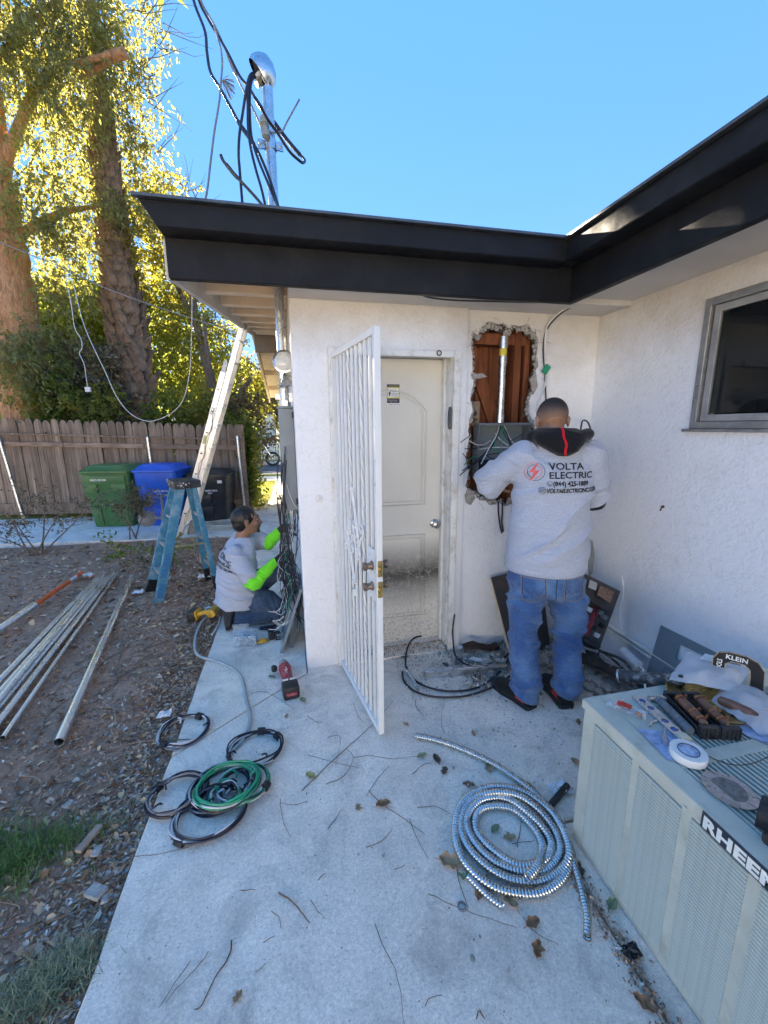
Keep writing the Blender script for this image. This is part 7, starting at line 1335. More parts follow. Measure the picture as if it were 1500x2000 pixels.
def line2(pts, w_): 
    P = [V((x, y, 0)) for x, y in pts]; v = []; f = []
    for i, p in enumerate(P): d = (P[min(i+1, len(P)-1)]-P[max(i-1, 0)]).normalized(); n_ = V((-d.y, d.x, 0))*w_; v += [tuple(p-n_)[:2], tuple(p+n_)[:2]]
    return v, [(2*i, 2*i+1, 2*i+3, 2*i+2) for i in range(len(P)-1)]
def arcs(cx, s): return [(cx+s*x, y) for x, y in ((-.062, .785), (-.06, .70), (-.045, .665), (0, .648), (.045, .665), (.06, .70), (.058, .785))]
def fine(pts, n=5): return [(p.x, p.y) for p in smooth_path([V((x, y, 0)) for x, y in pts], n)]
for cx in (-.105, .115):
    project_text([line2(fine(arcs(cx, 1)), .0016), line2([(cx-.064, .785), (cx+.062, .785)], .0016)], jeans, A(0, -.3, 0), R1, Zu, M_stitch, jeans, 'pocket_stitch', .002); project_text([line2(fine(arcs(cx, .93)), .0022), line2(fine([(cx-.05, .74), (cx-.02, .70), (cx, .72), (cx+.02, .70), (cx+.05, .74)]), .001)], jeans, A(0, -.3, 0), R1, Zu, M_seam, jeans, 'pocket_seam', .0018)
project_text([line2(fine([(.008, .80), (.006, .70), (.004, .60)]), .003)], jeans, A(0, -.3, 0), R1, Zu, M_seam, jeans, 'seat_seam', .002)
M_sole = pbr('black_sole', (.015, .015, .016), .6); M_redp = pbr('red_shoe_panel', (.42, .03, .03), .5, var=.2)
shoe('shoe', (1.19, 2.165, 0), (1.285, 1.875, 0), (0, 0, 1), M_hood, M_sole, man, .056, .1, M_redp); shoe('shoe', (1.52, 2.13, 0), (1.475, 1.83, 0), (0, 0, 1), M_hood, M_sole, man, .056, .1, M_redp)

# ---- kneeling man at the flank wiring
kn_ = thing('person', 'kneeling man in grey t-shirt with neon green sleeves and black gloves at the wiring', 'person', (-.4, 3.45, 0)); ka = rad(63); KF = V((math.sin(ka), math.cos(ka), 0)); KR = V((math.cos(ka), -math.sin(ka), 0)); KO = V((-.46, 3.47, 0))
def K(r, f, z): return KO+KR*r+KF*f+Zu*z
HK = V((-.375, 3.44, .868)); kf = V((.93, .20, .02)).normalized(); ku = V((-.02, 0, 1))
KLS, KRS = V((-.33, 3.60, .665)), V((-.455, 3.30, .62)); KRE, KRW, KRHd = V((-.335, 3.22, .405)), V((-.165, 3.26, .555)), V((-.08, 3.27, .60)); KLE, KLW, KLHd = V((-.225, 3.52, .64)), V((-.125, 3.42, .765)), V((-.05, 3.38, .82))
def kb(b):
    head(b, HK, kf, ku, 1.0); capsule(b, [(V((-.45, 3.46, .64)), .068), (V((-.42, 3.455, .72)), .058), (V((-.39, 3.45, .79)), .058)])
    capsule(b, [(KRS, .045), (KRE, .033), (KRW, .024)]); capsule(b, [(KLS, .045), (KLE, .033), (KLW, .024)]); capsule(b, [(KLS, .035), (KRS, .035)]); capsule(b, [(V((-.47, 3.46, .58)), .08), (V((-.5, 3.47, .3)), .09)])
fuse('body', [kb], M_skin2, kn_, .0055, 3)
def kh(b):
    r_ = kf.cross(ku); n0 = len(b.v); b.sphere((0, 0, 0), 1, 28); b.v[n0:] = [tuple(HK+r_*(p[0]*.0805)+kf*(-.020+p[1]*.103)+ku*(.024+p[2]*.098)) for p in b.v[n0:]]
    n0 = len(b.v); b.sphere((0, 0, 0), 1, 20); b.v[n0:] = [tuple(HK+r_*(p[0]*.070)+kf*(-.055+p[1]*.058)+ku*(-.02+p[2]*.07)) for p in b.v[n0:]]; None
o = fuse('hair', [kh], M_hair, kn_, .005, 9, lambda p: .003*noise.noise(V((p.x*40, p.y*40, p.z*14)))); bm = bmesh.new(); bm.from_mesh(o.data); bmesh.ops.bisect_plane(bm, geom=bm.verts[:]+bm.edges[:]+bm.faces[:], plane_co=HK+kf*.066+ku*.062, plane_no=(kf*.9-ku*.45), clear_outer=True); bm.to_mesh(o.data); bm.free()
r_ = kf.cross(ku); LH_ = lambda x, y, z: HK+r_*x+kf*y+ku*z
b = MB()
for k in (-1, 1): b.tube([LH_(k*.018, .096, .026), LH_(k*.035, .094, .031), LH_(k*.052, .082, .026)], [.004, .005, .003], 6)
part('eyebrows', b, M_hair, kn_); b = MB(); b.tube([LH_(-.03, .090, -.062), LH_(-.014, .104, -.052), LH_(0, .107, -.051), LH_(.014, .104, -.052), LH_(.03, .090, -.062)], [.003, .0035, .003, .0035, .003], 6); b.sphere(LH_(0, .080, -.097), .018, 12, (1, 1, .9)); b.tube([LH_(-.028, .086, -.075), LH_(-.02, .088, -.095), LH_(0, .096, -.102), LH_(.02, .088, -.095), LH_(.028, .086, -.075)], .0065, 6); part('goatee', b, M_hair, kn_)
for k in (-1, 1): b = MB(); b.sphere(LH_(k*.033, .0755, .008), .0105, 10); part('eye', b, pbr('eye_white', (.5, .45, .42), .2), kn_); b = MB(); b.sphere(LH_(k*.0335, .0810, .008), .0072, 8); part('iris', b, M_hair, kn_)
TU = (V((-.43, 3.46, .68))-V((-.50, 3.48, .2))).normalized(); TF = KF-TU*KF.dot(TU); TF.normalize(); TR = TF.cross(TU)
def kt(b):
    P0 = V((-.495, 3.48, .15)); st = lambda z, c=0.: P0+TU*(z-.15)/TU.z+TF*c
    rings(b, [(st(.165, .0), TR*.21, TF*.185), (st(.22, -.005), TR*.212, TF*.186), (st(.33, -.02), TR*.19, TF*.160), (st(.45, -.03), TR*.195, TF*.145), (st(.56, -.03), TR*.205, TF*.13), (st(.63, -.02), TR*.19, TF*.105), (st(.68, -.005), TR*.155, TF*.09), (st(.72, .01), TR*.10, TF*.078), (st(.742, .012), TR*.075, TF*.07)], 28)
    capsule(b, [(KRS+TR*-.03, .085), (KRS.lerp(KRE, .5), .078), (KRS.lerp(KRE, .72), .074)]); capsule(b, [(KLS+TR*.03, .085), (KLS.lerp(KLE, .5), .074), (KLS.lerp(KLE, .75), .07)])
kshirt = fuse('t_shirt', [kt], M_tee, kn_, .0075, 5, lambda p: folds(p, (.25, 0, 1), 11, .018, 12, 4)*(1.25-max(0, p.z-.3)*1.9 if p.z < .75 else .3))
logo(kshirt, V((-.50, 3.50, .585))-TF*.2-TR*.005+TU*.02, TR, TU, .78, kshirt)
def ks(b, k):
    if k == 0: capsule(b, [(KRS.lerp(KRE, .55), .055), (KRE, .056), (KRE.lerp(KRW, .5), .047), (KRW, .037)])
    else: capsule(b, [(KLS.lerp(KLE, .5), .055), (KLE, .056), (KLE.lerp(KLW, .5), .047), (KLW, .037)])
for k_ in (0, 1): fuse('neon_sleeve', [lambda b: ks(b, k_)], M_neon, kn_, .0065, 4, lambda p: folds(p, (1, 0, .8), 16, .008, 8, 3))
def kg(w_, h, nrm, s_): return lambda b: (hand(b, w_+(h-w_)*.05, h-w_, nrm, 1.12, .6, s_), capsule(b, [(w_-(h-w_)*.05, .031), (w_+(h-w_)*.25, .031)]))
fuse('glove', [kg(KRW, KRHd, (.2, .7, -.5), 1)], M_glove, kn_, .0045, 2); fuse('glove', [kg(KLW, KLHd, (.2, -.7, -.3), -1)], M_glove, kn_, .0045, 2)
def kj(b):
    rings(b, [(V((-.50, 3.47, .10)), TR*.17, TF*.14), (V((-.50, 3.475, .2)), TR*.175, TF*.15), (V((-.49, 3.475, .28)), TR*.15, TF*.13)], 24)
    capsule(b, [(V((-.44, 3.41, .19)), .092), (V((-.27, 3.38, .18)), .094), (V((-.13, 3.37, .10)), .075)]); capsule(b, [(V((-.13, 3.37, .085)), .075), (V((-.3, 3.335, .068)), .062), (V((-.485, 3.325, .07)), .056)])
    capsule(b, [(V((-.42, 3.56, .22)), .105), (V((-.25, 3.60, .32)), .095), (V((-.09, 3.62, .41)), .075)]); capsule(b, [(V((-.09, 3.62, .40)), .072), (V((-.06, 3.63, .2)), .062), (V((-.07, 3.64, .08)), .06)])
fuse('jeans', [kj], M_jean2, kn_, .0075, 5, lambda p: folds(p, (1, .2, .3), 10, .02, 15, 3.5))
shoe('shoe', (-.575, 3.285, .005), (-.60, 3.36, .195), (1, .05, 0), M_glove, M_sole, kn_, .056, .17); shoe('shoe', (.0, 3.70, 0), (-.13, 3.61, 0), (0, 0, 1), M_glove, M_sole, kn_, .045, .08)
# ------------------------------------------------ across the street
M_car = pbr('dark_blue_car_paint', (.02, .025, .045), .2, .3, coat=.6, bump=0); M_chrome = pbr('chrome', (.7, .7, .7), .12, 1., bump=0)
car = thing('parked_car', 'dark blue car parked at the near kerb beyond the fence end', 'car', (-3.0, 16.5, -.07)); CM_ = Matrix.Translation((-1.22, 16.6, -.07))     # nose at x = 0 of the frame, heading +X
def CP(nm, b, m, par=car, **k): return part(nm, TM(b, CM_), m, par, **k)
b = MB(); secs = []
for x, w_, z0, z1 in ((0, .62, .35, .62), (-.08, .78, .25, .72), (-.4, .86, .22, .86), (-1.2, .9, .2, .98), (-2.6, .9, .2, 1.02), (-3.9, .88, .22, 1.0), (-4.3, .8, .3, .9)): secs.append([(x, y, z) for y, z in ((-w_, z0+.1), (-w_*.97, (z0+z1)/2), (-w_*.9, z1-.06), (-w_*.7, z1), (w_*.7, z1), (w_*.9, z1-.06), (w_*.97, (z0+z1)/2), (w_, z0+.1), (w_*.9, z0), (-w_*.9, z0))])
loft(b, secs); CP('body', b, M_car)
b = MB(); loft(b, [[(x, y, z) for x, y, z in ((-1.15, -.74, .95), (-1.15, .74, .95), (-4.0, .76, .97), (-4.0, -.76, .97))], [(-1.85, -.6, 1.5), (-1.85, .6, 1.5), (-3.6, .6, 1.48), (-3.6, -.6, 1.48)]]); CP('cabin_glass', b, pbr('car_glass', (.02, .025, .03), .05, bump=0))
for y in (-.84, .84):
    for x in (-.85, -3.35): b = MB(); b.lathe([(.1, -.1), (.3, -.1), (.33, -.07), (.33, .07), (.3, .1), (.1, .1)], (x, y, .33), (0, 1, 0), 20); w_ = CP('wheel', b, M_black); b = MB(); b.lathe([(0, -.03), (.18, -.02), (.2, .0), (.2, .105), (0, .105)] if y > 0 else [(0, -.105), (.2, -.105), (.2, 0), (.18, .02), (0, .03)], (x, y, .33), (0, 1, 0), 16); CP('rim', b, M_chrome, w_)
for y in (-.62, .62): b = MB(); b.sphere((-.12, y, .66), .16, 12, (1.1, .9, .5)); CP('headlight', b, pbr('headlight_lens', (.7, .68, .6), .1, bump=0))
b = MB(); b.box(-.02, .03, -.55, .55, .36, .48); CP('grille', b, M_black)
mc = thing('motorcycle', 'black motorcycle parked by the far kerb before the white picket fence', 'motorcycle', (-1.0, 19.2, -.07)); MM = Matrix.Translation((-.78, 19.2, -.07))
for x in (0, -1.4):
    b = MB(); b.tube([(x+.27*math.cos(a), 0, .31+.27*math.sin(a)) for a in np.linspace(0, 2*math.pi, 22)[:-1]], .055, 8, closed=True); w_ = part('wheel', TM(b, MM), M_black, mc); b = MB(); b.cyl((x, -.04, .31), (x, .04, .31), .08, n=12)
    for k in range(5): a = k*1.257; b.bar((x, 0, .31), (x+.25*math.cos(a), 0, .31+.25*math.sin(a)), .03, .03, up=V((0, 1, 0)))
    part('rim', TM(b, MM), M_chrome, w_)
b = MB(); capsule(b, [(V((-.95, 0, .72)), .13), (V((-.6, 0, .8)), .17), (V((-.4, 0, .76)), .1)]); part('tank', TM(b, MM), M_car, mc); b = MB(); b.sphere((-.72, 0, .42), .2, 12, (1.2, .7, 1)); part('engine', TM(b, MM), M_gm, mc); b = MB(); capsule(b, [(V((-1.5, 0, .75)), .08), (V((-1.05, 0, .7)), .12)]); part('saddle', TM(b, MM), M_black, mc)
b = MB(); b.cyl((0, -.08, .31), (-.35, -.08, .95), .03); b.cyl((0, .08, .31), (-.35, .08, .95), .03); b.tube([(-.4, -.35, 1.02), (-.35, -.1, .98), (-.35, .1, .98), (-.4, .35, 1.02)], .016, 6); part('fork', TM(b, MM), M_chrome, mc); b = MB(); b.sphere((-.2, 0, .86), .1, 10); part('headlight', TM(b, MM), M_chrome, mc)
gh = thing('garage', 'white boarded garage across the street with a flat top', 'garage', (-2.6, 25, 0)); M_wb = pbr('white_boards', (.78, .77, .72), .6, var=.06)
b = MB(); b.box(-5, -.86, 25, 30, 0, 2.35); part('wall', b, M_wb, gh); b = MB(); b.box(-5.2, -.7, 24.8, 30.2, 2.351, 2.5); part('roof', b, M_roof, gh)
for i in range(26): x = -4.9+i*.155; b = MB(); b.box(x, x+.148, 24.975, 24.999, .05, 2.33); part('board', b, M_wb, gh)
pf = thing('picket_fence', 'low white picket fence across the street', 'fence', (-2.5, 21.5, 0))
for i in range(24): x = -3.4+i*.125; b = MB(); b.prism([[(-.035, 0), (.035, 0), (.035, .8), (0, .86), (-.035, .8)]], (x, 21.5, .03), (1, 0, 0), (0, 0, 1), .02); part('picket', b, M_wb, pf)
for z in (.25, .65): b = MB(); b.box(-3.5, -.4, 21.522, 21.545, z, z+.07); part('rail', b, M_wb, pf)
for i, (x, y, h, R, m, lab) in enumerate([(-1.75, 22.6, 1.3, .6, M_leafg, 'round green bush behind the white picket fence'), (-.25, 22.5, .8, .5, M_leafy, 'yellow flowering bush beside the picket fence end'), (.9, 23, .9, .8, M_leafy, 'yellow shrub across the street behind the house corner')]):
    o = thing('street_bush', lab, 'bush', (x, y, 0)); foliage('foliage', [((x, y, h), (R, R*.8, R*.7), 900)], .12, .08, m, o, .1, 90+i)
for i, (x, y, H_, R, m, lab, n) in enumerate([(-1.6, 31, 5.6, 2.4, M_leafy, 'tall yellow leaved street tree behind the garage', 5200), (.6, 28, 4.2, 1.7, M_leafo, 'bare twiggy autumn tree across the street near the house corner', 2200), (-6.5, 30, 6.5, 3.0, M_leafg, 'big green street tree behind the fence far away', 5000), (-13, 28, 6.5, 3.2, M_leafg, 'far green street tree beyond the thicket', 4500), (3.2, 30, 5, 2.2, M_leafg, 'green street tree hidden by the house corner', 2500), (-20, 30, 7, 3.4, M_leafy, 'far yellow street tree beyond the thicket', 4000), (-4.0, 36, 7, 2.6, M_leafo, 'far russet street tree above the garage', 3600)]):
    o = thing('street_tree', lab, 'tree', (x, y, 0), 'trees across the street'); foliage('crown', [((x, y, H_*.72), (R, R, H_*.3), n), ((x+R*.5, y-.4, H_*.5), (R*.6, R*.6, H_*.2), n//3)], .22, .13, m, o, .4, 120+i)
    b = MB(); limb(b, [(x, y, -.1), (x+.15, y, H_*.3), (x-.1, y, H_*.62)], .2, .08, 10); limb(b, [(x+.12, y, H_*.3), (x+.8, y, H_*.5), (x+1.2, y, H_*.7)], .09, .03, 8); limb(b, [(x+.05, y, H_*.35), (x-.7, y, H_*.55), (x-1, y, H_*.75)], .09, .03, 8); part('trunk', b, M_barkg, o)
# sunlit grass on the front lawn
r = np.random.default_rng(5)
def blades(name, N, xy, hgt, wdt, mat, z=0., lean=.5, kind='stuff'):
    P = xy(N); N = len(P); a = r.random(N)*6.283; h = hgt*(.5+r.random(N)); L = np.stack([np.cos(a), np.sin(a), np.zeros(N)], 1); B = np.stack([P[:, 0], P[:, 1], np.array([z(x, y) if callable(z) else z for x, y in P[:, :2]])], 1); s = np.stack([-np.sin(a), np.cos(a), np.zeros(N)], 1)*wdt
    m = B+L*(h*lean*.4)[:, None]+np.array([0, 0, 1])*(h*.65)[:, None]; t_ = B+L*(h*lean*(.7+.6*r.random(N)))[:, None]+np.array([0, 0, 1])*(h*(.8+.2*r.random(N)))[:, None]
    v = np.stack([B-s, B+s, m+s*.7, m-s*.7, t_+s*.1, t_-s*.1], 1).reshape(-1, 3); f = (np.arange(N)[:, None, None]*6+np.array([[0, 1, 2, 3], [3, 2, 4, 5]])[None]).reshape(-1, 4)
    o = link(name, raw_mesh(name, v, f, mat)); tag(o, kind=kind); return o
M_grass = leaf_mat('grass_blade', (.16, .26, .07), (.20, .28, .05), tw=.3); M_grassy = leaf_mat('lit_grass_blade', (.18, .20, .03), (.45, .42, .05), tw=.4); M_grassd = leaf_mat('dry_grass_blade', (.30, .33, .20), (.2, .2, .08), tw=.25)
blades('lawn_grass', 9000, lambda N: np.stack([-3.2+2.65*r.random(N), 9.4+3.9*r.random(N)], 1), .05, .004, M_grassy, -.02)
# grass tufts by the near corner of the soil
def patch(cx, cy, rx, ry): return lambda N: (lambda q: q[(np.sin(q[:, 0]*9)+np.sin(q[:, 1]*11+1)+r.normal(size=len(q))*.6) > -.7])(np.stack([cx+rx*(r.normal(size=N)*.5), cy+ry*(r.normal(size=N)*.5)], 1))
for cx, cy, rx, ry, N, h, m, nm in ((*c_(60, 1665), .17, .13, 1100, .045, M_grass, 'grass'), (*c_(150, 1640), .14, .11, 800, .045, M_grass, 'grass'), (*c_(95, 1700), .16, .09, 600, .042, M_grass, 'grass'), (*c_(95, 1905), .13, .08, 750, .04, M_grassd, 'dry_grass'), (*c_(40, 1960), .12, .07, 650, .04, M_grassd, 'dry_grass'), (*c_(130, 1870), .08, .06, 350, .04, M_grassd, 'dry_grass'), (*c_(-60, 1680), .2, .15, 1500, .05, M_grass, 'grass')):
    blades(nm, N, patch(cx, cy, rx, ry), h, .0016, m, lambda x, y: hyard(x, y)-.002, .9)
# ------------------------------------------------ litter on the soil
def chips(name, N, xy, s0, s1, mat, zf, th=.35, curl=0.):
    """small irregular flat chips or dead leaves lying at random tilts"""
    P = xy(N); N = len(P); s = s0+(s1-s0)*r.random(N)**2.2; a = r.random(N)*6.283; tilt = r.normal(size=(N, 2))*th; ar = .22+.45*r.random(N)
    u = np.stack([np.cos(a), np.sin(a), tilt[:, 0]], 1); w_ = np.stack([-np.sin(a), np.cos(a), tilt[:, 1]], 1); B = np.stack([P[:, 0], P[:, 1], np.array([zf(x, y) for x, y in P])+.003+s*.12], 1); up = np.array([0, 0, 1.])
    S = s[:, None]; W_ = (s*ar)[:, None]; c = (curl*s*r.random(N))[:, None]*up
    v = np.stack([B-u*S*.5, B-u*S*.15+w_*W_*.5+c, B+u*S*.25+w_*W_*.42+c, B+u*S*.5, B+u*S*.2-w_*W_*.5+c*.6, B-u*S*.2-w_*W_*.42+c*.6], 1).reshape(-1, 3)
    o = link(name, raw_mesh(name, v, (np.arange(N)[:, None, None]*6+np.array([[0, 1, 2, 3], [0, 3, 4, 5]])[None]).reshape(-1, 4), mat)); return tag(o, kind='stuff')
def litter_mat(name, stops):
    t = NT(name); g = t.n('NewGeometry').outputs['Random Per Island']; t.set(Base_Color=t.ramp(g, stops, 'CONSTANT'), Roughness=.8, Specular_IOR_Level=.25); return t.m
M_lit = litter_mat('dead_leaf_litter', [(0, (.30, .155, .08)), (.16, (.50, .32, .19)), (.34, (.22, .12, .07)), (.5, (.60, .43, .28)), (.66, (.40, .25, .15)), (.8, (.60, .49, .37)), (.93, (.66, .50, .28))])
M_chip = litter_mat('chip_mulch', [(0, (.26, .14, .085)), (.25, (.42, .24, .15)), (.5, (.52, .33, .21)), (.78, (.60, .44, .31)), (.96, (.72, .65, .57))])
zs = lambda x, y: hyard(x, y)
def edge_bias(N): 
    y = .7+5.7*r.random(N)**1.25; x = slab_edge(2)-.03-np.minimum(r.exponential(.9, N), 5.2); k = r.random(N) < .3; x[k] = slab_edge(2)-.02-r.random(k.sum())*.25; return np.stack([x, y], 1)
chips('leaf_litter', 8000, edge_bias, .012, .045, M_lit, zs, .3, .35); chips('mulch_chips', 55000, edge_bias, .004, .024, M_chip, zs, .35)
chips('leaf_litter', 2600, lambda N: np.stack([-.7-4.5*r.random(N), 3.2+3.3*r.random(N)], 1), .025, .07, M_lit, zs, .3, .35)
chips('gravel', 3000, lambda N: np.stack([slab_edge(1)-.02-np.minimum(r.exponential(.22, N), 1.2), .75+1.9*r.random(N)], 1), .006, .024, litter_mat('pale_gravel', [(0, (.30, .28, .26)), (.4, (.45, .43, .40)), (.7, (.22, .2, .18)), (.88, (.62, .6, .57))]), zs, .5, .5)
chips('leaf_litter', 700, lambda N: np.stack([-.9-4*r.random(N), 8.1+.45*r.random(N)], 1), .03, .08, M_lit, lambda x, y: .0, .3, .4)
# roots and twigs on the soil
b = MB(); rr = random.Random(44)
for i in range(130):
    x = slab_edge(2)-.06-min(rr.expovariate(1.3), 3.5); y = .8+rr.random()*4.6; a = rr.uniform(0, 6.3); L = rr.uniform(.08, .4); pts = []
    for k in range(6): pts.append((x, y, hyard(x, y)+.006+rr.uniform(0, .006))); x += math.cos(a)*L/5; y += math.sin(a)*L/5; a += rr.uniform(-.55, .55)
    pts = [q for q in pts if q[0] < -.62]
    if len(pts) > 2: b.tube(smooth_path(pts, 3), rr.uniform(.0012, .0038), 4)
o = b.build('ground_roots', wood('root_wood', (.12, .075, .05), (.34, .25, .17))); tag(o, kind='stuff')
rt = wood('pale_root', (.22, .16, .11), (.45, .36, .26))
for lab, pts in (('pale root running along the soil into the small wire coil', [(215, 1462), (270, 1449), (330, 1445), (380, 1444)]), ('pale crooked root on bare soil left of the small wire coil', [(222, 1380), (226, 1405), (218, 1425), (225, 1440)]), ('thin root arching over the dirt below the wide conduit', [(48, 1515), (75, 1520), (82, 1545), (73, 1580), (72, 1595)]), ('forked root on soil below the yellow drill', [(232, 1270), (240, 1248), (230, 1300), (222, 1306)])):
    b = MB(); b.tube(smooth_path([G(x, y, .004) for x, y in pts], 5), .003, 6); tag(b.build('root', rt), lab, 'root')
q = G(175, 1640, .0); b = MB(); b.box(-.014, .014, -.055, .055, 0, .014, Matrix.Translation(q)@Matrix.Rotation(-.35, 4, 'Z')); tag(b.build('wood_block', pbr('sawn_wood', (.38, .28, .21), .8), bevel=.002), 'small sawn wood block on the soil beside the grass', 'wood block')
for px, py, s in ((190, 1664, .022), (188, 1745, .032), (206, 1757, .016), (133, 1572, .02)): q = G(px, py, .0); b = MB(); b.box(-s, s, -s*.7, s*.7, 0, s*.5, Matrix.Translation(q)@Matrix.Rotation(px, 4, 'Z')); tag(b.build('stone_chip', M_mortar, bevel=.003), 'pale squarish stone chip on the soil by the slab edge', 'stone', 'pale stone chips on the soil')
# ------------------------------------------------ twigs and leaves on the slab
M_twig = wood('twig_wood', (.09, .06, .042), (.27, .19, .13))
TW = [[(545, 1745), (575, 1765), (592, 1785), (605, 1803)], [(733, 1805), (750, 1850), (770, 1890), (782, 1940), (790, 2000)], [(836, 1745), (880, 1766), (935, 1788), (1010, 1812)], [(452, 1838), (446, 1870), (420, 1910), (395, 1960), (380, 1970)], [(408, 1858), (385, 1890), (350, 1925), (322, 1960)], [(372, 1878), (345, 1915), (310, 1968)], [(590, 1545), (640, 1495), (690, 1450), (725, 1418)], [(725, 1418), (752, 1388), (768, 1370)], [(602, 1475), (650, 1488), (700, 1500)], [(638, 1532), (672, 1515), (690, 1480), (676, 1462)], [(690, 1480), (720, 1476), (770, 1482), (820, 1477)], [(715, 1555), (735, 1525), (760, 1495)], [(720, 1545), (745, 1570), (790, 1600), (830, 1630)], [(800, 1600), (815, 1640), (838, 1680)], [(815, 1578), (850, 1575), (880, 1590)], [(716, 1655), (742, 1645), (766, 1620)], [(602, 1565), (575, 1572), (546, 1568)], [(547, 1560), (552, 1600), (567, 1636)], [(806, 1512), (825, 1495), (842, 1490)], [(600, 1398), (615, 1408), (630, 1411)], [(868, 1432), (862, 1410), (868, 1365)], [(812, 1366), (812, 1380), (828, 1400)], [(250, 1674), (310, 1668), (370, 1655)], [(1022, 1792), (1045, 1820), (1090, 1845)], [(892, 1688), (896, 1720), (915, 1775)], [(606, 1758), (620, 1778), (636, 1795)], [(830, 1965), (840, 1950), (864, 1945)], [(930, 1990), (937, 1975), (946, 1990), (938, 1970)], [(515, 1840), (537, 1828)], [(500, 1900), (520, 1885)], [(620, 1720), (636, 1705)], [(490, 1355), (520, 1352), (576, 1385)], [(640, 1440), (665, 1440), (655, 1500)], [(1010, 1655), (1018, 1600), (1006, 1580)], [(1000, 1648), (1045, 1642)], [(690, 1372), (700, 1400), (712, 1412)], [(640, 1620), (655, 1600), (668, 1580)], [(530, 1780), (545, 1795), (551, 1812)], [(770, 1700), (790, 1690)], [(470, 1740), (500, 1738)]]
TWO = []
for i, pts in enumerate(TW):
    th = .0026 if i in (0, 3, 6) else (.0013 if i % 3 else .0018); b = MB(); S = smooth_path([G(x, y, .004) for x, y in pts], 5); S = [p+V((noise.noise(p*40)*.004, noise.noise(p*40+V((9, 0, 0)))*.004, abs(noise.noise(p*25))*.004)) for p in S]; b.tube(S, [th*(1-.5*k/len(S)) for k in range(len(S))], 5); o = tag(b.build('twig', M_twig), None, 'twig', 'twigs scattered on the slab'); L_ = sum(((S[k+1]-S[k]).length for k in range(len(S)-1))); TWO.append((o, pts[len(pts)//2], ('long ' if L_ > .3 else 'short ' if L_ < .12 else '')+('crooked ' if (S[-1]-S[0]).length < .8*L_ else '')+('thick brown ' if th > .0024 else 'thin dry ')+'twig'))
LM = [(705, 1420, "the foot of the open gate"), (565, 1340, "the red angle grinder"), (450, 1555, "the green wire coil"), (497, 1468, "the dark wire coil"), (390, 1690, "the biggest wire coil"), (1000, 1640, "the steel conduit coil"), (950, 1745, "the conduit offcut"), (890, 1350, "the black cable loop"), (1035, 1390, "the standing man's shoes"), (1140, 1500, "the condenser corner"), (1240, 1870, "the condenser foot"), (850, 1445, "the free end of the steel conduit"), (300, 1900, "the slab edge near the grass"), (1145, 1830, "the conduit tail end"), (600, 1790, "the middle of the bare slab"), (780, 1900, "the bottom middle of the slab"), (600, 1560, "the slab between both coils")]
def where(items):
    """gives every item of a kind its own place: which landmark it lies by and on which side"""
    from collections import defaultdict
    G_ = defaultdict(list)
    for o, (px, py), what in items:
        lx, ly, ln = min(LM, key=lambda q: math.hypot(q[0]-px, (q[1]-py)*1.2)); dx, dy = px-lx, py-ly
        rel = 'beside' if math.hypot(dx, dy) < 18 else ('right of' if dx > 0 else 'left of') if abs(dx) > abs(dy) else ('in front of' if dy > 0 else 'beyond')
        G_[(what, rel, ln)].append((px, o))
    W_ = ['first', 'second', 'third', 'fourth', 'fifth', 'sixth', 'seventh', 'eighth']
    for (what, rel, ln), v in G_.items():
        v.sort(key=lambda q: q[0])
        for k, (x, o) in enumerate(v): o['label'] = (what if len(v) == 1 else ('leftmost ' if k == 0 else 'rightmost ' if k == len(v)-1 else W_[k]+' from left ')+what)+' '+rel+' '+ln
where(TWO)
M_dl = [pbr('dead_leaf_brown', (.30, .155, .07), .7, var=.5, scale=60), pbr('dead_leaf_tan', (.46, .29, .15), .7, var=.4, scale=60), pbr('dead_leaf_dark', (.12, .085, .06), .7, var=.5, scale=60), pbr('dead_leaf_green', (.25, .30, .16), .6, var=.3, scale=60), pbr('dead_leaf_yellow', (.42, .34, .12), .6, var=.3, scale=60)]
def dleaf(px, py, s, m, a, i):
    q = G(px, py, .0); b = MB(); rr = random.Random(i); k1, k2 = rr.uniform(.25, .5), rr.uniform(-.4, .4)
    rr_w = rr.random(); lob = rr.uniform(.02, .16); ph = rr.uniform(0, 6); s = s*rr.uniform(.9, 1.25)
    def fn(u, v): w_ = math.sin(math.pi*u)**.6*(.34+lob*math.sin(u*14+ph)*(1 if v > .5 else .6)); x = (u-.5)*s; y = (v-.5)*2*w_*s*(.75+.25*rr_w); return V((x*math.cos(a)-y*math.sin(a), x*math.sin(a)+y*math.cos(a), .004+abs(v-.5)*s*k1*.9+s*.12*max(0, k2*(u-.5)*2)+.004*noise.noise(V((u*4, v*4, i)))*s*20*.1))+q
    b.grid(fn, 10, 4); b.tube([fn(.02, .5), fn(.02, .5)+V((-math.cos(a), -math.sin(a), .05))*s*.25], .0011, 4); return tag(b.build('fallen_leaf', m), None, 'leaf', 'dead leaves on the slab')
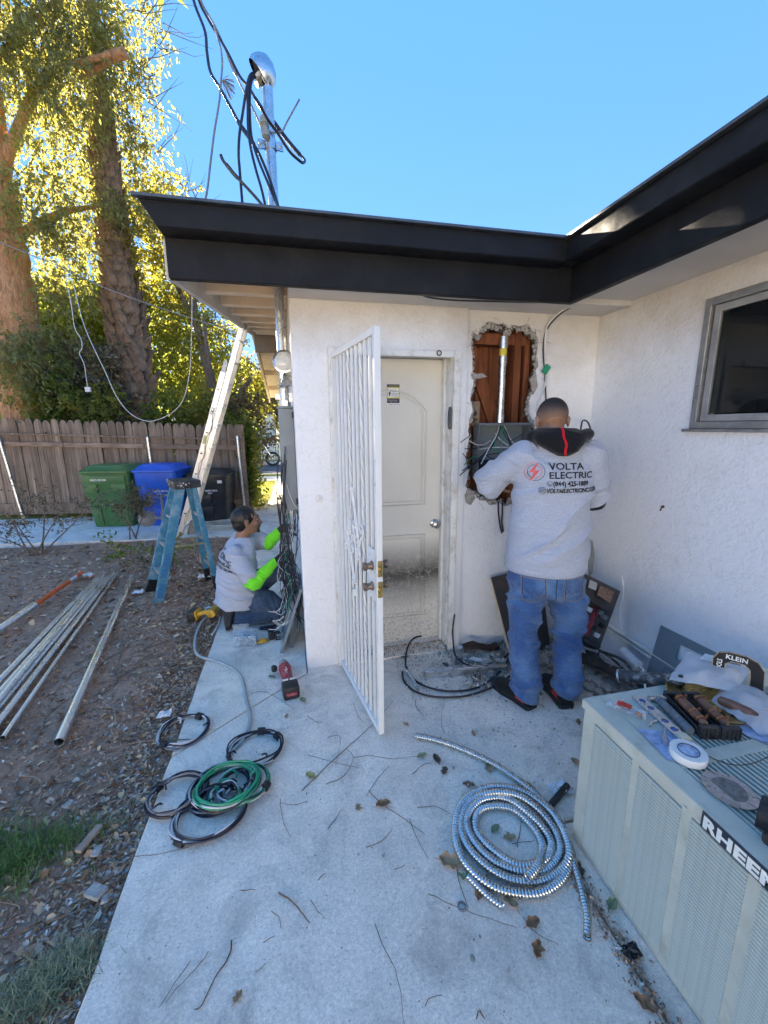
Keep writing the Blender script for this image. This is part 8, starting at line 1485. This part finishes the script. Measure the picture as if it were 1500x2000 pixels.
LV = [(748, 1574, .06, 0), (607, 1517, .05, 4), (853, 1487, .055, 2), (868, 1508, .055, 2), (824, 1478, .05, 3), (880, 1688, .07, 1), (995, 1760, .06, 1), (935, 1748, .045, 0), (945, 1722, .05, 1), (915, 1535, .05, 0), (912, 1564, .04, 0), (955, 1503, .05, 1), (967, 1622, .045, 3), (995, 1638, .05, 1), (793, 1416, .035, 1), (925, 1435, .04, 1), (930, 1328, .085, 0), (986, 1332, .05, 2), (1015, 1530, .055, 0), (1035, 1545, .055, 1), (1050, 1858, .045, 0), (1040, 1805, .045, 0), (905, 1715, .05, 3), (1125, 1492, .05, 1), (1130, 1413, .04, 0), (900, 1630, .03, 2), (532, 1346-22, .04, 3), (592, 1370, .045, 3), (560, 1305+95, .03, 1), (1195, 1770, .05, 3), (1232, 1868, .05, 2), (1258, 1962, .06, 0), (1130, 1700, .05, 2), (640, 1298, .02, 1), (790, 1285, .05, 0), (870, 1300, .04, 2), (700, 1580, .03, 1), (465, 1950-0, .03, 1)]
LVO = []
for i, (px, py, s, m) in enumerate(LV):
    a = (i*2.4) % 6.28; LVO.append((dleaf(px, py, s, M_dl[m], a, i), (px, py), ('curled brown', 'tan', 'dark withered', 'pale green', 'yellow')[m]+' leaf'))
where(LVO)
# ------------------------------------------------ rubble under the hole
def rock(s, seed):
    b = MB(); b.sphere((0, 0, 0), s, 9); rr = random.Random(seed); ax = V((rr.uniform(.7, 1.4), rr.uniform(.6, 1.1), rr.uniform(.45, .8))); pl = [(V((rr.uniform(-1, 1), rr.uniform(-1, 1), rr.uniform(-1, 1))).normalized(), rr.uniform(.55, .85)*s) for _ in range(7)]; o = []
    for p in b.v:
        p = V(p)
        for n_, d in pl:
            e = p.dot(n_)-d
            if e > 0: p = p-n_*e
        o.append((p.x*ax.x, p.y*ax.y, p.z*ax.z))
    b.v = o; return b.mesh('rubble_chunk', (M_mortar, M_rub)[seed % 2], True, angle=25)
M_rub = pbr('broken_stucco', (.56, .54, .50), .95, var=.4, scale=30, bump=.9, bscale=70, bdist=.006); RK = [rock(1., i) for i in range(10)]
rr = random.Random(9); cnt = 0
RB = [(1195, 1290+45, .052), (1168, 1350, .03), (1215, 1352, .03), (1150, 1368, .025), (1180, 1375, .028), (1135, 1350, .022), (1225, 1330, .025)]
for px, py, s in RB: RB_ = G(px, py, s*.4); o = link('rubble_chunk', RK[cnt % 10], loc=RB_, rot=(rr.uniform(-.5, .5), rr.uniform(-.5, .5), rr.uniform(0, 6)), scale=(s, s, s)); cnt += 1
while cnt < 290:
    k = rr.random()
    if k < .5: x, y, s = 1.5+rr.gauss(.08, .2), 2.28+rr.gauss(0, .16), .009+.03*rr.random()**1.7
    elif k < .7: x, y, s = 1.2+rr.gauss(0, .12), 2.5-abs(rr.gauss(0, .1)), .007+.024*rr.random()**2
    else: x, y, s = 1.76+rr.gauss(0, .13), 2.02+rr.gauss(0, .18), .012+.036*rr.random()**1.6
    if y > 2.6 or x > 2.04 or (x < 1.1 and y > 2.55): continue
    link('rubble_chunk', RK[cnt % 10], loc=(x, y, s*.4), rot=(rr.uniform(-.6, .6), rr.uniform(-.6, .6), rr.uniform(0, 6)), scale=(s, s, s)); cnt += 1
for o in [o for o in bpy.data.objects if o.name.startswith('rubble_chunk')]: tag(o, 'broken piece of stucco lying in the rubble below the torn hole', 'rubble', 'stucco rubble below the hole')
for o, lab in ((bpy.data.objects['rubble_chunk'], 'largest flat chunk of broken mortar beside the standing man\'s foot'),): o['label'] = lab
M_crumb = litter_mat('stucco_crumbs', [(0, (.40, .38, .34)), (.3, (.58, .56, .52)), (.55, (.30, .28, .25)), (.75, (.70, .69, .66)), (.92, (.20, .18, .15))])
def crumb_xy(N): x = .62+1.45*r.random(N); y = 2.6-np.minimum(r.exponential(.33, N), 1.5); q = np.stack([x, y], 1); return q[(q[:, 1] < 2.58) & ~((q[:, 0] > 1.0) & (q[:, 1] < 1.17))]
chips('stucco_crumbs', 5200, crumb_xy, .003, .016, M_crumb, lambda x, y: 0., .6, .8)
chips('stucco_crumbs', 2600, lambda N: np.stack([1.0+.95*r.random(N), 2.1+.5*r.random(N)], 1), .006, .03, M_crumb, lambda x, y: 0.005, .6, .8)
chips('slab_grit', 3600, lambda N: (lambda q: q[(q[:, 0] < .98) | (q[:, 1] > 1.2)])(np.stack([-.6+2.4*r.random(N), .45+3.5*r.random(N)], 1)), .002, .007, litter_mat('grit', [(0, (.05, .04, .035)), (.35, (.16, .12, .09)), (.6, (.5, .48, .45)), (.8, (.09, .07, .05))]), lambda x, y: 0., .5, .6)
chips('corner_dirt', 1500, lambda N: (lambda q: q[(q[:, 0] < 1.0)])(np.stack([.925+.02*r.normal(size=N), .45+.75*r.random(N)], 1)), .004, .016, M_chip, lambda x, y: -.002, .5, .4)
chips('corner_dirt', 1300, lambda N: np.stack([.3+.75*r.random(N), 2.72-.14*r.random(N)**2], 1), .003, .02, M_lit, lambda x, y: .012, .5, .4)
SHD = []
for i, (px, py, sx, sy, a) in enumerate(((925, 1287, .06, .016, -.6), (905, 1265, .045, .02, -.4), (1092, 1442, .03, .007, 1.9), (965, 1282, .028, .012, .2), (975, 1302, .02, .01, .6), (885, 1262, .02, .008, -.8), (950, 1262, .03, .014, .9))):
    q = G(px, py, .018 if i < 2 else .006); b = MB(); b.box(-sx, sx, -sy, sy, -.004, .004, Matrix.Translation(q)@Matrix.Rotation(a, 4, 'Z')@Matrix.Rotation(.25, 4, 'X')); SHD.append((tag(b.build('paint_shard', M_white, bevel=.001), None, 'shard', 'white plaster shards on the slab'), (px, py), 'white plaster shard'))
where(SHD)
b = MB(); q = PY(940, 1255, 2.5); q.z = .05; b.grid(lambda u, v: q+V((-.14+.28*u, (v-.5)*.05, .03*math.sin(u*6)*.5+.03*v+.012*noise.noise(V((u*5, v*5, 1)))-.02*u)), 10, 4); tag(b.build('bark_scrap', pbr('torn_black_paper', (.035, .022, .016), .8), smooth=False), 'torn dark paper scrap in the rubble against the alcove wall', 'scrap')
for i, (px, py, s, m, lab) in enumerate(((1095, 1545, .055, 'scrap_white', 'crumpled white plastic by the coil and air conditioner'), (1235, 1862, .03, 'black_rubber', 'crumpled black scrap in the gap beside the condenser foot'))):
    q = G(px, py); b = MB(); b.grid(lambda u, v: q+V(((u-.5)*s*1.6, (v-.5)*s*1.3, .006+abs(noise.noise(V((u*3+i, v*3, 4))))*s)), 8, 8); tag(b.build('plastic_scrap', MATS[m], smooth=False), lab, 'litter')
PB = []
for i, (px, py, s) in enumerate(((922, 1872, .011), (700, 1668, .007), (748, 1672, .007), (1205, 1762, .009), (937, 1829, .006), (993, 1897, .006))): PB.append((tag(link('slab_pebble', RK[(2*i+1) % 10], loc=G(px, py, s*.4), rot=(i, i*2, i), scale=(s, s, s)), None, 'pebble', 'pebbles on the slab'), (px, py), 'small pale pebble'))
where(PB)
b = MB(); b.tube([(AX0-.03, 1.28, .02), (AX0+.12, 1.36, .02)], .014, 10); tag(b.build('grey_cable_stub', M_blk), 'dark grey cable stub behind the condenser corner', 'cable')
